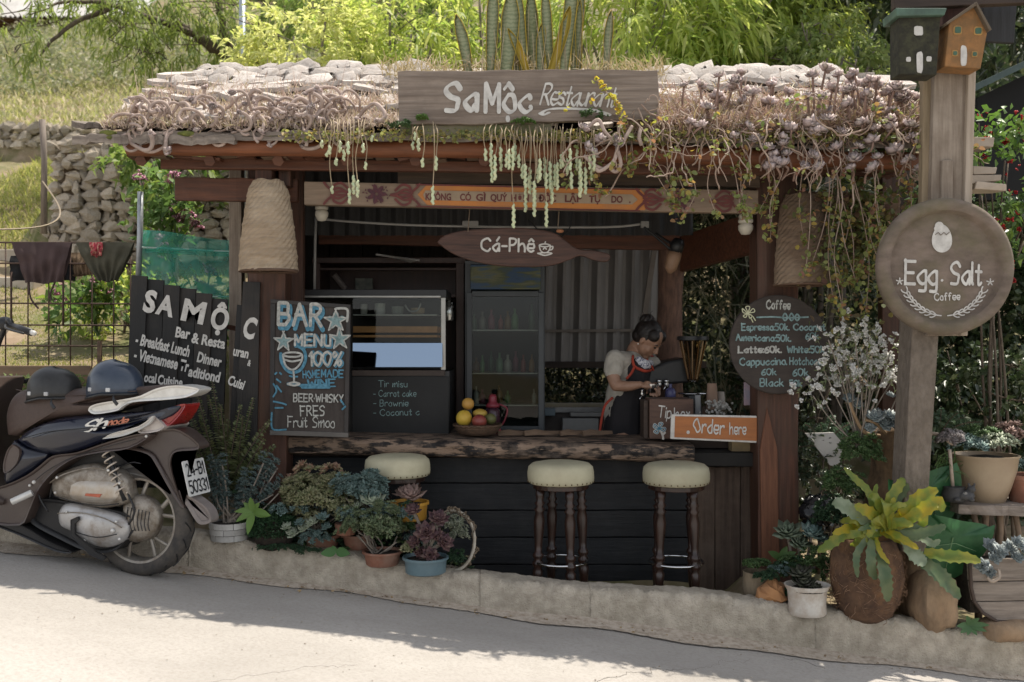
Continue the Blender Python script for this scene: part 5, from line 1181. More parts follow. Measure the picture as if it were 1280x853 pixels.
# handlebar and fork (mostly out of frame)
a = SP(6, 405, .30); mb = MB(); G0 = SC(a[0] - .02, .27, a[1]); G1 = SC(*(lambda q: (q[0], .42, q[1]))(SP(43, 417, .42)))
mb.tube([G0.lerp(G1, .15), G0.lerp(G1, .5), G0.lerp(G1, .9)], [.016, .018, .018], 12); gp = mb.build('hand_grip', blackp, scoot, smooth=True)
mb = MB(); mb.tube([G0.lerp(G1, .9), G1], .012, 12); mb.build('bar_end', silverp, scoot, smooth=True)
mb = MB(); H = SC(-.98, 0, .98); mb.tube(smooth_path([G0.lerp(G1, .2), G0, H, SC(-.98, -.3, .98)], 4), .014, 8); mb.sphere(G0.lerp(G1, -.05), (.045, .04, .035), 12, 8); mb.build('handlebar', blackp, scoot, smooth=True)
mb = MB(); mb.tube(smooth_path([G0.lerp(G1, .1) + Vector((0, -.03, 0)), G0.lerp(G1, .4) + Vector((-.02, -.06, -.005)), G0.lerp(G1, .8) + Vector((-.0, -.05, -.01))], 4), .006, 6); mb.build('brake_lever', blackp, scoot, smooth=True)
mb = MB(); mb.tube([H, SC(-1.05, 0, .75), SC(-1.22, 0, .42)], .03, 10)
for sd in (-.07, .07): mb.tube([SC(-1.1, sd, .62), SC(-1.29, sd, .417)], .018, 8)
mb.build('front_fork', silverp, scoot, smooth=True, kind=None)
fs_ = MB(); pr = [(-.93, 1.0, .2), (-1.0, .8, .22), (-.95, .55, .2), (-.86, .42, .17), (-.75, .38, .16)]; vs = []
for s_, h_, w_ in pr: vs += [SC(s_, w_, h_), SC(s_ - .07, 0, h_ + .0), SC(s_, -w_, h_)]
fs_.add(vs, [(i*3+j, (i+1)*3+j, (i+1)*3+j+1, i*3+j+1) for i in range(4) for j in (0, 1)]); o = fs_.build('leg_shield', brownp, scoot, smooth=True); m_o = o.modifiers.new('s', 'SOLIDIFY'); m_o.thickness = .03
# number plate
c0 = SP(238.5, 598, 0); pc = SC(c0[0], 0, c0[1]); tilt = R(14)
pu = -_n; pv = (Vector((0, 0, 1)) * math.cos(tilt) - _r * math.sin(tilt)).normalized(); pn = (_r * math.cos(tilt) + Vector((0, 0, 1)) * math.sin(tilt)).normalized()
if pu.x < 0: pu = -pu
# left-to-right as read from behind
def plate_pt(a, b, l=0): return pc + pu * a + pv * b + pn * (l + .03)
poly = []
for (cx, cz, a0) in ((.085, .08, 0), (-.085, .08, 90), (-.085, -.08, 180), (.085, -.08, 270)):
 for k in range(4): a = R(a0 + k * 30); poly.append((cx + .01 * math.cos(a), cz + .01 * math.sin(a)))
mb = MB(); n_ = len(poly); mb.add([plate_pt(x, z, .004) for x, z in poly] + [plate_pt(x, z, 0) for x, z in poly], [tuple(range(n_)), tuple(range(2*n_-1, n_-1, -1))] + [(i, i+n_, (i+1)%n_+n_, (i+1)%n_) for i in range(n_)])
pl = mb.build('number_plate', mat('plate_white', (.66, .66, .64), (.58, .58, .56), scale=10, rough=.4, bump=.05), scoot)
inkm = plain('plate_ink', (.02, .02, .025)); lt = Vector(pn)
def pletter(txt, x0, x1, z, h):
 rg = random.Random(2); st, wd = text_strokes(txt, 0, 1.8, .05, rg); mb = MB()
 for i, q_ in enumerate(st): ribbon(mb, q_, .009 / h, plate_pt(x0, z), pu * ((x1 - x0) / wd), pv * h, pn, .006 + (i % 4) * .0006)
 mb.build('plate_number', inkm, pl)
pletter('24-B1', -.075, .075, .012, .06); pletter('50331', -.078, .078, -.074, .06)
# model lettering on the side panel
def sletter(txt, a, b, h, w_, m, slant=.3, nib=.4):
 A0 = SPt(a[0], a[1], .176); B0 = SPt(b[0], b[1], .176); p0 = SC(A0[0], .179 * tap(A0[0]), A0[1]); p1 = SC(B0[0], .179 * tap(B0[0]), B0[1])
 letter(txt, p0, p1, h, w_, m, scoot, nib=nib, slant=slant, gap=1, jit=.05, lift=.004, un=_n)
sletter('Sh', (103, 541), (131, 535), .048, .009, silverp, .5); sletter('mode', (133, 532), (160, 529), .03, .006, mat('badge_orange', (.55, .2, .12)), .3)
# ---- helmets resting on the seat
def helmet(px, py, rx, rz, m, label, off):
 c = SP(px, py, off); c = SC(c[0], off, c[1]); t = thing('helmet', c, label, 'helmet', 'helmets on the scooter seat')
 mb = MB(); N = 28; vs = []; fs = []; rows = 10
 for i in range(rows + 1):
  t_ = (math.pi / 2) * i / rows
  for j in range(N):
   a = 6.283 * j / N; xx = math.cos(a); rr = math.sin(t_) ** .86; back = 1 + .10 * max(0, -xx)
   z = max(0, math.cos(t_)) ** .9 * rz * (1 - .05 * xx) - (rz * .16 * max(0, -xx) if t_ > 1.3 else 0)
   vs.append(c + _r * (rx * rr * xx * back) + _n * (rx * .80 * rr * math.sin(a)) + Vector((0, 0, z)))
 for j in range(N):
  a = 6.283 * j / N; xx = math.cos(a); vs.append(c + _r * (rx * 1.015 * xx * (1 + .1 * max(0, -xx))) + _n * (rx * .82 * math.sin(a)) + Vector((0, 0, -.03 - .03 * max(0, -xx))))
 for j in range(N): a = 6.283 * j / N; vs.append(c + _r * (rx * .93 * math.cos(a)) + _n * (rx * .72 * math.sin(a)) + Vector((0, 0, -.028)))
 for i in range(rows + 2):
  for j in range(N): fs.append((i*N+j, (i+1)*N+j, (i+1)*N+(j+1)%N, i*N+(j+1)%N))
 mb.add(vs, fs); mb.build('shell', m, t, smooth=True)
 mb = MB(); q_ = []
 for j in range(N + 1): a = 6.283 * j / N; xx = math.cos(a); q_.append(c + _r * (rx * 1.02 * xx * (1 + .1 * max(0, -xx))) + _n * (rx * .825 * math.sin(a)) + Vector((0, 0, -.028 - .03 * max(0, -xx))))
 mb.tube(q_, .006, 6, caps=False); mb.build('rim', blackp, t, smooth=True)
 for s_ in (-.55, .25):
  mb = MB(); p = c + _r * rx * s_ + _n * rx * .80 * math.sqrt(1 - s_*s_) + Vector((0, 0, -.005)); mb.box(p, (.022, .012, .02), Matrix.Rotation(-TH, 3, 'Z')); mb.build('strap_mount', mat('buckle', (.5, .5, .5), rough=.3), t, bevel=.003)
 mb = MB(); p = c + _n * rx * .7 + Vector((0, 0, -.03)); mb.tube(smooth_path([p + _r * .06, p + _r * .09 + _n * .04 - Vector((0, 0, .02)), p + _r * .12 + _n * .05 - Vector((0, 0, .045))], 4), .009, 6, flat=.3); mb.build('chin_strap', blackp, t, smooth=True)
helmet(69, 490, .14, .128, mat('helmet_black', (.022, .022, .022), (.03, .03, .03), scale=40, rough=.42, bump=.03), 'matt black half helmet resting on the front of the scooter seat', .07)
helmet(145, 485, .143, .14, mat('helmet_blue', (.022, .034, .055), (.03, .042, .065), scale=40, rough=.32, bump=.02, coat=.3), 'bluish half helmet resting on the rear of the scooter seat', .07)
# ================================================================ bar stools
vinyl = mat('cream_vinyl', (.45, .42, .29), (.38, .35, .24), scale=7, rough=.6, bump=.15, dirt=(.33, .29, .2), dscale=6, damt=.5)
turned = mat('turned_wood', (.040, .018, .012), (.018, .010, .008), scale=8, stretch=(5, 5, 1), rough=.35, bump=.15, per_obj=.1, coat=.2)
chrome = plain('chrome', (.55, .55, .56), rough=.18, metal=1)
def make_stool():
 t = thing('bar_stool', (0, 0, 0), 'x', 'bar stool', 'bar stools along the counter'); H = .74; Rs = .184
 mb = MB(); mb.lathe([(.10, H-.125), (Rs*.93, H-.12), (Rs*.985, H-.112), (Rs, H-.09), (Rs*1.0, H-.06), (Rs*.97, H-.03), (Rs*.86, H-.012), (Rs*.6, H-.003), (.001, H)], n=40, wob=.006)
 se = mb.build('seat', vinyl, t, smooth=True, local=True)
 mb = MB()
 for k in range(34): a = 6.283 * k / 34; mb.sphere((math.cos(a) * Rs * .99, math.sin(a) * Rs * .99, H - .108), .0042, 5, 4)
 mb.build('tack', plain('brass_dark', (.12, .08, .04), rough=.35, metal=.8), se, local=True, kind='stuff')
 mb = MB(); mb.lathe([(.13, H-.15), (.155, H-.148), (.155, H-.122), (.13, H-.12)], n=24); mb.build('seat_base', turned, t, local=True, bevel=.003)
 for k in range(4):
  a = R(20) + k * math.pi / 2; r0 = .122; r1 = .142; mb = MB()
  prof = [(r_ * 1.22, z * .74 / .67 * (1 if z < .5 else 1)) for r_, z in [(.012, 0), (.017, .03), (.02, .09), (.024, .13), (.016, .145), (.025, .16), (.025, .175), (.015, .185), (.024, .2), (.024, .215), (.016, .225), (.017, .26), (.022, .33), (.025, .38), (.018, .42), (.026, .435), (.015, .45), (.024, .465), (.015, .48), (.02, .50), (.02, .535)]]
  n = 12; vs = [];
  for r_, z in prof:
   q = z / .6; c = Vector((math.cos(a), math.sin(a), 0)) * (r1 + (r0 - r1) * q)
   for j in range(n): b = 6.283 * j / n; vs.append(c + Vector((r_ * math.cos(b), r_ * math.sin(b), z)))
  K = len(prof); mb.add(vs, [(i*n+j, i*n+(j+1)%n, (i+1)*n+(j+1)%n, (i+1)*n+j) for i in range(K-1) for j in range(n)] + [tuple(range(n))[::-1], tuple((K-1)*n+j for j in range(n))])
  mb.build('leg', turned, t, smooth=True, local=True)
 mb = MB(); pts = [Vector((.148 * math.cos(6.283*k/40), 148e-3 * math.sin(6.283*k/40), .19)) for k in range(41)]; mb.tube(pts, .0075, 8, caps=False); mb.build('foot_ring', chrome, t, smooth=True, local=True)
 return t
st0 = make_stool()
for i, (px, py, Y, lab, rz) in enumerate(((497, 568, 5.62, 'cream topped bar stool standing among the potted succulents, leftmost stool', .3), (701, 576.5, 5.50, 'cream topped turned leg bar stool in the middle below the counter', 0), (845, 577.5, 5.50, 'cream topped turned leg bar stool nearest the order sign', .35))):
 o = st0 if i == 0 else copy_tree(st0); p = P(px, py, Y); o.location = (p.x, p.y, p.z - .74); o.rotation_euler = (0, 0, rz); o['label'] = lab
# ================================================================ kitchen
dk = mat('case_black', (.014, .014, .015), (.010, .010, .011), scale=10, rough=.4, bump=.05)
steel = mat('case_steel', (.30, .29, .27), (.24, .23, .21), scale=10, rough=.3, metal=.7, bump=.03)
def glass(name, tint=(.6, .65, .63), alpha=.25, rough=.03):
 if name in MATS: return MATS[name]
 m = bpy.data.materials.new(name); m.use_nodes = True; MATS[name] = m; n = m.node_tree.nodes; l = m.node_tree.links
 g = n.new('ShaderNodeBsdfGlossy'); g.inputs['Roughness'].default_value = rough; tr = n.new('ShaderNodeBsdfTransparent'); tr.inputs[0].default_value = (*tint, 1)
 mx = n.new('ShaderNodeMixShader'); mx.inputs[0].default_value = alpha; l.new(tr.outputs[0], mx.inputs[1]); l.new(g.outputs[0], mx.inputs[2]); l.new(mx.outputs[0], n['Material Output'].inputs[0]); return m
gl = glass('cabinet_glass', (.6, .65, .62), .03); gm = glass('sky_tint_glass', (.1, .1, .1), .55, .02); gm.node_tree.nodes['Glossy BSDF'].inputs[0].default_value = (.55, .7, .88, 1)  # blue glossy tint stands in for a reflected blue sky
# cake display case
Y = 6.15; t = thing('display_case', P(480, 545, Y), 'black glass fronted cake display case with a chalked list below', 'display case')
def fb(nm, px0, px1, py0, py1, Y0, Y1, m, par, bevel=.003, **k):
 mb = MB(); mb.b2(P(px0, 0, Y0).x, P(px1, 0, Y0).x, Y0, Y1, P(0, py1, Y0).z, P(0, py0, Y0).z); return mb.build(nm, m, par, bevel=bevel, **k)
fb('base', 372, 562, 464, 545, Y, Y + .5, dk, t); fb('front_panel', 440, 561, 471, 543, Y - .012, Y - .001, mat('black_panel', (.015, .015, .015), (.02, .02, .02), scale=4, rough=.7), t)
fb('trim', 440, 556, 463, 470, Y - .02, Y + .01, mat('trim_brown', (.06, .045, .038)), t)
fb('post', 551, 557, 372, 463, Y, Y + .03, steel, t); fb('top', 372, 558, 362, 372, Y - .01, Y + .5, dk, t); fb('top_rail', 380, 551, 369.5, 372.5, Y - .02, Y - .011, steel, t)
fb('back', 372, 556, 372, 463, Y + .45, Y + .48, mat('case_inside', (.05, .046, .04)), t)
for y_, th in ((408, 8), (419, 3)): fb('shelf', 441, 547, y_, y_ + th, Y + .02, Y + .4, mat('shelf_cream', (.42, .20, .08) if th == 8 else (.5, .4, .28)), t)
fb('shelf', 441, 547, 393, 395, Y + .05, Y + .4, steel, t)
mb = MB(); mb.add([P(441, 371, Y - .004), P(551, 371, Y - .004), P(551, 428, Y - .004), P(441, 428, Y - .004)], [(0, 3, 2, 1)]); mb.build('glass_pane', gl, t)
mb = MB(); a = P(441, 429, Y - .005); b = P(553, 429, Y - .005); c = P(553, 459, Y - .045); d = P(441, 459, Y - .045); mb.add([a, b, c, d], [(0, 3, 2, 1)]); mb.build('tilted_glass', gm, t)
for px, w_, h, m in ((455, 9, 13, (.45, .42, .38)), (475, 14, 14, (.5, .48, .44)), (497, 16, 10, (.3, .3, .26)), (522, 18, 8, (.42, .3, .18))):
 mb = MB(); c = P(px, 393, Y + .2); mb.lathe([(S(w_, Y)/2*.8, 0), (S(w_, Y)/2, S(h, Y)*.2), (S(w_, Y)/2, S(h, Y))], c, 14); mb.build('cake' if m[0] > .4 else 'jar', mat('food%d' % px, m, scale=20), t)
mb = MB(); c = P(516, 385, Y + .1); mb.tube(smooth_path([c + Vector((-.05, 0, .02)), c + Vector((-.02, 0, -.02)), c + Vector((.03, 0, -.015)), c + Vector((.05, 0, .03))], 4), .006, 6); mb.build('tongs', steel, t, smooth=True)
Yl = Y - .013
for i, (tx, a, b, y_) in enumerate((('Tir misu', 473, 509, 484), ('- Carrot cake', 467, 520, 496), ('- Brownie', 467, 510, 508), ('- Coconut c', 467, 524, 520))):
 letter(tx, P(a, y_, Yl), P(b, y_ - (1 if i == 3 else 0), Yl), S(8, Yl), S(.9, Yl), chalkt, t, seed=20 + i, jit=.2, name='chalk_line')
# dark cabinet behind
Y = 6.75; t = thing('cabinet', P(486, 545, Y), 'dark wooden cabinet with open shelf behind the cake display case', 'cabinet')
cw = mat('cabinet_wood', (.055, .026, .018), (.035, .018, .013), scale=5, stretch=(6, 6, .7), rough=.5, bump=.2)
for a in ((392, 400, 326, 545), (570, 580, 326, 545)): fb('side_panel', *a, Y, Y + .4, cw, t)
fb('top_panel', 390, 582, 322, 329, Y - .02, Y + .42, cw, t); fb('back_panel', 400, 570, 329, 545, Y + .38, Y + .4, cw, t)
fb('shelf', 400, 570, 368, 372, Y + .02, Y + .38, cw, t); fb('rail', 400, 570, 335, 338, Y - .01, Y + .02, cw, t)
fb('picture_frame', 444, 466, 348, 365, Y + .2, Y + .215, mat('photo_print', (.16, .15, .12), (.06, .07, .06), scale=30), t)
def bottle(px, py, Y, h, r, m, label, nm='bottle', cat='bottle', par=None, group=None):
 mb = MB(); c = P(px, py, Y); mb.lathe([(r*.9, 0), (r, h*.04), (r, h*.55), (r*.8, h*.66), (r*.32, h*.78), (r*.3, h*.95), (r*.36, h*.96), (r*.36, h)], c, 14)
 return mb.build(nm, m, par, smooth=True, angle=50, **({} if par else dict(label=label, cat=cat, group=group)))
bottle(561, 401, 6.6, .16, .032, plain('silver_bottle', (.4, .4, .38), rough=.15, metal=.8), 'slim silver shaker on the shelf right of the cake case')
bottle(565, 401, 6.7, .12, .028, glass('bottle_glass', (.5, .5, .45), .15), 'pale glass bottle beside the slim silver shaker')
mb = MB(); mb.tube([P(418, 344, 6.9), P(432, 362, 6.9)], .02, 8); mb.build('rolled_paper', mat('dull_card', (.2, .16, .14)), label='rolled dull card leaning in the dark cabinet', cat='roll')
mb = MB(); c = P(500, 322, 6.6); mb.add([c + Vector(v) for v in ((-.16, 0, .02), (0, -.05, 0), (.13, 0, -.02), (.06, .08, -.03), (-.05, .1, .0))], [(0, 1, 2, 3, 4)]); mb.tube([c + Vector((-.16, 0, .02)), c + Vector((.13, 0, -.02))], .006, 5); mb.build('folded_cloth', mat('pale_cloth', (.4, .38, .36)), label='pale folded cloth lying on top of the dark cabinet', cat='cloth')
# drinks fridge
Y = 6.6; t = thing('drinks_fridge', P(631, 545, Y), 'tall grey glass door drinks fridge under the fish sign', 'fridge')
fr = mat('fridge_grey', (.05, .056, .06), (.038, .043, .046), scale=6, rough=.45, bump=.03)
fb('side_panel', 581, 589, 330, 545, Y, Y + .5, fr, t); fb('side_panel', 673, 681, 330, 545, Y, Y + .5, fr, t); fb('back_panel', 589, 673, 330, 545, Y + .44, Y + .5, mat('fridge_inside', (.03, .035, .035)), t); fb('top_panel', 581, 681, 326, 331, Y, Y + .5, fr, t)
m = bpy.data.materials.new('landscape_print'); m.use_nodes = True; n = m.node_tree.nodes; l = m.node_tree.links; tc = n.new('ShaderNodeTexCoord'); mp = n.new('ShaderNodeMapping'); mp.inputs['Scale'].default_value = (2.5, 1, 14); no = n.new('ShaderNodeTexNoise'); no.inputs['Scale'].default_value = 1.5; no.inputs['Detail'].default_value = 5; cr = n.new('ShaderNodeValToRGB')
for i, (p_, c_) in enumerate(((.3, (.006, .02, .05)), (.45, (.01, .04, .09)), (.52, (.04, .05, .015)), (.6, (.09, .09, .035)), (.7, (.015, .05, .10)))):
 e = cr.color_ramp.elements[i] if i < 2 else cr.color_ramp.elements.new(p_); e.position = p_; e.color = (*c_, 1)
l.new(tc.outputs['Object'], mp.inputs[0]); l.new(mp.outputs[0], no.inputs[0]); l.new(no.outputs[0], cr.inputs[0]); l.new(cr.outputs[0], n['Principled BSDF'].inputs[0])
fb('printed_header', 588, 676, 331, 362, Y - .02, Y + .05, m, t)
for a in ((583, 590, 366, 540), (673, 680, 366, 540), (590, 673, 364, 371), (590, 673, 533, 540)): fb('door_frame', *a, Y - .035, Y - .002, fr, t)
for y_ in (412, 466, 506): fb('shelf', 590, 673, y_, y_ + 2, Y + .04, Y + .42, steel, t)
fcol = [(.10, .22, .08), (.3, .06, .05), (.38, .34, .3), (.08, .16, .1), (.25, .12, .04), (.3, .08, .12), (.12, .2, .12)]
for (y_, h) in ((412, .16), (466, .15), (506, .13)):
 for k in range(8):
  if random.random() < .22: continue
  bottle(594 + k * 10.3 + rnd(-2, 2), y_, Y + rnd(.1, .3), h * rnd(.5, 1.1), rnd(.016, .026), mat('drink%d' % ((k * 3 + int(y_)) % 7), tuple(q * .9 for q in fcol[(k * 3 + int(y_)) % 7]), rough=.3), None, par=t)
mb = MB(); mb.add([P(589, 369, Y - .02), P(674, 369, Y - .02), P(674, 536, Y - .02), P(589, 536, Y - .02)], [(0, 3, 2, 1)]); mb.build('glass_door', glass('fridge_glass', (.5, .56, .53), .03), t)
# back bench with boxes
t = thing('kitchen_bench', P(722, 545, 7.2), 'pale kitchen bench under the rear window opening', 'bench')
fb('bench_top', 680, 800, 509, 516, 7.1, 7.6, mat('bench_steel', (.16, .16, .16), rough=.35, metal=.3), t); fb('bench_front', 680, 800, 516, 560, 7.15, 7.55, mat('bench_dark', (.07, .06, .055)), t)
for a, m_, lb in (((703, 748, 523, 541, 7.0, 7.1), (.42, .42, .41), 'white plastic tub low behind the counter'), ((713, 752, 516, 521, 7.0, 7.09), (.35, .35, .34), 'flat pale tray on the kitchen bench'), ((681, 694, 511, 520, 7.0, 7.08), (.25, .33, .38), 'small pale blue box at the left end of the kitchen bench')):
 o = fb('box', *a, plain('tub%d' % a[0], tuple(q*.55 for q in m_)), None, bevel=.004, label=lb, cat='box')
# wood offcuts lying on the counter
for i, (a, b, w_) in enumerate(((622, 670, 5), (655, 702, 4), (700, 735, 4), (728, 765, 5))):
 mb = MB(); p0 = P(a, 542, 6.05); p1 = P(b, 541 + rnd(-1, 1), 6.12); mb.tube([p0, p0.lerp(p1, .3) + Vector((0, 0, .006)), p0.lerp(p1, .6), p1], [.02, .024, .018, .014], 6, flat=.6)
 mb.build('wood_offcut', tanwood, smooth=False, label=['rough brown wood offcut lying right beside the fruit basket', 'rough wood offcut lying in front of the drinks fridge', 'short wood offcut lying left of the barista', 'wood offcut lying just in front of the barista'][i], cat='wood piece', group='wood offcuts on the counter')
# fruit basket and fruit
Y = 6.0; t = thing('fruit_basket', P(597, 545, Y), 'shallow brown woven basket holding fruit on the counter', 'basket')
mb = MB(); c = P(597, 544, Y); mb.lathe([(.07, 0), (.11, .008), (.135, .04), (.145, .068), (.15, .07), (.138, .066), (.12, .03), (.06, .012), (.001, .012)], c, 30, wob=.01); mb.build('bowl', mat('wicker', (.15, .09, .055), (.07, .045, .03), scale=30, stretch=(1, 1, 5), bump=1), t, smooth=True, angle=50)
for k in range(3):
 mb = MB(); pts = [c + Vector(((.12 + .012 * k) * math.cos(a), (.12 + .012 * k) * math.sin(a), .03 + .015 * k + .003 * math.sin(a * 24))) for a in [6.283 * i / 96 for i in range(97)]]; mb.tube(pts, .006, 5, caps=False); mb.build('woven_ring', MATS['wicker'], t, smooth=True)
def fruit(px, py, rx, rz, m, lab, cat, dy=0):
 mb = MB(); mb.sphere(P(px, py, Y + dy), (rx, rx, rz), 18, 12); o = mb.build(cat, m, smooth=True, label=lab, cat=cat, group='fruit in the basket')
fruit(580, 523, .048, .05, mat('yellow_fruit', (.55, .40, .05), (.48, .30, .04), scale=8, rough=.5), 'large yellow fruit at the front left of the basket', 'fruit', -.03)
fruit(585, 505, .038, .037, mat('orange_fruit', (.52, .30, .06), (.42, .22, .05), scale=8, rough=.5), 'orange yellow fruit topmost on the pile in the basket', 'fruit', .04)
fruit(600, 517, .045, .028, mat('mango', (.50, .36, .06), (.4, .25, .05), scale=8, rough=.5), 'long yellow mango behind the red apple', 'mango', .03)
fruit(599, 527, .045, .042, mat('red_fruit', (.16, .03, .03), (.24, .06, .04), scale=8, rough=.35), 'dark red apple in front in the basket', 'apple', -.05)
fruit(613, 524, .036, .034, mat('green_fruit', (.13, .13, .045), (.09, .09, .03), scale=8, rough=.5), 'dull green fruit at the right of the basket', 'fruit', .0)
Y = 6.25; t = thing('lantern', P(616, 545, Y), 'small red lantern with handle behind the fruit basket', 'lantern')
rl = mat('lantern_red', (.24, .035, .05), rough=.35); mb = MB(); c = P(616, 545, Y)
mb.lathe([(.05, 0), (.055, .02), (.05, .05)], c, 16); mb.build('base', rl, t, bevel=.003); mb = MB(); mb.lathe([(.04, .05), (.048, .09), (.048, .15), (.035, .18)], c, 16); mb.build('body', mat('lantern_dark', (.05, .02, .03), rough=.2), t, smooth=True)
mb = MB(); mb.lathe([(.045, .18), (.04, .2), (.025, .21), (.025, .24), (.018, .26)], c, 16); mb.build('cap', rl, t, smooth=True); mb = MB(); mb.tube(smooth_path([c + Vector((.035, 0, .2)), c + Vector((.09, 0, .17)), c + Vector((.075, 0, .1)), c + Vector((.05, 0, .06))], 5), .006, 6); mb.build('handle', rl, t, smooth=True)
# coffee machine, grinder, cups
Y = 6.35; t = thing('coffee_machine', P(820, 545, Y), 'black espresso machine with small chrome taps beside the barista', 'coffee machine')
mb = MB(); a = P(800, 545, Y); b = P(868, 500, Y); mb.b2(a.x, b.x, Y, Y + .3, a.z, P(0, 500, Y).z); mb.build('base', dk, t, bevel=.01)
mb = MB(); mb.prism([(P(808, 0, Y).x, P(0, 484, Y).z), (P(812, 0, Y).x, P(0, 462, Y).z), (P(835, 0, Y).x, P(0, 452, Y).z), (P(858, 0, Y).x, P(0, 447, Y).z), (P(868, 0, Y).x, P(0, 462, Y).z), (P(866, 0, Y).x, P(0, 478, Y).z)], Y + .02, Y + .3); mb.build('hood', dk, t, bevel=.015)
for px, py in ((824, 480), (833, 480), (803, 492)):
 mb = MB(); c = P(px, py, Y - .02); mb.lathe([(.008, -.03), (.012, -.02), (.016, 0), (.012, .012), (.018, .02), (.006, .03)], c, 12); mb.tube([c, c + Vector((-.02, -.03, -.035))], .005, 6); mb.build('tap', chrome, t, smooth=True)
bottle(838, 500, Y - .1, .10, .034, mat('blue_jug', (.07, .07, .16), rough=.3), 'small violet blue jug standing behind the tip box', 'jug', 'jug')
Y = 6.3; t = thing('coffee_grinder', P(866, 530, Y), 'coffee grinder with tall conical bean hopper behind the tip box', 'coffee grinder')
mb = MB(); c = P(866, 530, Y); mb.lathe([(.055, -.03), (.06, .08), (.05, .18), (.07, .185), (.07, .195), (.03, .2)], c, 20); mb.build('body', dk, t, smooth=True, angle=40)
mb = MB(); mb.lathe([(.095, .19), (.098, .196), (.02, .2)], c, 24); mb.build('tray', chrome, t, smooth=True)
c2 = P(866, 478, Y)
mb = MB(); mb.lathe([(.03, 0), (.035, .02), (.085, .26), (.092, .27), (.092, .285), (.03, .29)], c2, 24); mb.build('hopper', glass('hopper_glass', (.55, .45, .33), .12), t, smooth=True)
for k in range(7):
 a = k * .9; mb = MB(); mb.tube([c2 + Vector((.03 * math.cos(a), .03 * math.sin(a), .02)), c2 + Vector((.085 * math.cos(a), .085 * math.sin(a), .26))], .006, 5, flat=.5); mb.build('hopper_rib', mat('rib_gold', (.34, .23, .13), rough=.3, metal=.3), t)
mb = MB(); mb.lathe([(.088, .265), (.10, .267), (.10, .29), (.088, .292)], c2, 24); mb.build('hopper_lid', dk, t, smooth=True, angle=40)
def cup(px, py, Y, h, r, m, lab):
 mb = MB(); c = P(px, py, Y); mb.lathe([(r*.95, 0), (r*1.02, .004), (r, .008), (r*.97, h*.3), (r*.9, h*.6), (r*.78, h), (r*.7, h), (r*.6, h-.004)], c, 22)
 for k in range(5): mb.lathe([(r*(1.0 - .04*k), .012*k), (r*(1.03-.04*k), .012*k+.002), (r*(1.0-.04*k), .012*k+.005)], c, 22)
 mb.build('cup_stack', m, smooth=True, angle=50, label=lab, cat='cups')
cup(890, 512, 6.1, .16, .036, mat('kraft_cup', (.30, .20, .145), (.26, .17, .12), scale=8), 'tall stack of brown paper cups behind the order sign')
cup(901, 512, 6.15, .11, .028, mat('white_cup', (.38, .34, .3), scale=8), 'shorter stack of pale paper cups right of the brown stack')
mb = MB(); mb.b2(P(869, 0, 6.0).x, P(876, 0, 6.0).x, 6.0, 6.03, P(0, 522, 6).z, P(0, 494, 6).z); mb.build('card_holder', mat('acrylic_grey', (.22, .23, .24), rough=.2), label='slim grey upright holder right of the tip box', cat='holder', bevel=.003)
t = thing('dried_flowers', P(896, 522, 5.95), 'bunch of small white dried flowers behind the order sign', 'flowers')
mb = MB()
for k in range(60): mb.sphere(P(896 + random.gauss(0, 8), 509 + random.gauss(0, 5), 5.95 + rnd(-.03, .03)), rnd(.006, .012), 5, 4)
mb.build('flower_heads', mat('dry_white', (.42, .41, .38), scale=50), t, kind='stuff')
mb = MB()
for k in range(22): p = P(896 + random.gauss(0, 7), 512, 5.96); mb.tube([P(896, 528, 5.96), p], .002, 4)
mb.build('stems', plain('dry_stem', (.1, .09, .06)), t, kind='stuff')
fb('pink_card', 930, 946, 478, 507, 5.9, 5.91, mat('pink_print', (.38, .25, .27), (.22, .22, .28), scale=12), None, label='small pink printed card beside the right post', cat='card')
fb('box', 915, 943, 549, 565, 5.88, 5.98, mat('pale_box', (.30, .22, .12)), None, label='small pale wooden block on the ledge under the order sign', cat='box')
# lamps, gourd, shades
ivory = plain('ivory', (.50, .46, .38), rough=.4)
for px, py, Y, lab, s_ in ((932, 281, 5.66, 'ivory bulb lamp under the right end of the motto beam', 1.0), (402, 264, 5.75, 'ivory bulb lamp under the left end of the motto beam', .9)):
 t = thing('bulb_lamp', P(px, py + 13, Y), lab, 'lamp', 'ivory lamps under the beam'); c = P(px, py + 13, Y)
 mb = MB(); mb.lathe([(.001, 0), (.025*s_, .004), (.041*s_, .03), (.043*s_, .05), (.033*s_, .068)], c, 20); mb.build('bulb', ivory, t, smooth=True); mb = MB(); mb.lathe([(.033*s_, .066), (.042*s_, .07), (.042*s_, .085), (.036*s_, .09), (.041*s_, .105), (.035*s_, .122*s_)], c, 20); mb.build('socket', ivory, t, smooth=True)
t = thing('hanging_gourd', P(837, 343, 6.2), 'tan gourd with black neck hanging from the middle post', 'gourd'); c = P(840, 343, 6.2)
mb = MB(); mb.tube([P(837, 342, 6.2), P(838, 336, 6.2), P(842, 322, 6.2), P(845, 314, 6.2)], [.012, .038, .045, .04], 14); mb.build('body', mat('gourd', (.30, .18, .11), (.22, .13, .08), scale=10, rough=.5), t, smooth=True)
mb = MB(); mb.tube([P(844, 316, 6.2), P(847, 305, 6.2), P(849, 299, 6.2)], [.042, .045, .03], 12); mb.tube(smooth_path([P(846, 300, 6.2), P(838, 304, 6.25), P(820, 292, 6.3)], 4), .009, 6); mb.build('neck', dk, t, smooth=True)
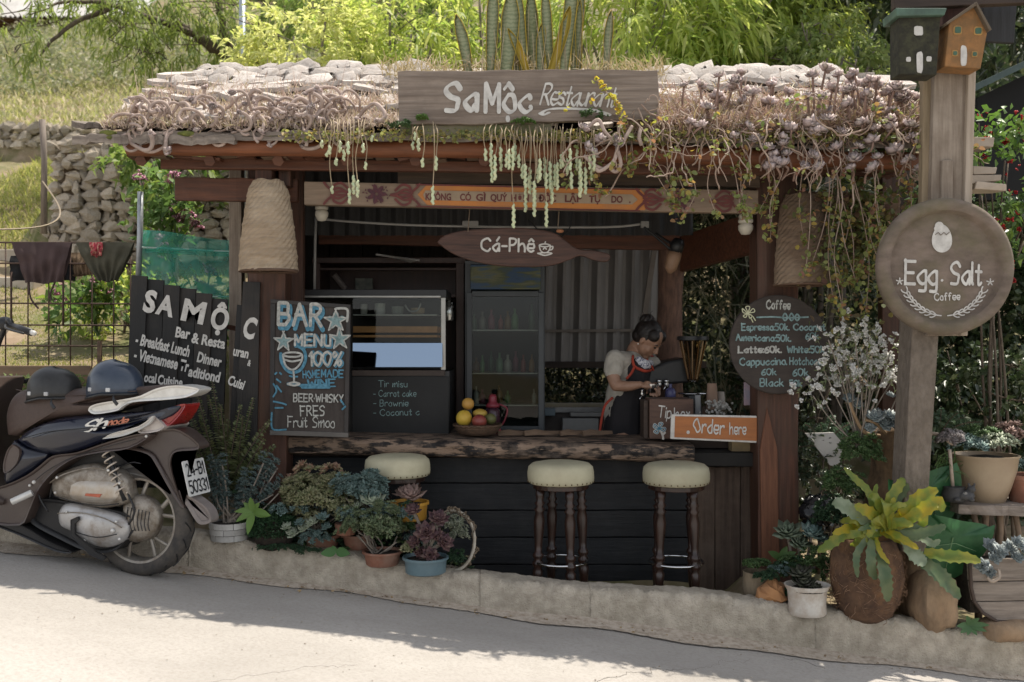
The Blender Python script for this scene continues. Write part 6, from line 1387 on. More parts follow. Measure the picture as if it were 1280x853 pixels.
def shade(px0, px1, pt0, pt1, pyt, pyb, Y, m, lab):
 cx = P((px0 + px1) / 2, 0, Y).x; zt = P(0, pyt, Y).z; zb = P(0, pyb, Y).z; rb = S((px1 - px0) / 2, Y); rt = S((pt1 - pt0) / 2, Y); H = zt - zb
 t = thing('woven_shade', (cx, Y, zb), lab, 'woven shade', 'woven shades at the hut posts'); mb = MB(); rows = 30; N = 44; vs = []
 for i in range(rows + 1):
  q_ = i / rows; r_ = rb + (rt - rb) * (q_ ** 1.5) if q_ < .9 else (rb + (rt - rb) * (q_ ** 1.5)) * (1 - (q_ - .9) * 2.2)
  for j in range(N):
   a = 6.283 * j / N; wv = (.003 if (i + j) % 2 else -.002) + (.004 if i % 5 == 0 else 0) + .006 * math.sin(a * 2); vs.append(Vector((cx + (r_ + wv) * math.cos(a), Y + (r_ + wv) * .8 * math.sin(a), zb + H * q_ + .004 * math.sin(a * 5 + i))))
 mb.add(vs, [(i*N+j, i*N+(j+1)%N, (i+1)*N+(j+1)%N, (i+1)*N+j) for i in range(rows) for j in range(N)]); mb.build('weave', m, t)
 mb = MB(); mb.tube([Vector((cx + rb * math.cos(a), Y + rb * .8 * math.sin(a), zb)) for a in [6.283 * j / 30 for j in range(31)]], .008, 6, caps=False); mb.build('bottom_hoop', mat('hoop', (.12, .07, .045)), t, smooth=True)
shade(300, 371, 309, 352, 226, 339, 5.45, mat('weave_pale', (.33, .25, .17), (.22, .165, .11), scale=6, stretch=(1, 1, 9), rough=.9, bump=.7, dirt=(.5, .42, .32), dscale=3, damt=.5), 'tall pale woven basket shade hanging on the left post')
shade(968, 1037, 984, 1033, 244, 356, 5.56, mat('weave_brown', (.18, .12, .08), (.11, .075, .05), scale=6, stretch=(1, 1, 9), rough=.9, bump=.7, dirt=(.36, .28, .2), dscale=3, damt=.5), 'brown woven basket shade above the round coffee board')
# ================================================================ clothes fence, net
Y = 6.35; t = thing('mesh_fence', P(75, 460, Y), 'rusty welded rod mesh fence with clothes hung over it', 'fence'); rust = mat('rusty_rod', (.10, .06, .045), (.06, .04, .032), scale=30, rough=.8, metal=.2)
def rod(a, b, r, nm): mb = MB(); mb.tube([a, b], r, 5); mb.build(nm, rust, t, smooth=True)
for px in (-46, -20, 7, 35, 61, 88, 115, 142, 163): rod(P(px, 303, Y), P(px, 458, Y), .0045, 'upright_rod')
for px in (14, 79): rod(P(px, 340, Y - .012), P(px, 408, Y - .012), .007, 'upright_rod')
for py in (303, 329, 379, 406, 432): rod(P(-60, py, Y - .006), P(168, py + 1, Y - .006), .0055, 'cross_rod')
mb = MB(); mb.b2(P(-60, 0, 6.1).x, P(118, 0, 6.1).x, 6.04, 6.075, P(0, 482, 6.1).z - .3, P(0, 457, 6.1).z); mb.build('retaining_board', mat('edge_board', (.24, .15, .09), (.14, .095, .06), scale=4, stretch=(.5, 6, 6), bump=.5), label='brown edging board holding back the terrace soil behind the scooter', cat='board', bevel=.004)
mb = MB(); mb.b2(P(123, 0, 6.3).x, P(127, 0, 6.3).x, 6.28, 6.31, P(0, 470, 6.3).z, P(0, 426, 6.3).z); mb.build('stake', tanwood, t)
def cloth(name, label, outline, Y, m, th=.035, cat='garment', folds=5):
 pts = [P(a, b, Y) for a, b in outline]; x0 = min(p.x for p in pts); x1 = max(p.x for p in pts); z0 = min(p.z for p in pts); z1 = max(p.z for p in pts)
 nx_, nz_ = 34, 30; poly = [(p.x, p.z) for p in pts]
 def span(z):
  xs_ = []
  for i in range(len(poly)):
   (xa, za), (xb, zb) = poly[i], poly[(i+1) % len(poly)]
   if (za - z) * (zb - z) <= 0 and za != zb: xs_.append(xa + (xb - xa) * (z - za) / (zb - za))
  return (min(xs_), max(xs_)) if len(xs_) > 1 else (x0, x0 + .001)
 mb = MB()
 for s_ in (-1, 1):
  b = len(mb.v)
  for i in range(nz_ + 1):
   z = z1 - (z1 - z0) * (i + .02) / (nz_ + .04); a, c = span(z); q_ = i / nz_
   for j in range(nx_ + 1):
    u = j / nx_; f = math.sin(u * folds * 6.28 + q_ * 1.5) * .012 * q_ + NZ.noise(Vector((u * 4, q_ * 3, s_ * 3))) * .02 * min(1, q_ * 3)
    mb.v.append((a + (c - a) * u, Y + s_ * (.006 + th * .5 * math.sin(math.pi * min(1, q_ * 1.1))) + f, z + .006 * math.sin(u * 9) * q_))
  for i in range(nz_):
   for j in range(nx_):
    k = b + i * (nx_ + 1) + j; f_ = (k, k + nx_ + 1, k + nx_ + 2, k + 1); mb.f.append(f_ if s_ < 0 else f_[::-1])
 return mb.build(name, m, smooth=True, label=label, cat=cat)
fab = lambda n_, c: mat(n_, c, tuple(x * .7 for x in c), scale=9, rough=.95, bump=.4, bscale=200)
cloth('jacket', 'dark brown garment hanging over the mesh fence', [(15, 303), (90, 303), (86, 322), (77, 354), (31, 354), (24, 326)], Y - .03, fab('brown_cloth', (.075, .048, .046)))
cloth('trousers', 'black cloth hanging behind the dark brown garment', [(14, 320), (92, 320), (93, 352), (13, 352)], Y + .03, fab('black_cloth', (.016, .016, .018)))
cloth('jacket', 'olive green garment hanging over the right of the mesh fence', [(95, 303), (168, 303), (163, 318), (146, 352), (122, 352), (108, 330)], Y - .03, fab('olive_cloth', (.085, .08, .055)))
cloth('towel', 'tan cloth hanging under the olive garment', [(90, 316), (116, 316), (116, 344), (92, 345)], Y + .03, fab('tan_cloth', (.19, .13, .08)))
cloth('patch_cloth', 'small red patterned cloth on top of the olive garment', [(112, 303), (128, 303), (127, 321), (114, 321)], Y - .06, mat('red_pattern', (.32, .03, .05), (.4, .2, .15), scale=60, bump=0, lo=.48, hi=.55), th=.01, cat='cloth')
for (a, b) in (((36, 350), (48, 386)), ((70, 350), (64, 376))):
 mb = MB(); mb.tube(smooth_path([P(*a, Y), P((a[0]+b[0])/2 - 4, (a[1]+b[1])/2 + 4, Y), P(*b, Y)], 4), .006, 5); mb.build('cloth_tie', fab('brown_cloth', (.075, .048, .046)), label='dangling dark tie of the brown garment, ' + ('left one' if a[0] == 36 else 'right one'), cat='tie')
Y = 6.25; t = thing('net_screen', P(236, 440, Y), 'green shade net stretched between a metal pipe and a grey post', 'net')
nm = bpy.data.materials.new('green_net'); nm.use_nodes = True; n = nm.node_tree.nodes; l = nm.node_tree.links; b_ = n['Principled BSDF']; b_.inputs[0].default_value = (.12, .52, .43, 1); b_.inputs['Roughness'].default_value = .6
tr = n.new('ShaderNodeBsdfTransparent'); tr.inputs[0].default_value = (.72, .9, .86, 1); tl = n.new('ShaderNodeBsdfTranslucent'); tl.inputs[0].default_value = (.12, .68, .56, 1); m1 = n.new('ShaderNodeMixShader'); m1.inputs[0].default_value = .5; m2 = n.new('ShaderNodeMixShader')
wv = n.new('ShaderNodeTexNoise'); wv.inputs['Scale'].default_value = 6; mr = n.new('ShaderNodeMapRange'); mr.inputs[1].default_value = .35; mr.inputs[2].default_value = .65; mr.inputs[3].default_value = .25; mr.inputs[4].default_value = .5
tc = n.new('ShaderNodeTexCoord'); l.new(tc.outputs['Object'], wv.inputs[0]); l.new(wv.outputs[0], mr.inputs[0]); l.new(mr.outputs[0], m2.inputs[0])
l.new(b_.outputs[0], m1.inputs[1]); l.new(tl.outputs[0], m1.inputs[2]); l.new(tr.outputs[0], m2.inputs[1]); l.new(m1.outputs[0], m2.inputs[2]); l.new(m2.outputs[0], n['Material Output'].inputs[0])
def net(nm_, pts, Y, K=30):
 mb = MB(); (a, b, c, d) = [P(x, y, Y) for x, y in pts]; vs = []
 for i in range(K + 1):
  for j in range(K + 1):
   u, v_ = i / K, j / K; p = a.lerp(b, u).lerp(d.lerp(c, u), v_); vs.append(p + Vector((0, .02 * math.sin(u * 17 + v_ * 3) + .015 * math.sin(v_ * 11 + u * 5), .008 * math.sin(u * 6.28) * (1 - v_))))
 mb.add(vs, [(i*(K+1)+j, i*(K+1)+j+1, (i+1)*(K+1)+j+1, (i+1)*(K+1)+j) for i in range(K) for j in range(K)]); return mb.build(nm_, nm, t, smooth=True)
net('net', [(171, 287), (300, 301), (300, 412), (176, 425)], Y); net('net_fold', [(182, 309), (298, 314), (298, 322), (182, 316)], Y - .02)
mb = MB(); mb.tube([P(173, 345, Y), P(175, 292, Y), P(175.5, 240, Y)], .018, 12); mb.build('pipe', mat('galv', (.34, .36, .38), (.26, .28, .3), scale=20, rough=.45, metal=.5), t, smooth=True)
mb = MB(); mb.tube([P(170, 309, Y), P(300, 315.5, Y)], .006, 6); mb.tube([P(176, 371, Y), P(292, 371, Y)], .004, 6); mb.build('wire', plain('wire_pale', (.4, .5, .45)), t, kind='stuff')
random.seed(61)
YP = 6.42
skin = mat('skin', (.31, .18, .12), (.25, .14, .09), scale=20, rough=.5, bump=.05, per_obj=0)
shirt = mat('tee_grey', (.40, .37, .32), (.32, .295, .25), scale=14, rough=.95, bump=.3, bscale=120, per_obj=0)
apr = mat('apron_black', (.014, .013, .015), (.02, .018, .02), scale=9, rough=.85, bump=.3)
redt = mat('apron_trim', (.34, .045, .022), (.26, .035, .02), scale=20, rough=.8)
hairm = mat('hair_black', (.010, .008, .007), (.022, .016, .013), scale=30, stretch=(1, 1, 5), rough=.42, bump=.5)
t = thing('person', (P(785, 0, YP).x, YP, .02), 'woman with hair bun, grey tee and red-trimmed black apron preparing a drink', 'person')
def rem(mb, nm, m, vox=.006, sm=4, par=t):
 o = mb.build(nm, m, par, smooth=True); r = o.modifiers.new('remesh', 'REMESH'); r.mode = 'VOXEL'; r.voxel_size = vox; r.use_smooth_shade = True
 if sm: s = o.modifiers.new('smooth', 'SMOOTH'); s.iterations = sm; s.factor = .5
 return o
def cap(mb, pts, rs):
 q_ = smooth_path(pts, 4); n = len(q_); rr = np.interp(np.linspace(0, 1, n), np.linspace(0, 1, len(rs)), rs); mb.tube(q_, list(rr), 14); mb.sphere(q_[0], rr[0], 12, 8); mb.sphere(q_[-1], rr[-1], 12, 8)
fw = Vector((.68, -.50, -.78)).normalized(); up0 = Vector((.30, -.22, .93)); sd = up0.cross(fw).normalized(); up_ = fw.cross(sd).normalized()    # sd: her left
Hc = P(810, 425, YP); HM = Matrix((fw, sd, up_)).transposed()
def H(a, b, c): return Hc + fw * a + sd * b + up_ * c
b = MB(); b.sphere(H(-.01, 0, .025), (.094, .074, .088), 18, 14, HM); b.sphere(H(.022, 0, -.03), (.066, .060, .075), 16, 12, HM); b.sphere(H(.062, 0, -.088), (.024, .026, .022), 10, 8, HM)
for s_ in (-1, 1):
 b.sphere(H(.052, s_ * .036, -.03), (.028, .024, .028), 10, 8, HM); b.sphere(H(.0, s_ * .073, -.005), (.016, .009, .028), 10, 8, HM); b.sphere(H(.078, s_*.026, .022), (.012, .02, .008), 8, 6, HM)
b.tube([H(.086, 0, .012), H(.098, 0, -.012), H(.106, 0, -.026)], [.008, .010, .014], 8); b.sphere(H(.098, .010, -.028), (.009, .009, .008), 8, 6, HM); b.sphere(H(.098, -.010, -.028), (.009, .009, .008), 8, 6, HM)
b.sphere(H(.083, 0, -.056), (.012, .022, .008), 10, 6, HM)
NB = P(790, 449, YP + .03); cap(b, [H(-.02, 0, -.05), H(-.035, 0, -.10), NB], [.05, .046, .055])
# shoulders, torso, arms in one surface
SR = P(769, 450, YP - .10); SLf = P(815, 456, YP + .10); CH = P(787, 470, YP + .01); WA = P(779, 505, YP + .05); HP = P(777, 548, YP + .08)
cap(b, [SR, NB.lerp(CH, .25), SLf], [.052, .07, .05]); cap(b, [NB.lerp(CH, .4), CH, WA, HP], [.09, .115, .105, .13])
ELR = P(770, 482, YP - .17); WRR = P(800, 481, YP - .24)
cap(b, [SR, P(766, 466, YP - .14), ELR], [.05, .046, .037]); cap(b, [ELR, P(785, 483, YP - .21), WRR], [.037, .033, .022])
ELL = P(818, 480, YP + .05); WRL = P(819, 487, YP - .14)
cap(b, [SLf, P(820, 468, YP + .09), ELL], [.046, .042, .034]); cap(b, [ELL, WRL.lerp(ELL, .5), WRL], [.034, .03, .022])
for s_ in (-.09, .09): cap(b, [HP + Vector((0, s_, 0)), HP + Vector((0, s_, -.38)), HP + Vector((-.02, s_, -.72))], [.085, .06, .04]); cap(b, [HP + Vector((-.02, s_, -.74)), HP + Vector((.1, s_ - .03, -.76))], [.035, .03])
def hand(w_, d, palmn, L=.17, curl=.9, sgn=1):
 d = d.normalized(); sde = palmn.cross(d).normalized() * sgn; pn_ = palmn.normalized()
 b.sphere(w_ + d * .045, (.03, .03, .03), 10, 8);
 for k, (o, ln) in enumerate(((-.028, .070), (-.009, .078), (.010, .074), (.027, .060))):
  b.tube([w_ + d*.01 + sde*o*.7, w_ + d*.045 + sde*o], .0125, 8)
  p = w_ + d * .075 + sde * o; pts = [w_ + d * .04 + sde * o, p]; dr = d.copy(); a = .25 + .07 * k
  for j in range(3):
   dr = (dr * math.cos(a * curl) + pn_ * math.sin(a * curl)).normalized(); p = p + dr * ln / 3; pts.append(p); a += .45
  b.tube(pts, [.0095, .0095, .009, .0085, .0075], 8); b.sphere(pts[-1], .0075, 6, 5)
 p0 = w_ + d * .02 - sde * .02; p1 = p0 - sde * .025 + d * .022 + pn_ * .012; p2 = p1 + d * .028 + pn_ * .014 - sde * .004; b.tube([p0, p1, p2], [.013, .0105, .0085], 8); b.sphere(p2, .0085, 6, 5)
hand(WRR, Vector((.95, -.1, -.1)), Vector((.1, .3, -.95)), sgn=1); hand(WRL, Vector((-.15, -.9, .1)), Vector((0, -.2, -1)), sgn=-1)
rem(b, 'body', skin, .005, 3)
# facial details
for s_ in (-1, 1):
 e = MB(); e.sphere(H(.0835, s_ * .029, .006), (.007, .013, .0045), 8, 6, HM); e.build('eye', plain('eye_dark', (.02, .014, .012), rough=.25), t, smooth=True)
 e = MB(); e.tube([H(.083, s_ * .014, .024), H(.088, s_ * .03, .030), H(.076, s_ * .046, .024)], [.003, .0035, .002], 6); e.build('eyebrow', hairm, t)
e = MB(); e.sphere(H(.094, 0, -.056), (.006, .020, .007), 10, 6, HM); e.build('mouth', plain('lips', (.30, .07, .06)), t, smooth=True)
hb = MB(); hb.sphere(H(-.028, 0, .034), (.096, .083, .092), 18, 14, HM); hb.sphere(H(-.055, 0, -.01), (.06, .075, .06), 14, 10, HM); hb.sphere(H(.03, .045, .062), (.045, .035, .04), 12, 8, HM); hb.sphere(H(.03, -.045, .062), (.045, .035, .04), 12, 8, HM)
bn = P(809, 401, YP); hb.sphere(bn, (.042, .042, .038), 14, 10); hb.tube([H(0, 0, .08), bn], [.03, .03], 10)
for k in range(9): a = k * .7; hb.tube(smooth_path([bn + Vector((.03 * math.cos(a), .03 * math.sin(a), -.02)), bn + Vector((.045 * math.cos(a + .8), .045 * math.sin(a + .8), .01)), bn + Vector((.02 * math.cos(a + 1.6), .02 * math.sin(a + 1.6), .04))], 3), .008, 5)
rem(hb, 'hair', hairm, .005, 1)
mb = MB()
for k in range(26): a = rnd(0, 6.28); q_ = H(-.03 + .09 * math.cos(a), .08 * math.sin(a), .04 + rnd(0, .06)); mb.tube([q_, q_ + rv(.012) + Vector((0, 0, .02)), q_ + rv(.02) + Vector((0, 0, .03))], .0012, 3)
mb.build('loose_hair', hairm, t, kind='stuff')
sb = MB(); cap(sb, [SR + Vector((-.0, 0, .0)), NB.lerp(CH, .3), SLf], [.062, .08, .060]); cap(sb, [NB.lerp(CH, .42), CH, WA, WA.lerp(HP, .3)], [.10, .128, .12, .125])
cap(sb, [SR, SR.lerp(P(766, 466, YP - .14), .9)], [.063, .060]); cap(sb, [SLf, SLf.lerp(P(820, 468, YP + .09), .9)], [.058, .055])
so_ = rem(sb, 'tee_shirt', shirt, .006, 3); dm = so_.modifiers.new('fold', 'DISPLACE'); tx = bpy.data.textures.new('fold', 'CLOUDS'); tx.noise_scale = .07; dm.texture = tx; dm.strength = .016; dm.mid_level = .5
ab = MB(); fwd = Vector((.62, -.78, 0));
cap(ab, [CH + fwd * .05 + Vector((0, 0, .02)), WA + fwd * .03, HP + fwd * .02], [.10, .12, .145]); cap(ab, [HP + fwd * .02, HP + Vector((.0, 0, -.38))], [.145, .16])
rem(ab, 'apron', apr, .008, 3)
def trim(pts, r=.0075): m_ = MB(); m_.tube(smooth_path(pts, 5), r, 8, flat=.6); m_.build('apron_trim', redt, t, smooth=True)
trim([P(791, 445, YP - .07), P(791, 452, YP - .11), P(794, 459, YP - .125), P(806, 464, YP - .135), P(814, 463, YP - .09)], .011); trim([P(793, 459, YP - .135), P(789, 467, YP - .15), P(783, 474, YP - .16)], .010)
trim([P(817, 463, YP - .06), P(814, 457, YP - .08), P(808, 449, YP - .08)], .008); trim([P(766, 497, YP - .06), P(756, 508, YP - .07), P(751, 530, YP - .06), P(749, 548, YP - .05)], .009)
m_ = MB(); cap(m_, [P(799, 451, YP - .075), P(805, 456, YP - .085), P(812, 455, YP - .05)], [.028, .036, .028]); rem(m_, 'collar_print', mat('print_cloth', (.55, .55, .58), (.06, .07, .12), scale=60, lo=.5, hi=.56, rough=.9, bump=0), .005, 1)
m_ = MB(); m_.tube([H(-.0, -.084, -.032), H(-.0, -.085, -.038)], .005, 6); m_.build('ear_ring', chrome, t)
mb = MB(); c = WRR + Vector((.075, -.01, -.05)); mb.lathe([(.026, 0), (.03, .004), (.034, .055), (.032, .055)], c, 16); mb.build('milk_cup', chrome, smooth=True, angle=50, label='small steel cup held in the hands of the barista', cat='cup')
random.seed(71); RG = np.random.default_rng(71)
def LM(n, cols, tr=.12, **k): return leafmat(n, cols, tr, rough=k.pop('rough', .45), spec=k.pop('spec', .35))
olive = LM('sedum_olive', [(.20, .22, .10), (.30, .30, .16), (.36, .33, .2), (.15, .19, .07)]); bluegr = LM('blue_green', [(.12, .19, .17), (.19, .27, .25), (.08, .14, .12), (.26, .33, .30)])
greyblue = LM('grey_blue', [(.24, .29, .29), (.34, .37, .36), (.17, .21, .22)]); purple = LM('purple_rosette', [(.10, .05, .055), (.17, .09, .085), (.07, .035, .045), (.22, .14, .12)]); pinkbr = LM('pink_brown', [(.27, .17, .14), (.36, .25, .21), (.18, .11, .09)])
green = LM('pot_green', [(.07, .14, .05), (.12, .2, .07), (.05, .1, .03), (.17, .23, .10)], .25); dgreen = LM('pot_dark_green', [(.025, .065, .03), (.05, .10, .045), (.015, .04, .02)], .15); pale = LM('pale_rosette', [(.33, .38, .27), (.42, .45, .34), (.25, .31, .2)])
redsed = LM('red_tip', [(.32, .16, .11), (.38, .26, .18), (.25, .25, .13)]); lime = LM('lime_leaf', [(.11, .20, .045), (.15, .25, .06)], .3); roofpink = LM('roof_pink', [(.56, .46, .44), (.64, .54, .52), (.42, .33, .31), (.5, .44, .38)], .3)
terra = mat('terracotta', (.28, .12, .075), (.19, .085, .055), scale=9, rough=.85, bump=.3, dirt=(.3, .24, .19), dscale=6, damt=.5)
soilm = mat('potting_soil', (.04, .03, .022), (.02, .016, .012), scale=60, rough=1, bump=1)
R8 = [rosette(14, 1, .45, .42, .2, s) for s in range(4)]; R20 = [rosette(24, 1, .5, .55, .18, s) for s in range(4)]; R30 = [rosette(34, 1, .6, .62, .22, s + 9) for s in range(3)]; SP_ = [rosette(22, 1, .6, .13, .05, s + 3) for s in range(3)]
def arr_mesh(name, arr, m): return mkmesh(name, arr[0], arr[1], m)
def dome(c, rx, ry, rz, n, s, ros, low=-.15, jit=.2):
 out = []
 for i in range(n):
  u = Vector((random.gauss(0, 1), random.gauss(0, 1), random.gauss(0, 1))).normalized()
  if u.z < low: u.z = -u.z * rnd(.2, 1)
  lump = 1 + .16 * math.sin(u.x * 5 + c[0] * 9) + .12 * math.sin(u.z * 7 + u.x * 3); k = rnd(.72, 1) * lump
  p = Vector(c) + Vector((u.x * rx, u.y * ry, u.z * rz)) * k; d = Vector((u.x, u.y, u.z + .55)) + rv(jit); out.append(place(random.choice(ros), p, s * rnd(.65, 1.25), nrmv=d))
 return out
def stems_to(parts_pts, base, r=.004):
 mb = MB()
 for p in parts_pts: mb.tube(smooth_path([base + Vector((rnd(-.03, .03), rnd(-.03, .03), 0)), Vector(base).lerp(p, .5) + rv(.015), p], 3), r, 4)
 return mb
def pot(t, px, py, Y, r0, r1, h, m, sx=1, rim=.008, prof=None):
 c = P(px, py, Y); mb = MB(); pr = prof or [(r0*.92, 0), (r0, .006), (r1*.97, h*.85), (r1 + rim, h*.86), (r1 + rim, h), (r1 - .002, h), (r1*.93, h*.8), (.001, h*.78)]
 mb.lathe(pr, c, 32, wob=.006); o = mb.build('pot', m, t, smooth=True, angle=42)
 mb = MB(); mb.lathe([(r1*.94, h*.80), (r1*.7, h*.88), (.001, h*.92)], c, 20, wob=.03); mb.build('soil', soilm, t, smooth=True); return c
def plant(label, px, py, Y, cat='potted plant', name='potted_plant', group=None): return thing(name, P(px, py, Y), label, cat, group)
def foliage(t, parts, m, name='foliage', **k): return leaves(name, parts, m, t, kind='stuff', **k)
def bushel(t, px, py, Y, rx, rz, n, s, ros, m, ry=None, stems=12, name='foliage', jit=.2):
 c = P(px, py, Y); rx = S(rx, Y); rz = S(rz, Y); foliage(t, dome(c, rx, ry or min(rx, .13), rz, n, s, ros, jit=jit), m, name)
 if stems: stems_to([c + Vector((rnd(-.7, .7) * rx, rnd(-.06, .06), rnd(-.5, .6) * rz)) for _ in range(stems)], Vector((c.x, Y, c.z - rz * 1.1)), .0045).build('stem', barkg, t, smooth=True, kind='stuff')
# 1 sword fern
def frond(parts, base, d, L, bend, pl, mbs, n=34, w=.3, side=None):
 d = d.normalized(); side = side or d.cross(Vector((0, 1, 0))).normalized(); pts = []
 for i in range(n): t_ = i / (n - 1); pts.append(base + d * L * t_ + Vector((bend[0], bend[1], bend[2])) * L * t_ * t_)
 mbs.tube(pts, .003, 4); C = []; D = []; Ls = []
 for i in range(2, n):
  tg = (pts[min(i+1, n-1)] - pts[i-1]).normalized(); sw = tg.cross(Vector((.25, 1, .1))).normalized()
  for s_ in (-1, 1): C.append(pts[i]); D.append(sw * s_ + tg * .35 + rv(.08)); Ls.append(pl * (1 - .75 * (i / n) ** 2) * rnd(.85, 1.1))
 parts.append(leaf_arrays(np.array(C), np.array(D), np.array(Ls), pl * w, .15, 'leaf'))
t = plant('dark upright sword fern behind the scooter tail and against the slatted sign', 285, 640, 5.6, 'fern', 'fern'); pr = []; mb = MB(); b0 = P(285, 625, 5.58)
random.seed(4)
for (tx, ty, bx) in ((250, 478, -.05), (262, 488, .0), (240, 500, -.1), (275, 500, .05), (297, 500, .1), (312, 492, .12), (328, 520, .2), (322, 545, .25), (235, 530, -.15), (268, 470, 0), (287, 520, 0), (255, 520, -.05), (303, 515, .05), (336, 552, .2), (245, 560, -.1)):
 e = P(tx, ty, 5.55 + rnd(-.1, .08)); s0 = b0 + Vector((rnd(-.05, .05), rnd(-.03, .03), 0)); d = e - s0; frond(pr, s0, d, d.length, (bx * .4, -.05, -.05), .05, mb, n=44, w=.34)
foliage(t, pr, LM('fern_green', [(.10, .13, .05), (.16, .18, .08), (.07, .09, .035), (.2, .2, .1)], .3), 'fronds'); mb.build('stem', barkm, t, kind='stuff')
# 2 blue euphorbia in white slatted pot
t = plant('blue grey spurge in a low white slatted pot behind the scooter plate', 287, 673, 5.34)
c = P(287, 674, 5.34); wp = mat('white_slat_pot', (.46, .45, .43), (.36, .35, .33), scale=9, rough=.8, bump=.3, dirt=(.2, .18, .15), dscale=6, damt=.4)
for k, (z0, z1, r) in enumerate(((0, .030, .098), (.033, .062, .103), (.065, .095, .107))):
 for j in range(6):
  mb = MB(); a0 = j * 1.047 + k * .5; vs = []
  for i in range(7):
   a = a0 + i * 1.02 / 6
   for (rr, z) in ((r, z0), (r, z1), (r - .008, z1), (r - .008, z0)): vs.append(c + Vector((rr * math.cos(a), rr * math.sin(a), z)))
  mb.add(vs, [(i*4+q_, (i+1)*4+q_, (i+1)*4+(q_+1)%4, i*4+(q_+1)%4) for i in range(6) for q_ in range(4)] + [(0, 1, 2, 3), (27, 26, 25, 24)]); mb.build('pot_slat', wp, t)
mb = MB(); mb.lathe([(.09, 0), (.098, .085), (.06, .09), (.001, .09)], c, 20); mb.build('soil', soilm, t)
pr = []; pts = []
for i in range(26):
 x = rnd(258, 350); y_ = rnd(578, 632); e = P(x, y_, 5.4 + rnd(-.08, .1)); pts.append(e)
 for k in range(11): q_ = c.lerp(e, .45 + .055 * k) + Vector((0, 0, .05)) ; pr.append(place(random.choice(SP_), q_ + rv(.006), .034 * rnd(.8, 1.1), nrmv=(e - c).normalized() + rv(.12)))
foliage(t, pr, LM('spurge', [(.10, .15, .145), (.15, .21, .20), (.07, .11, .10), (.19, .2, .17)])); stems_to(pts, c + Vector((0, 0, .09)), .0045).build('stem', barkg, t, kind='stuff')
t = plant('row of mixed grey green sedums filling the gaps between the pots along the kerb', 420, 690, 5.32, 'ground plants', 'bed_plants'); pr = [[], [], []]
for k in range(34):
 x = 330 + k * 6.6 + rnd(-4, 4); y_ = np.interp(x, [320, 400, 470, 560], [655, 640, 655, 680]) + rnd(-10, 14); pr[random.choice((0, 1, 1, 2))] += dome(P(x, y_, 5.34 + rnd(-.06, .1)), rnd(.035, .06), .05, rnd(.03, .055), 15, .03, R8)
for a_, m_, n_ in zip(pr, (bluegr, olive, green), ('blue_sedum', 'olive_sedum', 'green_sedum')): foliage(t, a_, m_, n_)
t['kind'] = 'stuff'
# 3 bright green broadleaf
def broad(t, px, py, Y, specs, m, name='leaf', thick=0):
 """large leaves one by one: (angle deg in picture, length px, width px, towards viewer)"""
 c = P(px, py, Y); rows = 9
 for k, (ang, L, W, fy, droop) in enumerate(specs):
  L = S(L, Y); W = S(W, Y); d = Vector((math.cos(R(ang)), -fy, math.sin(R(ang)))).normalized(); sd_ = d.cross(Vector((0, -1, .3))).normalized(); nn = sd_.cross(d); mb = MB(); vs = []
  for i in range(rows):
   t_ = i / (rows - 1); w_ = W * .5 * math.sin(math.pi * min(1, t_ ** .8 * .97 + .03)) ** .8; p = c + d * L * t_ + Vector((0, 0, -1)) * L * droop * t_ * t_
   vs += [p + sd_ * w_ + nn * w_ * .25, p, p - sd_ * w_ + nn * w_ * .25]
  mb.add(vs, [(i*3+j, (i+1)*3+j, (i+1)*3+j+1, i*3+j+1) for i in range(rows-1) for j in (0, 1)]); mb.build(name, m, t, smooth=True)
t = plant('bright green broad-leaved seedling beside the white slatted pot', 317, 662, 5.25, 'plant', 'seedling')
broad(t, 316, 640, 5.25, [(95, 22, 8, .2, .1), (160, 24, 8, .2, .3), (200, 22, 8, .4, .2), (262, 27, 10, .5, .1), (10, 26, 9, .3, .3), (-5, 24, 11, .2, .1), (60, 18, 7, .1, .2), (130, 18, 7, 0, .1)], lime)
mb = MB(); mb.tube([P(317, 668, 5.27), P(316, 640, 5.25)], .004, 5); mb.build('stem', green, t)
# 4 fine dark mound
t = plant('dense dark green mossy mound at the kerb between the seedling and the olive sedum', 340, 686, 5.28, 'ground plant', 'mound_plant'); c = P(342, 668, 5.30)
n = 5200; u = nrm(RG.normal(size=(n, 3))); u[:, 2] = np.abs(u[:, 2]); C = np.array(c)[None] + u * np.array([.135, .1, .115])[None] * RG.uniform(.75, 1.02, (n, 1)); foliage(t, [leaf_arrays(C, u + RG.normal(0, .4, (n, 3)), .017, .006, .1, 'leaf')], dgreen)
mb = MB(); mb.sphere(c, (.11, .08, .095), 14, 8); mb.build('core', soilm, t, smooth=True)
# 5.. sedum masses
t = plant('wide olive cream sedum bush in front of the left end of the counter', 400, 680, 5.42); pot(t, 400, 690, 5.42, .09, .11, .1, terra)
bushel(t, 397, 624, 5.42, 56, 36, 480, .034, R8, olive, ry=.16, stems=18)
foliage(t, dome(P(380, 588, 5.42), .05, .05, .035, 16, .035, R8) + dome(P(414, 588, 5.42), .05, .05, .035, 16, .035, R8) + dome(P(365, 600, 5.42), .04, .04, .02, 8, .03, R8), redsed, 'pink_tips')
t = plant('blue green sedum to the left of the first bar stool seat', 450, 680, 5.36); pot(t, 448, 690, 5.4, .07, .085, .1, terra)
bushel(t, 452, 616, 5.36, 36, 26, 240, .032, R8, bluegr, ry=.1); bushel(t, 432, 640, 5.32, 24, 16, 80, .03, R8, olive, ry=.08, name='lower_foliage', stems=0)
t = plant('pale round-leaved rosette succulent under the first bar stool', 468, 650, 5.26)
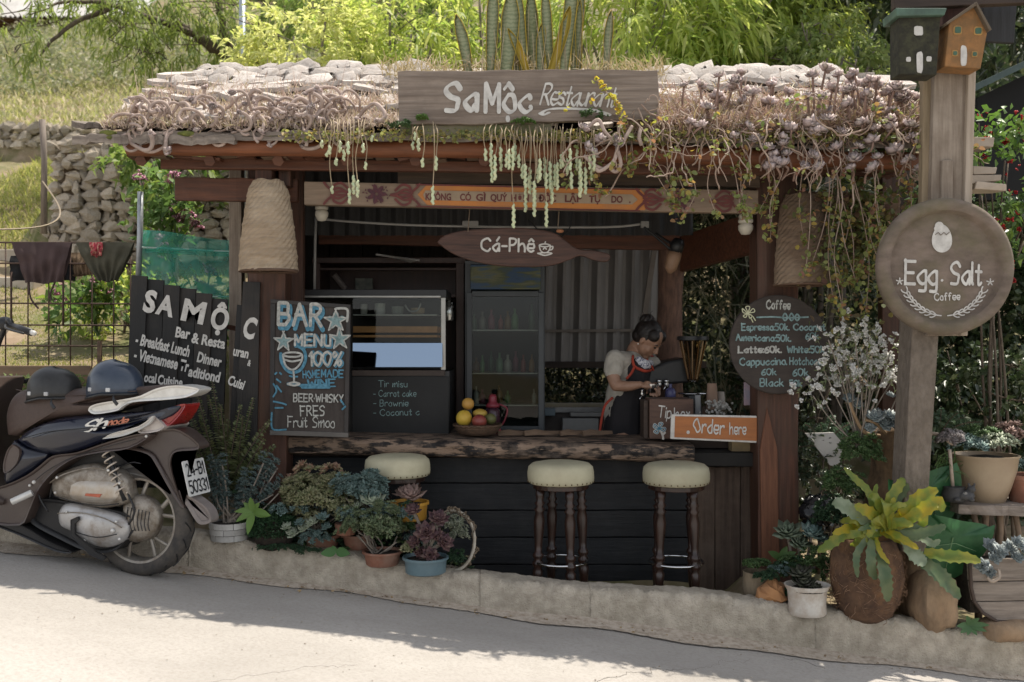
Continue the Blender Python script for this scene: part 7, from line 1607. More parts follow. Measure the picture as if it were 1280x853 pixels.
foliage(t, [place(R30[0], P(466, 628, 5.26), .085, nrmv=(0, -.5, 1)), place(R20[1], P(448, 634, 5.28), .055, nrmv=(-.4, -.5, 1))], pale); foliage(t, [place(R20[0], P(478, 640, 5.22), .07, nrmv=(.2, -.6, 1))], bluegr, 'blue_rosette'); mb = MB(); mb.tube([P(466, 672, 5.3), P(466, 630, 5.27)], .012, 6); mb.build('stem', barkg, t)
t = plant('dark spiky aloe between the sedums left of the terracotta pot', 432, 662, 5.3); foliage(t, [place(SP_[0], P(430, 648, 5.3), .105, nrmv=(0, -.3, 1)), place(SP_[1], P(432, 646, 5.3), .09, nrmv=(.1, -.2, 1))], LM('aloe', [(.05, .055, .03), (.09, .09, .05), (.03, .035, .02)])); mb = MB(); mb.lathe([(.05, 0), (.06, .06)], P(432, 668, 5.32), 14); mb.build('pot', terra, t)
t = plant('glaucous rosettes and trailing sedum at the kerb edge right of the mossy mound', 375, 684, 5.24, 'ground plant', 'rosette_plant'); pr = []
for (x, y_, s_) in ((358, 660, .04), (366, 668, .05), (380, 662, .045), (390, 655, .05), (397, 668, .04), (375, 654, .04), (408, 660, .04), (403, 648, .045)): pr.append(place(random.choice(R20), P(x, y_, 5.22), s_, nrmv=(rnd(-.3, .3), -.6, 1)))
foliage(t, pr[:4], pale, 'pale_rosettes'); foliage(t, pr[4:] + dome(P(392, 676, 5.24), .09, .04, .05, 60, .022, R8), bluegr, 'blue_rosettes'); foliage(t, dome(P(350, 686, 5.22), .16, .03, .02, 90, .018, R8), dgreen, 'creeper'); foliage(t, dome(P(385, 690, 5.2), .08, .03, .02, 40, .018, R8), dgreen, 'creeper')
t = plant('two low round green leaves on the kerb edge left of the terracotta pot', 420, 692, 5.22, 'plant', 'seedling'); broad(t, 420, 690, 5.2, [(175, 20, 12, .5, .1), (5, 22, 12, .5, .1), (120, 10, 6, 0, .1)], LM('leaf_mid', [(.05, .13, .04), (.08, .18, .05)], .3))
t = plant('green sedum spilling over a small terracotta pot on the kerb', 477, 703, 5.2); pot(t, 478, 706, 5.22, .085, .098, .075, terra)
bushel(t, 470, 660, 5.2, 44, 31, 360, .029, R8, LM('sedum_green', [(.12, .17, .08), (.19, .24, .12), (.09, .12, .06), (.25, .27, .16)]), ry=.12); foliage(t, dome(P(450, 650, 5.2), .1, .06, .06, 26, .03, R8) + dome(P(500, 645, 5.22), .08, .06, .05, 20, .035, R8), bluegr, 'blue_tips')
t = plant('pink brown echeveria in a yellow painted pot beside the first bar stool', 513, 645, 5.38); yp = mat('yellow_pot', (.50, .26, .03), (.42, .20, .03), scale=9, rough=.6); pot(t, 512, 650, 5.38, .09, .098, .1, yp)
foliage(t, [place(R30[1], P(513, 622, 5.36), .10, nrmv=(0, -.35, 1)), place(R30[2], P(505, 618, 5.38), .07, nrmv=(-.3, -.2, 1))], pinkbr); foliage(t, dome(P(508, 632, 5.28), .035, .02, .02, 12, .02, R8), dgreen, 'green_tuft')
t = plant('cluster of dark purple echeverias in a blue glazed pot on the kerb', 532, 712, 5.14); pot(t, 532, 716, 5.16, .105, .112, .085, mat('blue_glaze', (.12, .18, .20), (.09, .14, .16), scale=9, rough=.35, bump=.1))
prm = [arr_mesh('rosette', a, purple) for a in R30]
def rosp(t, me, px, py, Y, s, d, name='rosette'):
 o = link(name, me, t, P(px, py, Y) - wloc(t)); q_ = Vector(d).normalized().to_track_quat('Z', 'Y') ; o.rotation_mode = 'QUATERNION'; o.rotation_quaternion = q_; o.scale = (s, s, s); return o
for (x, y_, s_, d) in ((533, 667, .075, (-.1, -.9, .5)), (547, 650, .07, (.2, -.7, .8)), (554, 678, .062, (.5, -.8, .4)), (538, 694, .055, (0, -1, .3)), (519, 678, .05, (-.5, -.7, .5)), (517, 640, .06, (-.2, -.5, 1)), (545, 668, .05, (.2, -.9, .4)), (526, 690, .045, (-.3, -.9, .3))): rosp(t, random.choice(prm), x, y_, 5.12 + rnd(-.02, .03), s_, d)
stems_to([P(x, y_, 5.14) for x, y_ in ((533, 667), (547, 650), (554, 678), (519, 678), (517, 640))], P(532, 700, 5.16), .01).build('stem', barkg, t, kind='stuff')
foliage(t, dome(P(512, 688, 5.14), .05, .03, .05, 26, .026, R8), olive, 'sedum')
t = plant('white rimmed wicker ring planter of trailing sedum beside the blue pot', 570, 712, 5.26, 'planter', 'ring_planter')
c = P(566, 676, 5.27); mb = MB(); pts = [c + Vector((.115 * math.cos(a) , .02 * math.sin(a), .155 * math.sin(a))) for a in [R(-100) + k * R(290) / 40 for k in range(41)]]; mb.tube(pts, .010, 8, flat=.7); mb.build('rim', mat('whitewash', (.42, .39, .33), (.26, .22, .17), scale=12, bump=.5), t, smooth=True)
mb = MB()
for k in range(26): a = rnd(0, 6.28); pts = [c + Vector(((.11 + rnd(-.012, .035)) * math.cos(a + i * .12), rnd(-.02, .03), (.15 + rnd(-.01, .03)) * math.sin(a + i * .12))) for i in range(9)]; mb.tube(smooth_path(pts, 2), .0035, 4)
mb.build('twig', mat('twig', (.20, .15, .10), (.12, .09, .06)), t, kind='stuff')
foliage(t, dome(P(560, 655, 5.24), .08, .05, .05, 70, .026, R8) + dome(P(572, 670, 5.22), .05, .03, .08, 50, .024, R8), LM('grey_sedum', [(.22, .25, .17), (.32, .33, .25), (.16, .19, .12)])); foliage(t, dome(P(568, 700, 5.22), .05, .04, .06, 50, .02, R8), dgreen, 'green_sedum')
# soil strip and creeping filler behind kerb
mb = MB();
t = plant('tangle of low dark sedums filling the bed between the left pots and the counter front', 430, 690, 5.5, 'ground plants', 'bed_plants'); pr = []
for i in range(700): x = rnd(300, 590); pr.append(place(random.choice(R8), P(x, 0, 5.45).xy.to_3d() + Vector((0, rnd(-.12, .15), soil(P(x, 0, 5.45).x) + abs(random.gauss(0, .11)))), .036 * rnd(.7, 1.3)))
foliage(t, pr[:400], dgreen); foliage(t, pr[400:560], green, 'light_sedum'); foliage(t, pr[560:], olive, 'olive_sedum'); t['kind'] = 'stuff'
# right cluster -------------------------------------------------------------
wk = mat('tan_barrel', (.27, .21, .14), (.18, .14, .09), scale=9, stretch=(3, 3, 1), rough=.9, bump=.6)
t = plant('small tan barrel pot of green sedum against the right hut post', 946, 752, 5.3); pot(t, 946, 753, 5.3, .062, .072, .165, wk, prof=[(.055, 0), (.065, .02), (.076, .09), (.072, .16), (.074, .165), (.066, .165), (.06, .14), (.001, .13)])
bushel(t, 947, 706, 5.3, 17, 6, 70, .022, R8, green, ry=.06, stems=0)
t = plant('orange brown rough rock pot trailing blue green sedum left of the white pot', 966, 757, 5.14); mb = MB(); mb.sphere(P(965, 743, 5.14), (.085, .07, .07), 10, 7); mb.v = [tuple(Vector(v) + rv(.008)) for v in mb.v]; mb.build('pot', mat('orange_rock', (.38, .19, .08), (.24, .12, .06), scale=7, rough=.9, bump=1), t)
foliage(t, dome(P(960, 722, 5.14), .07, .05, .04, 70, .018, R8) + dome(P(985, 745, 5.12), .035, .03, .07, 60, .016, R8), dgreen); foliage(t, dome(P(975, 715, 5.2), .06, .05, .04, 40, .02, R8), bluegr, 'blue_sedum')
t = plant('dark echeveria in a white fluted pot standing on the kerb', 1009, 767, 5.03); c = P(1009, 768, 5.03); mb = MB(); N = 56; vs = []; wprof = [(.088, 0), (.096, .008), (.092, .06), (.098, .12), (.112, .145), (.115, .152), (.108, .152), (.098, .13), (.001, .12)]
for i, (r_, z) in enumerate(wprof):
 for j in range(N): a = 6.283 * j / N; rr = r_ * (1 + (.012 * math.cos(a * 28) if i in (1, 2, 3) else 0)); vs.append(c + Vector((rr * math.cos(a), rr * .85 * math.sin(a), z)))
mb.add(vs, [(i*N+j, i*N+(j+1)%N, (i+1)*N+(j+1)%N, (i+1)*N+j) for i in range(len(wprof)-1) for j in range(N)]); mb.build('pot', mat('white_pot', (.60, .57, .52), (.5, .47, .42), scale=6, rough=.5, bump=.1, dirt=(.3, .2, .12), dscale=9, damt=.7), t, smooth=True, angle=50)
mb = MB(); mb.lathe([(.095, .125), (.06, .14), (.001, .145)], c, 18); mb.build('soil', soilm, t)
dke = LM('dark_echeveria', [(.055, .06, .04), (.09, .095, .065), (.04, .035, .03)]); foliage(t, [place(R20[0], P(1005, 732, 5.03), .085, nrmv=(0, -.3, 1)), place(R20[2], P(1003, 720, 5.05), .085, nrmv=(-.2, -.2, 1)), place(R20[1], P(1018, 735, 5.0), .05, nrmv=(.4, -.4, 1))], dke)
t = plant('large grey green rosettes on stalks between the right post and the brown jar', 995, 750, 5.3); pr = [place(R20[0], P(985, 668, 5.32), .105, nrmv=(-.1, -.55, 1)), place(R20[1], P(998, 680, 5.28), .085, nrmv=(.3, -.7, .8))]; foliage(t, pr, LM('grn_rosette', [(.13, .17, .11), (.19, .23, .16), (.09, .12, .08)])); foliage(t, [place(R30[0], P(1014, 668, 5.3), .085, nrmv=(.1, -.5, 1)), place(R30[1], P(1026, 675, 5.34), .06, nrmv=(.3, -.5, 1))], bluegr, 'blue_rosette')
foliage(t, dome(P(1010, 715, 5.25), .17, .08, .13, 150, .028, R8), green, 'sedum'); foliage(t, dome(P(985, 715, 5.25), .1, .08, .08, 60, .026, R8), dgreen, 'dark_sedum'); stems_to([P(985, 670, 5.32), P(998, 682, 5.3), P(1014, 670, 5.3), P(1026, 677, 5.34)], P(1000, 745, 5.3), .009).build('stem', barkg, t, kind='stuff'); broad(t, 975, 700, 5.3, [(40, 26, 9, .2, .2), (70, 24, 9, .1, .2), (130, 26, 9, .2, .3)], green, 'leaf')
# big coir jar with epiphyllum leaves
t = plant('large brown fibrous jar with toothed yellow green leaves on the kerb at the right', 1082, 775, 5.02, 'planter', 'jar_planter'); c = P(1083, 776, 5.05)
mb = MB(); mb.lathe([(.08, 0), (.125, .03), (.165, .12), (.185, .22), (.175, .33), (.15, .40), (.14, .42), (.12, .42), (.13, .36), (.001, .35)], c, 32, wob=.02, sy=.8); jar = mb.build('jar', mat('coir', (.15, .085, .05), (.07, .04, .027), scale=14, rough=1, bump=1, dirt=(.30, .15, .06), dscale=4, damt=.7), t, smooth=True)
mb = MB()
for i in range(420): a = rnd(0, 6.28); z = rnd(.02, .38); r_ = np.interp(z, [0, .12, .22, .33, .4], [.1, .167, .187, .177, .152]); p = c + Vector((r_ * math.cos(a), r_ * .8 * math.sin(a), z)); q_ = p + Vector((-math.sin(a) * rnd(-.05, .05), math.cos(a) * .04 * rnd(-1, 1), rnd(-.04, .04))) + Vector((math.cos(a), math.sin(a), 0)) * .008; mb.tube([p, p.lerp(q_, .5) + Vector((math.cos(a), math.sin(a), 0)) * .01, q_], .0013, 3, caps=False)
mb.build('fibre', mat('fibre', (.22, .13, .08), (.12, .07, .04)), jar, kind='stuff')
def tooth_leaf(t, pts, W, m, Y, name='leaf', nn=None, cup=.2):
 q_ = smooth_path([P(a, b, Y + c) for a, b, c in pts], 7); n = len(q_); mb = MB(); vs = []; W = S(W, Y)
 for i, p in enumerate(q_):
  t_ = i / (n - 1); tg = (q_[min(i+1, n-1)] - q_[max(i-1, 0)]).normalized(); sd_ = tg.cross(nn or Vector((.1, -1, .35))).normalized(); w_ = W * .5 * (math.sin(math.pi * min(1, .12 + t_ * .86)) ** .55) * (1 + .16 * (1 if i % 3 == 0 else -.6)); no_ = sd_.cross(tg).normalized()
  vs += [p + sd_ * w_ + no_ * w_ * cup, p + sd_ * w_ * .5 + no_ * w_ * cup * .3, p, p - sd_ * w_ * .5 + no_ * w_ * cup * .3, p - sd_ * w_ + no_ * w_ * cup]
 mb.add(vs, [(i*5+j, (i+1)*5+j, (i+1)*5+j+1, i*5+j+1) for i in range(n-1) for j in range(4)]); return mb.build(name, m, t, smooth=True)
def vm(n_, a, b, tr=.35):
 m = leafmat(n_, [a, b], tr, rough=.4)
 n = m.node_tree.nodes; l = m.node_tree.links; no = n.new('ShaderNodeTexNoise'); no.inputs['Scale'].default_value = 14; no.inputs['Detail'].default_value = 3; tc = n.new('ShaderNodeTexCoord'); l.new(tc.outputs['Object'], no.inputs[0]); cr = [x for x in n if x.type == 'VALTORGB'][0]; cr.color_ramp.elements[0].position = .4; cr.color_ramp.elements[1].position = .62; l.new(no.outputs[0], cr.inputs[0]); return m
ylw = vm('leaf_yellow', (.38, .30, .03), (.20, .25, .04), .45); ygl = vm('leaf_yellow_green', (.14, .20, .04), (.28, .28, .05), .4); grl = vm('leaf_sage', (.07, .11, .05), (.12, .15, .07), .25); pll = vm('leaf_pale', (.24, .28, .19), (.14, .18, .1), .2)
Yl = 4.95
for pts, W, m in (([(1092, 640, 0), (1085, 615, .02), (1070, 600, .05), (1055, 585, .05)], 13, ygl), ([(1098, 660, -.02), (1075, 645, -.03), (1050, 630, -.02), (1042, 626, 0)], 24, pll), ([(1100, 650, -.02), (1085, 640, -.05), (1068, 632, -.05)], 20, ylw),
 ([(1105, 665, 0), (1110, 630, -.02), (1125, 605, 0), (1130, 598, 0)], 17, ygl), ([(1110, 660, 0), (1135, 640, -.05), (1150, 622, -.06), (1172, 612, -.05)], 26, ylw), ([(1120, 660, -.02), (1150, 640, -.08), (1172, 628, -.08), (1178, 640, -.08)], 22, ylw), ([(1100, 650, .02), (1120, 620, .04), (1135, 605, .02)], 24, grl),
 ([(1120, 668, -.03), (1145, 668, -.08), (1170, 662, -.1), (1182, 657, -.1)], 16, grl), ([(1125, 675, -.02), (1150, 672, -.08), (1165, 680, -.1), (1175, 675, -.1)], 13, pll), ([(1130, 672, 0), (1140, 690, -.06), (1150, 700, -.07), (1158, 705, -.08)], 25, pll), ([(1150, 700, -.05), (1170, 715, -.1), (1185, 730, -.12), (1200, 748, -.1)], 26, grl),
 ([(1155, 690, -.05), (1180, 695, -.1), (1205, 697, -.12), (1226, 702, -.12)], 20, ygl), ([(1085, 672, -.04), (1072, 690, -.1), (1070, 705, -.12), (1072, 722, -.12)], 12, grl), ([(1090, 675, -.05), (1088, 695, -.12), (1090, 715, -.13), (1096, 724, -.13)], 17, grl), ([(1100, 690, -.05), (1105, 715, -.15), (1108, 735, -.16), (1110, 752, -.15)], 22, grl), ([(1095, 672, -.03), (1100, 690, -.1), (1112, 705, -.12)], 9, ylw),
 ([(1080, 665, 0), (1055, 668, -.02), (1038, 680, -.02), (1022, 690, 0)], 18, ygl), ([(1075, 655, 0), (1088, 660, -.05), (1085, 672, -.06)], 14, ylw), ([(1115, 670, 0), (1113, 640, -.05), (1118, 622, -.04)], 12, ylw), ([(1095, 655, .02), (1092, 625, .03), (1096, 605, .03)], 11, ygl), ([(1140, 668, 0), (1155, 650, -.03), (1150, 635, -.02)], 14, ygl)):
 tooth_leaf(t, pts, W * .78, m, Yl)
for k in range(26):
 a = R(rnd(-30, 200)); L = rnd(28, 62); c_ = (1098 + rnd(-12, 22), 662 + rnd(-8, 8)); tooth_leaf(t, [(c_[0], c_[1], .03), (c_[0] + math.cos(a) * L * .5, c_[1] - math.sin(a) * L * .55, rnd(-.08, .05)), (c_[0] + math.cos(a) * L, c_[1] - math.sin(a) * L * .8 + 8, rnd(-.12, .05))], rnd(8, 15), random.choice((ylw, ygl, grl, ygl)), Yl)
mb = MB()
for k in range(10): mb.tube(smooth_path([P(1085 + rnd(-12, 12), 685, 5.05), P(1090 + rnd(-20, 20), 660, 5.0), P(1095 + rnd(-25, 35), 640, 4.97)], 4), .005, 5)
mb.build('stem', green, t, kind='stuff')
# elephant ear
t = plant('glossy dark green elephant ear leaves behind the yellow green plant', 1160, 760, 5.15, 'plant', 'elephant_ear')
ee = vm('elephant_leaf', (.035, .11, .045), (.05, .15, .06), .3)
def heart(px, py, s, ang, Y, tilt=.4):
 out = []; n = 28
 for i in range(n):
  a = 6.283 * i / n; r_ = 1 - .35 * math.cos(a) ** 1 * 0; x = math.sin(a) * (.78 + .12 * math.cos(a)); z = math.cos(a) - .28 * abs(math.cos(a / 2)) ** 8 * 2.2 * (1 if math.cos(a) > .6 else 0); out.append((x, z - .0))
 ca, sa = math.cos(R(ang)), math.sin(R(ang)); c = P(px, py, Y); mb = MB(); vs = [c]
 for k in (.5, 1.0):
  for x, z in out:
   X = (x * ca - z * sa) * s * k; Z = (x * sa + z * ca) * s * k; vs.append(c + Vector((X, -tilt * Z * .5 + .05 * s * math.sin(x * 4) - .25 * s * k * k * abs(x) * -1 * .5, Z * (1 - .1 * tilt))))
 n_ = n; fs = [(0, 1 + i, 1 + (i+1) % n_) for i in range(n_)] + [(1+i, 1+n_+i, 1+n_+(i+1)%n_, 1+(i+1)%n_) for i in range(n_)]; mb.add(vs, fs); lf = mb.build('leaf', ee, t, smooth=True)
 mb = MB(); tip = c + Vector((sa, -tilt * -.5, -ca * .9)) * s * .95
 mb.tube([c + Vector((-sa * -.1, -.004, .0)), c.lerp(tip, .95) + Vector((0, -.006, 0))], [.004, .001], 5)
 for sg in (-1, 1):
  for k in (.15, .4): p = c.lerp(tip, k); mb.tube([p + Vector((0, -.005, 0)), p + Vector(((sg * ca + sa * .5) * s * .5, -.006, (sg * sa - ca * .5) * s * .4 * .6))], [.0025, .001], 4)
 mb.build('leaf_vein', LM('vein', [(.12, .22, .10), (.14, .24, .12)]), lf, kind='stuff')
heart(1160, 612, .24, 15, 5.12, .3); heart(1196, 672, .24, -12, 5.0, .4); heart(1135, 612, .15, -30, 5.3, .2); heart(1195, 735, .14, 60, 5.2, .2)
mb = MB()
for (x, y_) in ((1152, 640), (1192, 660), (1180, 720)): mb.tube(smooth_path([P(1165, 765, 5.25), P((1165 + x) / 2, 710, 5.25), P(x, y_, 5.17)], 4), .007, 6)
mb.build('stalk', green, t, kind='stuff')
# rough stump and rock
rockm = mat('tan_rock', (.30, .20, .12), (.16, .11, .07), scale=5, stretch=(3, 3, 1), rough=.95, bump=1, dirt=(.36, .27, .18), dscale=3, damt=.6)
def rocky(label, px0, px1, py0, py1, Y, m, d=.14, cat='rock', name='rock'):
 a = P(px0, py1, Y); b = P(px1, py0, Y); c = (a + b) / 2; mb = MB(); mb.sphere((0, 0, 0), 1, 14, 10); vs = []
 for v in mb.v:
  v = Vector(v); q_ = (abs(v.x) ** 3 + abs(v.y) ** 3 + abs(v.z) ** 3) ** (1/3); v = v / max(q_, .3) ; v = Vector((v.x * (b.x-a.x)/2, v.y * d, v.z * (b.z-a.z)/2)); vs.append(c + v * (1 + .14 * NZ.noise(v * 14 + Vector((px0, 0, 0)))))
 mb.v = [tuple(v) for v in vs]; return mb.build(name, m, label=label, cat=cat, smooth=True, angle=40)
rocky('broad tan rock standing on the kerb under the elephant ear', 1138, 1192, 712, 786, 5.05, rockm); rocky('narrow brown stump between the fibrous jar and the tan rock', 1127, 1152, 645, 782, 5.2, rockm, cat='stump', name='stump')
rocky('broken plank slab lying under the half barrel', 1226, 1290, 772, 800, 4.98, rockm, .1, 'slab', 'slab')
# log planter with rosettes and white blossom
t = plant('upright hollow log planter with grey blue rosettes beside the concrete pillar', 1108, 700, 5.35, 'planter', 'log_planter'); c = P(1108, 790, 5.38); mb = MB(); pts = [P(1110, 770, 5.38), P(1108, 640, 5.38), P(1112, 600, 5.38), P(1113, 560, 5.38), P(1110, 535, 5.38)]; mb.tube(smooth_path(pts, 6), [.13, .13, .125, .125, .12, .12, .12, .118, .118, .115, .115, .115, .112, .11, .11, .11, .11, .112, .112, .112, .112, .11, .108, .108, .105][:25], 18); mb.v = [tuple(Vector(v) * 1 + Vector((NZ.noise(Vector(v) * 11), NZ.noise(Vector(v) * 11 + Vector((5, 0, 0))), 0)) * .022) for v in mb.v]
mb.build('log', mat('log_bark', (.13, .085, .05), (.04, .027, .018), scale=9, stretch=(3, 3, 1), rough=1, bump=1, dirt=(.26, .16, .08), dscale=3, damt=.6), t, smooth=True)
gb = [arr_mesh('rosette', a, greyblue) for a in R30]
for (x, y_, s_, d) in ((1094, 522, .065, (-.2, -.7, .8)), (1104, 530, .07, (0, -.8, .6)), (1120, 532, .07, (.3, -.8, .5)), (1125, 540, .05, (.5, -.8, .3)), (1112, 522, .06, (.2, -.5, 1)), (1062, 500, .05, (-.3, -.5, .8)), (1070, 506, .045, (0, -.8, .6)), (1112, 495, .035, (.3, -.5, 1)), (1088, 535, .04, (-.4, -.8, .4))): rosp(t, random.choice(gb), x, y_, 5.25 + rnd(-.03, .03), s_, d)
mb = MB(); mb.tube(smooth_path([P(1100, 545, 5.3), P(1080, 540, 5.27), P(1066, 515, 5.26), P(1062, 503, 5.25)], 5), .01, 6); mb.tube(smooth_path([P(1110, 545, 5.3), P(1095, 530, 5.24), P(1082, 525, 5.24)], 4), .008, 6); mb.build('branch', mat('ochre_stem', (.3, .2, .11)), t, smooth=True)
foliage(t, dome(P(1075, 570, 5.25), .11, .08, .12, 120, .03, R8) + dome(P(1052, 610, 5.25), .12, .08, .1, 100, .032, R8), green); foliage(t, dome(P(1040, 650, 5.35), .12, .1, .15, 110, .03, R8), dgreen, 'dark_sedum')
t = plant('shrub covered in small white blossom to the right of the round coffee board', 1065, 560, 5.28, 'flowering shrub', 'blossom_shrub'); tips = []; pr = []; pg = []
ends = [(1028, 425), (1045, 418), (1062, 422), (1080, 418), (1095, 430), (1108, 440), (1038, 445), (1055, 440), (1072, 445), (1022, 462), (1040, 470), (1060, 465), (1080, 462), (1100, 470), (1012, 480), (1095, 455), (1050, 455), (1115, 470), (1132, 455), (1085, 435), (1070, 480), (1008, 495)]
for ex, ey in ends:
 ex = 1016 + (ex - 1008) * .97; e = P(ex, ey, 5.25 + rnd(-.08, .06)); tips.append(e)
 for k in range(10): p = e + Vector((random.gauss(0, .045), random.gauss(0, .03), random.gauss(0, .04))); pr.append(place(rosette(6, 1, .4, .8, .1, 1), p, .022 * rnd(.7, 1.3), nrmv=rv(.5) + Vector((0, -1, .4))))
 C = np.array([tuple(e + Vector((random.gauss(0, .04), random.gauss(0, .03), random.gauss(0, .04)))) for _ in range(26)]); pg.append(leaf_arrays(C, RG.normal(size=(26, 3)), .03, .008, .2, 'leaf'))
foliage(t, pr, LM('blossom_white', [(.9, .89, .86), (.82, .81, .78)], .35), 'blossom'); foliage(t, pg, LM('blossom_leaf', [(.14, .18, .08), (.22, .25, .13)], .3), 'leaf_sprays'); stems_to(tips, P(1075, 560, 5.3), .0035).build('stem', barkg, t, kind='stuff')
# shelf, clay pots, half barrel
Y = 5.15; t = thing('plant_shelf', P(1245, 720, Y), 'rough plank shelf on thin legs carrying the clay pots at the right edge', 'shelf')
mb = MB(); k = 18; vs = []; x0, x1 = P(1188, 0, Y).x, P(1345, 0, Y).x
for i in range(k + 1):
 x = x0 + (x1 - x0) * i / k; vs += [(x, Y - .1 + rnd(-.012, .012), P(0, 627 + (i / k) * 4, Y).z), (x, Y - .1 + rnd(-.01, .01), P(0, 639 + (i / k) * 5, Y).z), (x, Y + .28, P(0, 639, Y).z), (x, Y + .28, P(0, 627, Y).z)]
mb.add([Vector(v) for v in vs], [(i*4+j, i*4+(j+1)%4, (i+1)*4+(j+1)%4, (i+1)*4+j) for i in range(k) for j in range(4)] + [(3, 2, 1, 0), (k*4, k*4+1, k*4+2, k*4+3)]); mb.build('top', greywood, t, bevel=.003)
for (a, b_) in ((1216, 1222), (1233, 1224), (1250, 1246), (1268, 1272), (1320, 1325)): mb = MB(); mb.tube([P(a, 637, Y + .05), P((a + b_) / 2 + 3, 665, Y + .05), P(b_, 720, Y + .06), P(b_, 790, Y + .06)], [.016, .014, .016, .016], 7); mb.build('leg', mat('branch_leg', (.30, .21, .14), (.2, .14, .1), scale=8, bump=.6), t, smooth=True)
Y = 5.2; clay = mat('glazed_clay', (.29, .225, .15), (.24, .18, .12), scale=5, rough=.4, bump=.15, dirt=(.19, .13, .08), dscale=3, damt=.4)
t = plant('large tan glazed clay pot of mixed succulents on the plank shelf', 1232, 627, Y); c = P(1232, 628, Y); mb = MB(); mb.lathe([(.085, 0), (.095, .01), (.125, .09), (.148, .17), (.158, .235), (.165, .243), (.165, .25), (.152, .25), (.14, .2), (.001, .19)], c, 40); mb.build('pot', clay, t, smooth=True, angle=50); mb = MB(); mb.lathe([(.145, .22), (.08, .24), (.001, .25)], c, 24); mb.build('soil', soilm, t)
foliage(t, dome(P(1245, 556, Y - .05), .1, .08, .05, 60, .035, R8), pale); foliage(t, dome(P(1210, 558, Y - .05), .1, .07, .05, 60, .036, R8) + [place(R20[0], P(1227, 560, Y - .12), .05, nrmv=(0, -.6, 1))], bluegr, 'blue_rosettes'); foliage(t, dome(P(1262, 545, Y), .06, .06, .07, 50, .035, R8), pinkbr, 'pink_sedum'); foliage(t, dome(P(1225, 545, Y), .12, .07, .05, 60, .03, R8), green, 'green_sedum')
t = plant('grey trailing rosette stem drooping left of the large clay pot', 1185, 600, 5.18, 'plant', 'trailing_plant'); mb = MB(); mb.tube(smooth_path([P(1165, 542, 5.2), P(1178, 545, 5.16), P(1190, 555, 5.15), P(1200, 550, 5.14)], 5), .01, 6); mb.tube([P(1187, 562, 5.1), P(1189, 585, 5.1), P(1191, 608, 5.1)], .009, 6); mb.build('stem', mat('pale_stem', (.42, .34, .27), (.3, .24, .19)), t, smooth=True)
foliage(t, dome(P(1190, 550, 5.14), .07, .05, .05, 40, .034, R20), LM('grey_pink', [(.22, .2, .19), (.3, .27, .26), (.16, .13, .13)])); foliage(t, [leaf_arrays(np.array([tuple(P(1180 + rnd(-12, 18), 580 + rnd(-12, 12), 5.14)) for _ in range(60)]), RG.normal(size=(60, 3)), .09, .006, .3, 'blade')], green, 'blade')
dkp = mat('charcoal_pot', (.05, .048, .048), (.035, .034, .034), scale=20, rough=.6, bump=.4)
t = plant('small charcoal bowl pot at the left end of the plank shelf', 1190, 626, 5.08); mb = MB(); mb.lathe([(.05, 0), (.06, .01), (.063, .04), (.05, .07), (.055, .075), (.045, .075)], P(1193, 627, 5.1), 24); mb.build('pot', dkp, t, smooth=True);
t = plant('small charcoal animal shaped pot beside the bowl on the shelf', 1210, 626, 5.05); mb = MB(); mb.sphere(P(1206, 620, 5.06), (.05, .04, .028), 14, 8); mb.sphere(P(1214, 612, 5.05), (.022, .022, .02), 12, 8); mb.sphere(P(1218, 606, 5.05), (.007, .007, .009), 6, 5); mb.sphere(P(1211, 606, 5.05), (.007, .007, .009), 6, 5); mb.sphere(P(1196, 625, 5.04), (.02, .02, .012), 8, 6); mb.sphere(P(1214, 625, 5.03), (.018, .02, .012), 8, 6)
o = mb.build('pot', dkp, t, smooth=True); r_ = o.modifiers.new('r', 'REMESH'); r_.mode = 'VOXEL'; r_.voxel_size = .004
t = plant('terracotta pot at the far right of the plank shelf', 1278, 628, 5.15); pot(t, 1281, 629, 5.2, .075, .09, .15, terra); foliage(t, dome(P(1280, 585, 5.2), .08, .06, .05, 50, .03, R8), bluegr)
Y = 4.95; t = plant('half barrel wooden planter of grey blue rosettes under the shelf', 1256, 775, Y, 'planter', 'barrel_planter'); out = [(1211, 708), (1300, 700), (1330, 700), (1330, 778), (1290, 778), (1250, 775), (1228, 766), (1216, 748)]
for i, (y0, y1) in enumerate(((700, 727), (728, 752), (753, 777))):
 def clipx(y_): return np.interp(y_, [700, 735, 752, 766, 777], [1211, 1213, 1217, 1227, 1245])
 pts = [P(clipx(y0), y0, Y), P(1335, y0 - 2, Y), P(1335, y1 - 2, Y), P(clipx(y1), y1, Y)]; pts.insert(4, P(clipx((y0 + y1) / 2), (y0 + y1) / 2, Y)); mb = MB(); mb.prism([(p.x, p.z) for p in pts], Y, Y + .03); mb.build('stave', greywood, t, bevel=.003)
mb = MB(); mb.tube([P(clipx(y_) + 1, y_, Y - .01) for y_ in (700, 715, 735, 745, 752, 760, 766, 772, 777)] + [P(1290, 780, Y - .01)], .009, 6, flat=1); mb.build('hoop', mat('iron_hoop', (.06, .04, .03), rough=.7), t, smooth=True)
mb = MB(); mb.b2(P(1216, 0, Y).x, P(1335, 0, Y).x, Y + .03, Y + .25, P(0, 768, Y).z, P(0, 708, Y).z); mb.build('soil', soilm, t)
for (x, y_, s_, d) in ((1238, 683, .05, (-.2, -.8, .6)), (1250, 690, .05, (.1, -.8, .6)), (1243, 698, .045, (0, -.9, .5)), (1262, 685, .05, (0, -.8, .7)), (1272, 680, .055, (.2, -.8, .7)), (1270, 697, .045, (0, -.8, .6)), (1228, 708, .05, (-.4, -.8, .4)), (1236, 715, .04, (-.2, -.9, .3)), (1283, 690, .05, (.1, -.8, .7))): rosp(t, random.choice(gb), x, y_, Y - .02 + rnd(-.03, .03), s_, d)
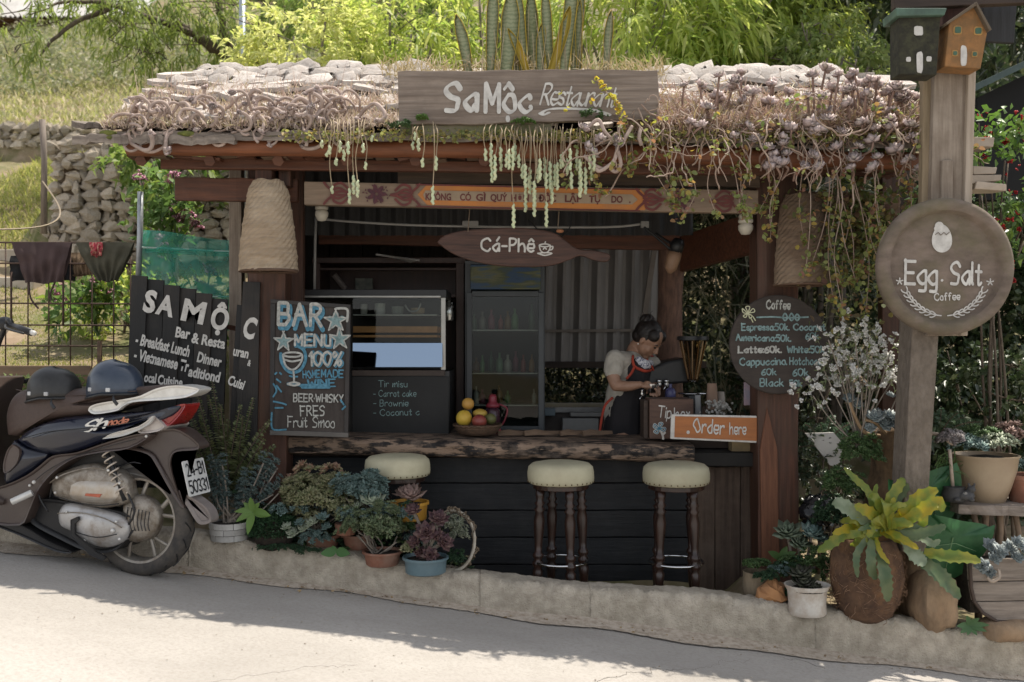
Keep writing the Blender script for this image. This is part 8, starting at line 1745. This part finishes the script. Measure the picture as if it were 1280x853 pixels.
mb = MB(); mb.tube(smooth_path([P(1248, 712, Y - .03), P(1249, 722, Y - .05), P(1240, 727, Y - .05), P(1234, 722, Y - .04)], 5), .008, 6); mb.build('stem', mat('pale_stem', (.42, .34, .27)), t, smooth=True)
t = plant('small green weed on the kerb below the half barrel', 1212, 788, 4.95, 'weed', 'weed'); broad(t, 1212, 782, 4.95, [(170, 22, 8, .4, .1), (200, 18, 8, .5, .1), (110, 20, 7, .3, .2), (60, 20, 7, .3, .3), (20, 24, 7, .4, .2), (-10, 20, 7, .5, .1), (240, 14, 7, .6, 0), (300, 14, 7, .6, 0)], LM('weed_leaf', [(.06, .13, .05), (.09, .17, .07)], .3))
# notice board, bag, ferns, far right foliage
Y = 5.75; mb = MB(); mb.prism([(P(1007, 0, Y).x, P(0, 542, Y).z), (P(1042, 0, Y).x, P(0, 541, Y).z), (P(1054, 0, Y).x, P(0, 555, Y).z), (P(1052, 0, Y).x, P(0, 584, Y).z), (P(1038, 0, Y).x, P(0, 582, Y).z)], Y, Y + .02); mb.build('notice_panel', mat('notice_white', (.55, .53, .5), (.45, .43, .4), scale=5, bump=.05), label='tilted white panel standing in the greenery right of the hut post', cat='panel')
mb = MB(); mb.sphere((0, 0, 0), 1, 24, 18); c = P(1022, 645, 5.7); mb.v = [tuple(c + Vector((v[0] * .1, v[1] * .1, v[2] * .12)) * 1 + Vector((NZ.noise(Vector(v) * 2.2), NZ.noise(Vector(v) * 2.2 + Vector((9, 0, 0))), NZ.noise(Vector(v) * 3 + Vector((0, 9, 0))))) * .045) for v in mb.v]; mb.build('plastic_bag', plain('bag_black', (.012, .012, .014), rough=.18, bump=0), smooth=True, label='crumpled shiny black plastic bag behind the grey green rosettes', cat='bag')
def fern(label, px, py, Y, L, n, m, a0=20, a1=160):
 t = plant(label, px, py, Y, 'fern', 'fern'); pr = []; mb = MB(); b0 = P(px, py, Y)
 for i in range(n): a = R(a0 + (a1 - a0) * i / (n - 1) + rnd(-6, 6)); frond(pr, b0, Vector((math.cos(a), rnd(-.5, .1), math.sin(a))), L * rnd(.8, 1.1), (0, 0, -.35), .05, mb, n=26, w=.3)
 foliage(t, pr, m, 'fronds'); mb.build('stem', barkm, t, kind='stuff')
fernm = LM('fern_cool', [(.06, .10, .06), (.10, .15, .09), (.04, .07, .04)], .3)
fern('cool green fern just right of the hut post under the coffee board', 1030, 560, 5.9, .3, 9, fernm, 30, 170); fern('fern behind the concrete pillar at the left of the clay pot', 1175, 545, 5.9, .28, 9, fernm, 10, 150); fern('small fern between the rosettes and the hut post', 1000, 600, 5.9, .22, 7, fernm, 60, 180)
bush('bush', 'dark small-leaved shrub between the hut post and the log planter', 1030, 590, 6.0, .22, .38, 2600, .03, .018, hd_, sub=3)
bush('bush', 'dark leafy shrub behind the clay pots on the shelf', 1235, 500, 6.4, .5, .4, 2600, .06, .035, dg_, sub=4)
bush('berry_bush', 'red flowered leafy bush right of the post under the dark shed roof', 1250, 225, 5.9, .28, .45, 1500, .055, .035, leafmat('glossy_green', [(.04, .08, .03), (.08, .13, .05), (.16, .24, .06), (.03, .05, .02)], .3, rough=.3), sub=4)
bt = [o for o in bpy.data.objects if o.name.startswith('berry_bush')][0]; pr = []
for i in range(46): p = P(rnd(1215, 1290), rnd(140, 350), 5.6 + rnd(-.1, .2)); pr += [place(rosette(7, 1, .5, .7, .2, 2), p + rv(.006), .02 * rnd(.7, 1.2), nrmv=rv(1) + Vector((0, -1, 0))) for _ in range(2)]
foliage(bt, pr, LM('red_flower', [(.55, .03, .04), (.42, .02, .03), (.6, .08, .07)], .3), 'flowers')
foliage(bt, [leaf_arrays(np.array([tuple(P(rnd(1213, 1285), rnd(135, 200), 5.6 + rnd(-.1, .1))) for _ in range(150)]), RG.normal(size=(150, 3)) + np.array([0, -.5, 0]), .05, .035, .2, 'leaf')], lime, 'young_leaves')
# stacked slabs right of the post, dark shed roof
for i, (a, b_, y0, y1, lb) in enumerate(((1211, 1250, 232, 240, 'bottom'), (1205, 1243, 222, 230, 'middle'), (1208, 1238, 212, 220, 'top'), (1205, 1234, 176, 186, 'separate upper'))):
 mb = MB(); Y = 5.5; mb.box(P((a + b_) / 2, (y0 + y1) / 2, Y), (S(b_ - a, Y), .16, S(y1 - y0, Y)), Matrix.Rotation(rnd(-.1, .1), 3, 'Y'), jit=.008); mb.build('timber_slab', mat('slab_timber', (.42, .35, .28), (.3, .25, .2), scale=6, bump=.5), label=lb + ' pale timber slab wedged between post and red flowered bush', cat='timber', bevel=.004)
Y = 7.0; t = thing('dark_shed', P(1290, 240, 7.2), 'dark shed with sloping green edged corrugated roof at the far right', 'shed')
sheet(P(1214, 112, Y), P(1420, 14, Y), P(1214, 130, Y + 1.2) + Vector((0, 0, .12)), 'roof', mat('corr_green', (.06, .075, .065), (.04, .05, .045), scale=4, rough=.5, metal=.2, bump=.1), 16, .014, parent=t)
mb = MB(); a = P(1214, 112, Y); b_ = P(1420, 14, Y); mb.tube([a, b_], .03, 4); mb.build('roof_edge', mat('teal_edge', (.07, .10, .095)), t)
mb = MB(); mb.prism([(P(1222, 0, 7.2).x, P(0, 250, 7.2).z), (P(1222, 0, 7.2).x, P(0, 122, 7.2).z), (P(1420, 0, 7.2).x, P(0, 28, 7.2).z), (P(1420, 0, 7.2).x, P(0, 250, 7.2).z)], 7.2, 7.3); mb.build('wall', mat('shed_black', (.012, .012, .012), scale=5, rough=.9), t)
# pink flowering plants at the left
pf = LM('pink_petal', [(.62, .32, .42), (.7, .45, .52), (.52, .22, .34)], .3)
def pink(label, heads, Y, base, leafc, lr, nl=260):
 t = plant(label, base[0], base[1], Y, 'flowering plant', 'pink_flowers'); pr = []; pts = []
 for x, y_, s_ in heads:
  e = P(x, y_, Y + rnd(-.1, .1)); pts.append(e)
  for k in range(16): pr.append(place(rosette(5, 1, .4, .9, .1, 1), e + rv(s_ * .5), s_ * .55, nrmv=rv(1) + Vector((0, -1, .3))))
 foliage(t, pr, pf, 'blossom'); stems_to(pts, P(*base, Y), .005).build('stem', green, t, kind='stuff')
 C = np.array([tuple(P(leafc[0] + random.gauss(0, lr[0]), leafc[1] + random.gauss(0, lr[1]), Y + rnd(-.15, .15))) for _ in range(nl)]); foliage(t, [leaf_arrays(C, RG.normal(size=(nl, 3)) + np.array([0, -.4, .3]), .09, .045, .3, 'leaf')], leafmat('geranium', [(.10, .18, .06), (.17, .26, .08), (.07, .12, .04), (.28, .36, .08)], .4), 'foliage')
pink('tall pink flowers above the green net beside the metal pipe', [(175, 222, .05), (220, 260, .045), (218, 270, .045), (233, 271, .05), (245, 279, .045), (199, 278, .035), (217, 218, .04), (212, 225, .03)], 7.2, (215, 340), (205, 262), (20, 26), 420)
pink('pink blossoms low behind the mesh fence under the dark garment', [(73, 370, .05), (75, 378, .05), (72, 362, .04)], 7.0, (75, 420), (78, 385), (12, 16), 120)
pink('pink blossoms behind the mesh fence under the olive garment', [(105, 362, .05), (127, 358, .06), (135, 366, .045), (122, 372, .04), (108, 378, .04), (118, 352, .04)], 7.3, (122, 420), (120, 370), (20, 18), 300)
pink('pale blossoms seen through the green net', [(262, 338, .045), (252, 357, .035), (260, 362, .045), (200, 300, .04)], 6.7, (255, 430), (245, 390), (20, 20), 220)
bush('bush', 'light green weedy shrub behind the slatted sign below the net', 160, 380, 7.6, .35, .3, 1300, .06, .03, yg, sub=3); bush('bush', 'green ivy shrub beside the stone wall under the roof end', 215, 215, 9.2, .35, .3, 1300, .09, .05, mg_, sub=3)
# weeds below the retaining board
t = plant('white flowered weeds below the brown edging board', 20, 480, 5.9, 'weeds', 'weeds'); C = np.array([tuple(P(rnd(-10, 110), rnd(470, 540), 5.9 + rnd(-.1, .1))) for _ in range(900)]); foliage(t, [leaf_arrays(C, RG.normal(size=(900, 3)), .05, .025, .3, 'leaf')], leafmat('weedg', [(.12, .17, .06), (.2, .24, .09), (.08, .12, .04)], .35)); t['kind'] = 'stuff'
random.seed(81); RG = np.random.default_rng(81)
def rsurf(px, py_front, Y): return P(px, py_front, Y)
def rz(x, y): return 2.53 + (y - 5.24) * (.60 / 1.16)
curlm = mat('curl_stem', (.46, .36, .31), (.27, .2, .165), scale=14, stretch=(1, 1, 1), rough=.8, bump=.5, per_obj=.12)
rp = [mkmesh('rosette', a[0], a[1], roofpink) for a in [rosette(26, 1, .8, .8, .3, s) for s in range(4)] + R20[:1]]
# curled succulent stems on the left half of the eave
t = thing('curled_succulent', (-1.6, 5.25, 2.5), 'mass of thick curling pinkish grey succulent stems over the left end of the roof', 'succulent')
for i in range(150):
 x = rnd(-2.05, -.95) if i < 128 else rnd(-1.1, -.8); y = 5.24 + abs(random.gauss(0, .12)); p = Vector((x, y, rz(x, y) + rnd(-.02, .04))); pts = [p]; a = rnd(0, 6.28); turn = rnd(.5, 1) * .95 * random.choice((-1, 1)); st_ = rnd(.014, .026); n = random.randint(6, 13); plane = rnd(-.5, .5)
 for k in range(n):
  a += turn * (.3 + .45 * k / n) + random.gauss(0, .22); p = p + Vector((math.cos(a) * st_, -abs(math.sin(plane)) * st_ * .5 - .004, math.sin(a) * st_ * .95)); pts.append(p.copy())
 if min(q_.z for q_ in pts) < 2.30: pts = [q_ + Vector((0, 0, 2.30 - min(w.z for w in pts))) for q_ in pts]
 pts = [Vector((q_.x, min(q_.y, 5.22 if q_.z < 2.5 else 9), q_.z)) for q_ in pts]; r0 = rnd(.006, .0105); sp = smooth_path(pts, 3); mb = MB(); mb.tube(sp, [r0 * (.8 + .35 * j / len(sp)) for j in range(len(sp))], 7); mb.build('stem', curlm, t, smooth=True)
 if i % 2 == 0: o = link('rosette', random.choice(rp[:3]), t, pts[-1] - wloc(t)); s_ = rnd(.02, .036); o.scale = (s_, s_, s_); o.rotation_euler = (rnd(-.8, 1.4), rnd(-.8, .8), 0)
# dry sedum mat (uncountable)
def matt(name, label, n, fx, cols, L, W, up=.9):
 C = np.array([fx() for _ in range(n)]); D = RG.normal(0, .55, (n, 3)); D[:, 2] += up; leaves(name, [leaf_arrays(C, D, RG.uniform(.5, 1.5, n) * L, W, .3, 'blade')], leafmat(name + '_m', cols, .25), off=Vector((0, 5.3, 2.5)), label=label, kind='stuff')
def fA(): x = rnd(-2.15, -.6); y = 5.2 + abs(random.gauss(0, .4)); return (x, y, rz(x, y) + rnd(-.01, .03))
matt('dry_sedum', 'dry pinkish tan sedum stems matted over the left of the roof', 11000, fA, [(.44, .35, .28), (.55, .46, .38), (.30, .21, .17), (.40, .36, .19)], .05, .006)
def fB(): x = rnd(.6, 2.25); y = 5.16 + abs(random.gauss(0, .3)); return (x, y, rz(x, y) + rnd(-.04, .06))
matt('tangled_sedum', 'tangle of dry brown and pink sedum covering the right half of the roof', 15000, fB, [(.30, .19, .15), (.42, .31, .25), (.2, .12, .1), (.36, .3, .14), (.5, .4, .37)], .075, .006, .5)
def fC(): x = rnd(-1.2, 2.2); y = 5.14 + abs(random.gauss(0, .04)); return (x, y, rz(x, y) - rnd(.0, .05))
C = np.array([fC() for _ in range(3200) if NZ.noise(Vector((_ * .37, 1, 2))) > -9])[:1500];
leaves('eave_leaves', [leaf_arrays(C, RG.normal(size=(1500, 3)) + np.array([0, -.6, .2]), .022, .018, .2, 'round')], leafmat('eave_leaf', [(.22, .25, .08), (.32, .33, .12), (.40, .3, .12), (.16, .2, .07)], .4), off=Vector((0, 5.2, 2.5)), label='small yellow green sedum leaves spilling along the roof edge', kind='stuff')
# pink grey rosettes on the right side
t = thing('rosette_succulent', (1.6, 5.3, 2.6), 'pinkish grey rosette succulents on brown stalks over the right end of the roof', 'succulent')
pos = [(1018, 92), (1029, 88), (1045, 92), (1065, 98), (1080, 108), (1000, 135), (1012, 158), (1050, 118), (1078, 122), (1095, 130), (1118, 110), (1140, 135), (1100, 132), (1138, 148), (1078, 152), (1143, 178), (1150, 172), (1140, 200), (1132, 205), (1148, 215), (995, 140), (1025, 125), (1062, 135), (1112, 145), (1128, 125), (1160, 150), (1085, 100), (970, 108), (965, 130), (1038, 145), (1096, 105), (915, 175), (943, 172), (985, 160), (1120, 160)]
pos += [(rnd(850, 1158), rnd(95, 165)) for _ in range(50)] + [(rnd(960, 1158), rnd(165, 215)) for _ in range(22)]
for i, (x, y_) in enumerate(pos):
 Y = 5.12 if y_ > 150 else rnd(5.15, 5.5); p = P(x + rnd(-4, 4), y_ + rnd(-4, 4), Y); o = link('rosette', random.choice(rp), t, p - wloc(t)); s_ = rnd(.036, .066); o.scale = (s_, s_, s_); o.rotation_euler = (rnd(.2, .9), rnd(-.4, .4), rnd(0, 6))
 b_ = Vector((p.x + rnd(-.06, .06), max(p.y + .05, 5.2), min(rz(p.x, max(p.y, 5.2)), p.z - .04) - .02)); mb = MB(); mb.tube(smooth_path([b_, b_.lerp(p, .5) + rv(.015), p], 4), .006, 6); mb.build('stalk', mat('brown_stalk', (.30, .19, .15), (.2, .13, .1), scale=20, bump=.4), t, smooth=True)
for (x, y_) in ((734, 185), (741, 193), (728, 162), (750, 176), (770, 178), (775, 182)):
 p = P(x, y_, 5.06); o = link('rosette', random.choice(rp[:3]), t, p - wloc(t)); s_ = rnd(.04, .052); o.scale = (s_, s_, s_); o.rotation_euler = (rnd(.6, 1.2), rnd(-.4, .4), rnd(0, 6))
mb = MB()
for pts in ([(772, 185), (768, 200), (760, 208), (748, 214), (742, 205)], [(772, 188), (776, 205), (770, 215), (762, 210)], [(735, 160), (748, 150), (756, 165), (768, 178)], [(730, 195), (745, 208), (757, 212)], [(790, 158), (783, 170), (779, 178)], [(801, 160), (799, 172), (802, 182)]):
 mb = MB(); mb.tube(smooth_path([P(a, b_, 5.08 + rnd(-.02, .02)) for a, b_ in pts], 5), .010, 7); mb.build('stem', curlm, t, smooth=True)
# brown vines (wandering stems) across the right half of the eave
t = thing('roof_vines', (1.2, 5.15, 2.4), 'bare brown vines with a few round leaves trailing from the right half of the roof', 'vine'); mbv = MB(); LC = []
for i in range(95):
 px = rnd(760, 1155); Y = 5.13 + rnd(-.03, .1); p = P(px, rnd(130, 175), Y); d = Vector((rnd(-1, 1), rnd(-.4, .1), rnd(-1.1, .5))).normalized(); pts = [p]; n = random.randint(8, 22)
 for k in range(n):
  d = (d + rv(.32) + Vector((0, 0, -.10))).normalized(); p = p + d * .024; p.y = min(max(p.y, 5.02), 5.3 if p.z > 2.5 else 5.2); pts.append(p.copy())
  if random.random() < .05: LC.append(p.copy())
 mbv.tube(pts, rnd(.0018, .005), 5)
mbv.build('vine_stem', mat('vine_brown', (.24, .16, .12), (.36, .28, .22), scale=20, bump=.3), t, smooth=True, kind='stuff')
# long hanging vines: each a part
HV = [(800, 180, 40, 250), (815, 180, 30, 262), (838, 175, 20, 245), (862, 180, -10, 275), (880, 180, 15, 268), (790, 190, -5, 215), (905, 190, 20, 262), (925, 190, 8, 270), (690 + 60, 190, 0, 240), (945, 200, 5, 262), (960, 200, 3, 300), (975, 200, -12, 285), (995, 200, 12, 340), (1010, 200, -5, 300), (1042, 200, 10, 350), (1038, 205, 15, 385), (1055, 205, 12, 350), (1070, 205, 5, 340), (1085, 205, 15, 330), (1100, 205, 3, 305), (1120, 205, 8, 290), (1135, 205, -5, 275), (1148, 205, 4, 260), (1030, 205, -15, 330), (1064, 215, -10, 395), (1090, 215, 10, 360), (1045, 205, 25, 352), (1062, 215, 20, 392), (1045, 215, -4, 372)]
for (px, y0, dx, y1) in HV:
 Y = 5.1 if px < 940 else rnd(5.15, 5.35); p0 = P(px, y0 - 10, Y + .05); p1 = P(px + dx, y1, Y); q_ = smooth_path([p0, p0.lerp(p1, .3) + Vector((rnd(-.05, .05), -.03, .01)), p0.lerp(p1, .65) + Vector((rnd(-.06, .06), 0, 0)), p1], 6); mb = MB(); mb.tube(q_, [.0035 - .0015 * j / len(q_) for j in range(len(q_))], 5); mb.build('hanging_vine', MATS['vine_brown'], t, smooth=True)
 for p in q_[int(len(q_) * .45):]:
  if random.random() < .55: LC.append(p)
 LC += [q_[-1]] * 2
LC = [c for c in LC]
pr = []
for c in LC:
 for k in range(random.randint(3, 7)): C = np.array([tuple(c + rv(.014))]); pr.append(leaf_arrays(C, np.array([[random.gauss(0, 1), -.6 + random.gauss(0, .5), random.gauss(0, .8)]]), rnd(.018, .034), rnd(.016, .03), .2, 'round'))
foliage(t, pr, leafmat('vine_leaf', [(.20, .25, .07), (.3, .32, .12), (.14, .19, .05), (.26, .12, .09), (.42, .33, .08)], .4), 'vine_leaves')
C = np.array([tuple(P(random.gauss(1075, 32), random.gauss(285, 45), 5.45 + rnd(-.1, .15))) for _ in range(1500)]); foliage(t, [leaf_arrays(C, RG.normal(size=(1500, 3)) + np.array([0, -.5, 0]), .035, .028, .2, 'round')], leafmat('vine_leaf_dark', [(.07, .09, .035), (.12, .15, .05), (.16, .17, .06), (.13, .06, .05), (.26, .24, .07)], .3), 'vine_leaves')
# strings of burro's tail
strandm = mat('strand', (.34, .26, .17), (.26, .20, .12), scale=20, bump=.1); budm = leafmat('bud', [(.40, .50, .34), (.48, .55, .40), (.52, .50, .32), (.36, .46, .3)], .25)
bud = rosette(16, 1, .95, .5, .35, 5)
def strands(label, xs_, base):
 t = thing('hanging_succulent', base, label, 'hanging succulent', 'hanging succulents along the eave'); pr = []
 bm_ = mat('bud_green', (.40, .49, .31), (.52, .50, .30), scale=60, rough=.6, bump=.4, per_obj=.12)
 for (px, y0, y1, bl) in xs_:
  Y = 5.07 + rnd(-.03, .05); p0 = P(px + rnd(-2, 2), y0, Y + .06); p1 = P(px, y1, Y); q_ = smooth_path([p0, P(px + rnd(-3, 3), y0 + (y1 - y0) * .25, Y - .02), P(px + rnd(-3, 3), y0 + (y1 - y0) * .6, Y), p1], 4); mb = MB(); mb.tube(q_, .0028, 5); mb.build('strand', strandm, t, smooth=True)
  L = S(bl, Y) + .01; n = max(5, int(L / .006)); q_ = [p1 + Vector((.003 * math.sin(k * 1.3 + px), .002 * math.cos(k), .012 - L * k / n)) for k in range(n + 1)]; mb = MB()
  mb.tube(q_, [(.0095 if k % 2 else .0072) * rnd(.85, 1.1) * min(1, .45 + k * .3) * (1 if k < n else .45) for k in range(n + 1)], 7); mb.build('bud_tip', bm_, t, smooth=True)
xsA = [(x, rnd(155, 162), 0, 0) for x in range(608, 748, 4)]; ys1 = []
for x, y0, _, _ in xsA:
 env = np.interp(x, [605, 625, 640, 660, 680, 700, 715, 748], [200, 205, 195, 235, 225, 215, 215, 195]); y1 = env + rnd(-28, 8); ys1.append((x + rnd(-2, 2), y0, y1, rnd(12, 34)))
ys1 += [(642, 158, 258, 28), (683, 160, 255, 30), (668, 160, 238, 34), (657, 160, 236, 30), (690, 160, 228, 28), (725, 165, 222, 26)]
strands('dense curtain of hanging green tipped succulent strands under the name board', ys1, P(675, 155, 5.1))
strands('loose hanging succulent strands over the left end of the motto beam', [(402, 150, 178, 8), (412, 150, 184, 10), (420, 150, 200, 8), (430, 152, 190, 12), (437, 150, 238, 18), (442, 150, 222, 22), (447, 150, 228, 20), (415, 150, 235, 8), (454, 150, 182, 10), (457, 150, 205, 8), (409, 155, 192, 5), (465, 150, 172, 6), (425, 150, 178, 14), (435, 150, 180, 14)], P(430, 150, 5.1))
strands('sparse hanging succulent strands under the left end of the name board', [(516, 158, 180, 8), (523, 158, 176, 14), (528, 155, 200, 10), (541, 152, 235, 22), (545, 155, 198, 16), (519, 158, 168, 8)], P(530, 155, 5.1))
# bright tufts under the sign
for (x, y_, rx_, rz_, lb, m_) in ((500, 158, .08, .03, 'green sedum tuft at the left end of the name board', 'pot_green'), (527, 148, .03, .018, 'small bright green tuft on the lower edge of the name board', 'lime_leaf'), (655, 153, .06, .02, 'bright green moss tuft under the middle of the name board', 'lime_leaf'), (740, 145, .07, .04, 'green leafy tuft in front of the painted word Restaurant', 'pot_green')):
 t = thing('sedum_tuft', P(x, y_, 5.1), lb, 'sedum tuft'); foliage(t, dome(P(x, y_, 5.12), rx_, .03, rz_, 46, .017, R8), MATS[m_])
# yellow leaved sprig crossing the name board
t = thing('yellow_sprig', P(760, 160, 5.12), 'arching sprig with yellow round leaves across the right of the name board', 'sprig'); q_ = smooth_path([P(745, 98, 5.1), P(752, 108, 5.08), P(760, 118, 5.07), P(768, 127, 5.07), P(776, 140, 5.08), P(778, 160, 5.1)], 6); mb = MB(); mb.tube(q_, .003, 5); mb.build('stem', MATS['vine_brown'], t, smooth=True); pr = []
for p in q_ + [P(704, 115, 5.1), P(712, 137, 5.1), P(777, 143, 5.08), P(804, 150, 5.1), P(820, 155, 5.1), P(830, 148, 5.1), P(776, 155, 5.1), P(739, 130, 5.1)]:
 pr.append(leaf_arrays(np.array([tuple(p + rv(.008)) for _ in range(2)]), np.array([[random.gauss(0, 1), -.8, random.gauss(0, .8)] for _ in range(2)]), .024, .024, .1, 'round'))
foliage(t, pr, leafmat('yellow_leaf', [(.45, .36, .06), (.34, .38, .10), (.5, .28, .05)], .45))
# tall striped succulent behind the board
m = bpy.data.materials.new('striped_leaf'); m.use_nodes = True; n = m.node_tree.nodes; l = m.node_tree.links; tc = n.new('ShaderNodeTexCoord'); wv = n.new('ShaderNodeTexWave'); wv.bands_direction = 'Z'; wv.inputs['Scale'].default_value = 13; wv.inputs['Distortion'].default_value = 5; wv.inputs['Detail Scale'].default_value = 3; cr = n.new('ShaderNodeValToRGB'); cr.color_ramp.elements[0].color = (.24, .28, .15, 1); cr.color_ramp.elements[1].color = (.36, .38, .22, 1); cr.color_ramp.elements[0].position = .1; cr.color_ramp.elements[1].position = .7
l.new(tc.outputs['Object'], wv.inputs[0]); l.new(wv.outputs['Color'], cr.inputs[0]); l.new(cr.outputs[0], n['Principled BSDF'].inputs[0]); n['Principled BSDF'].inputs['Roughness'].default_value = .45
tr = n.new('ShaderNodeBsdfTranslucent'); l.new(cr.outputs[0], tr.inputs[0]); mx = n.new('ShaderNodeMixShader'); mx.inputs[0].default_value = .25; l.new(n['Principled BSDF'].outputs[0], mx.inputs[1]); l.new(tr.outputs[0], mx.inputs[2]); l.new(mx.outputs[0], n['Material Output'].inputs[0]); MATS['striped_leaf'] = m
ysl = leafmat('yellow_blade', [(.46, .34, .04), (.5, .4, .08)], .4)
t = thing('snake_plant', P(670, 90, 5.9), 'tall striped snake plant standing on the roof behind the name board', 'plant')
for (x0, y0, x1, y1, w_, mm) in ((587, 95, 578, 18, 14, m), (612, 95, 616, -30, 17, m), (630, 95, 640, -30, 20, m), (640, 92, 634, 5, 12, m), (655, 95, 652, -40, 16, m), (668, 95, 664, -30, 18, m), (662, 92, 640, 30, 10, ysl), (684, 92, 702, -5, 12, ysl), (690, 95, 684, -30, 13, m), (703, 95, 706, -40, 16, m), (716, 95, 718, -30, 13, m), (757, 95, 747, 4, 13, m), (675, 95, 676, 20, 14, m), (648, 95, 655, 40, 12, m), (697, 95, 712, 30, 9, ysl), (725, 92, 722, -20, 8, m)):
 Y = 5.95 + rnd(-.12, .12); a = P(x0, y0 + 12, Y); b_ = P(x1 + (x1 - 668) * .12 + rnd(-9, 9), y1 + rnd(0, 22), Y); n_ = 12; mb = MB(); vs = []; W = S(w_, Y) / 2 * rnd(.7, 1); bow = rnd(-.02, .02)
 for i in range(n_):
  t_ = i / (n_ - 1); p = a.lerp(b_, t_) + Vector((bow * math.sin(t_ * 3), rnd(-.002, .002), 0)); w2 = W * (.62 + .5 * math.sin(min(1, t_ * 1.3) * 1.57)) * (1 - max(0, t_ - .72) ** 1.3 * 3.6 if t_ < .99 else .05)
  w2 = max(w2, .002); vs += [p + Vector((-w2, .006, 0)), p + Vector((0, .02, 0)), p + Vector((w2, .006, 0)), p + Vector((0, -.004, 0))] if False else [p + Vector((-w2, -.012, 0)), p + Vector((0, .004, 0)), p + Vector((w2, -.012, 0)), p + Vector((0, .010, 0))]
 mb.add(vs, [(i*4+j, i*4+(j+1)%4, (i+1)*4+(j+1)%4, (i+1)*4+j) for i in range(n_-1) for j in range(4)]); bl = mb.build('blade', mm, t, smooth=True)
 for s_ in (0, 2): mb = MB(); mb.tube([vs[i*4+s_] for i in range(n_)], .0028, 4); mb.build('leaf_margin', ysl, bl, smooth=True)
mb = MB();
for i in range(60): x = rnd(575, 765); a = P(x, 95, 6.0 + rnd(-.15, .1)); mb.tube([a, a + Vector((rnd(-.06, .06), 0, rnd(.1, .45)))], .002, 4)
mb.build('dry_stalk', mat('straw', (.42, .34, .22)), t, kind='stuff')
matt('ridge_straw', 'dry tan stems and leaves along the roof ridge behind the board', 1600, lambda: (P(rnd(480, 830), 0, 6.1).x, 6.1 + rnd(-.2, .2), 3.0 + rnd(0, .06)), [(.4, .32, .2), (.3, .25, .12), (.5, .42, .3)], .11, .006)
matt('thin_straw', 'thin upright dry stalks on the left of the roof', 240, lambda: (rnd(-2, -.7), 5.6 + rnd(-.3, .5), rz(0, 5.6)), [(.45, .33, .28), (.36, .25, .2)], .22, .003, 2)
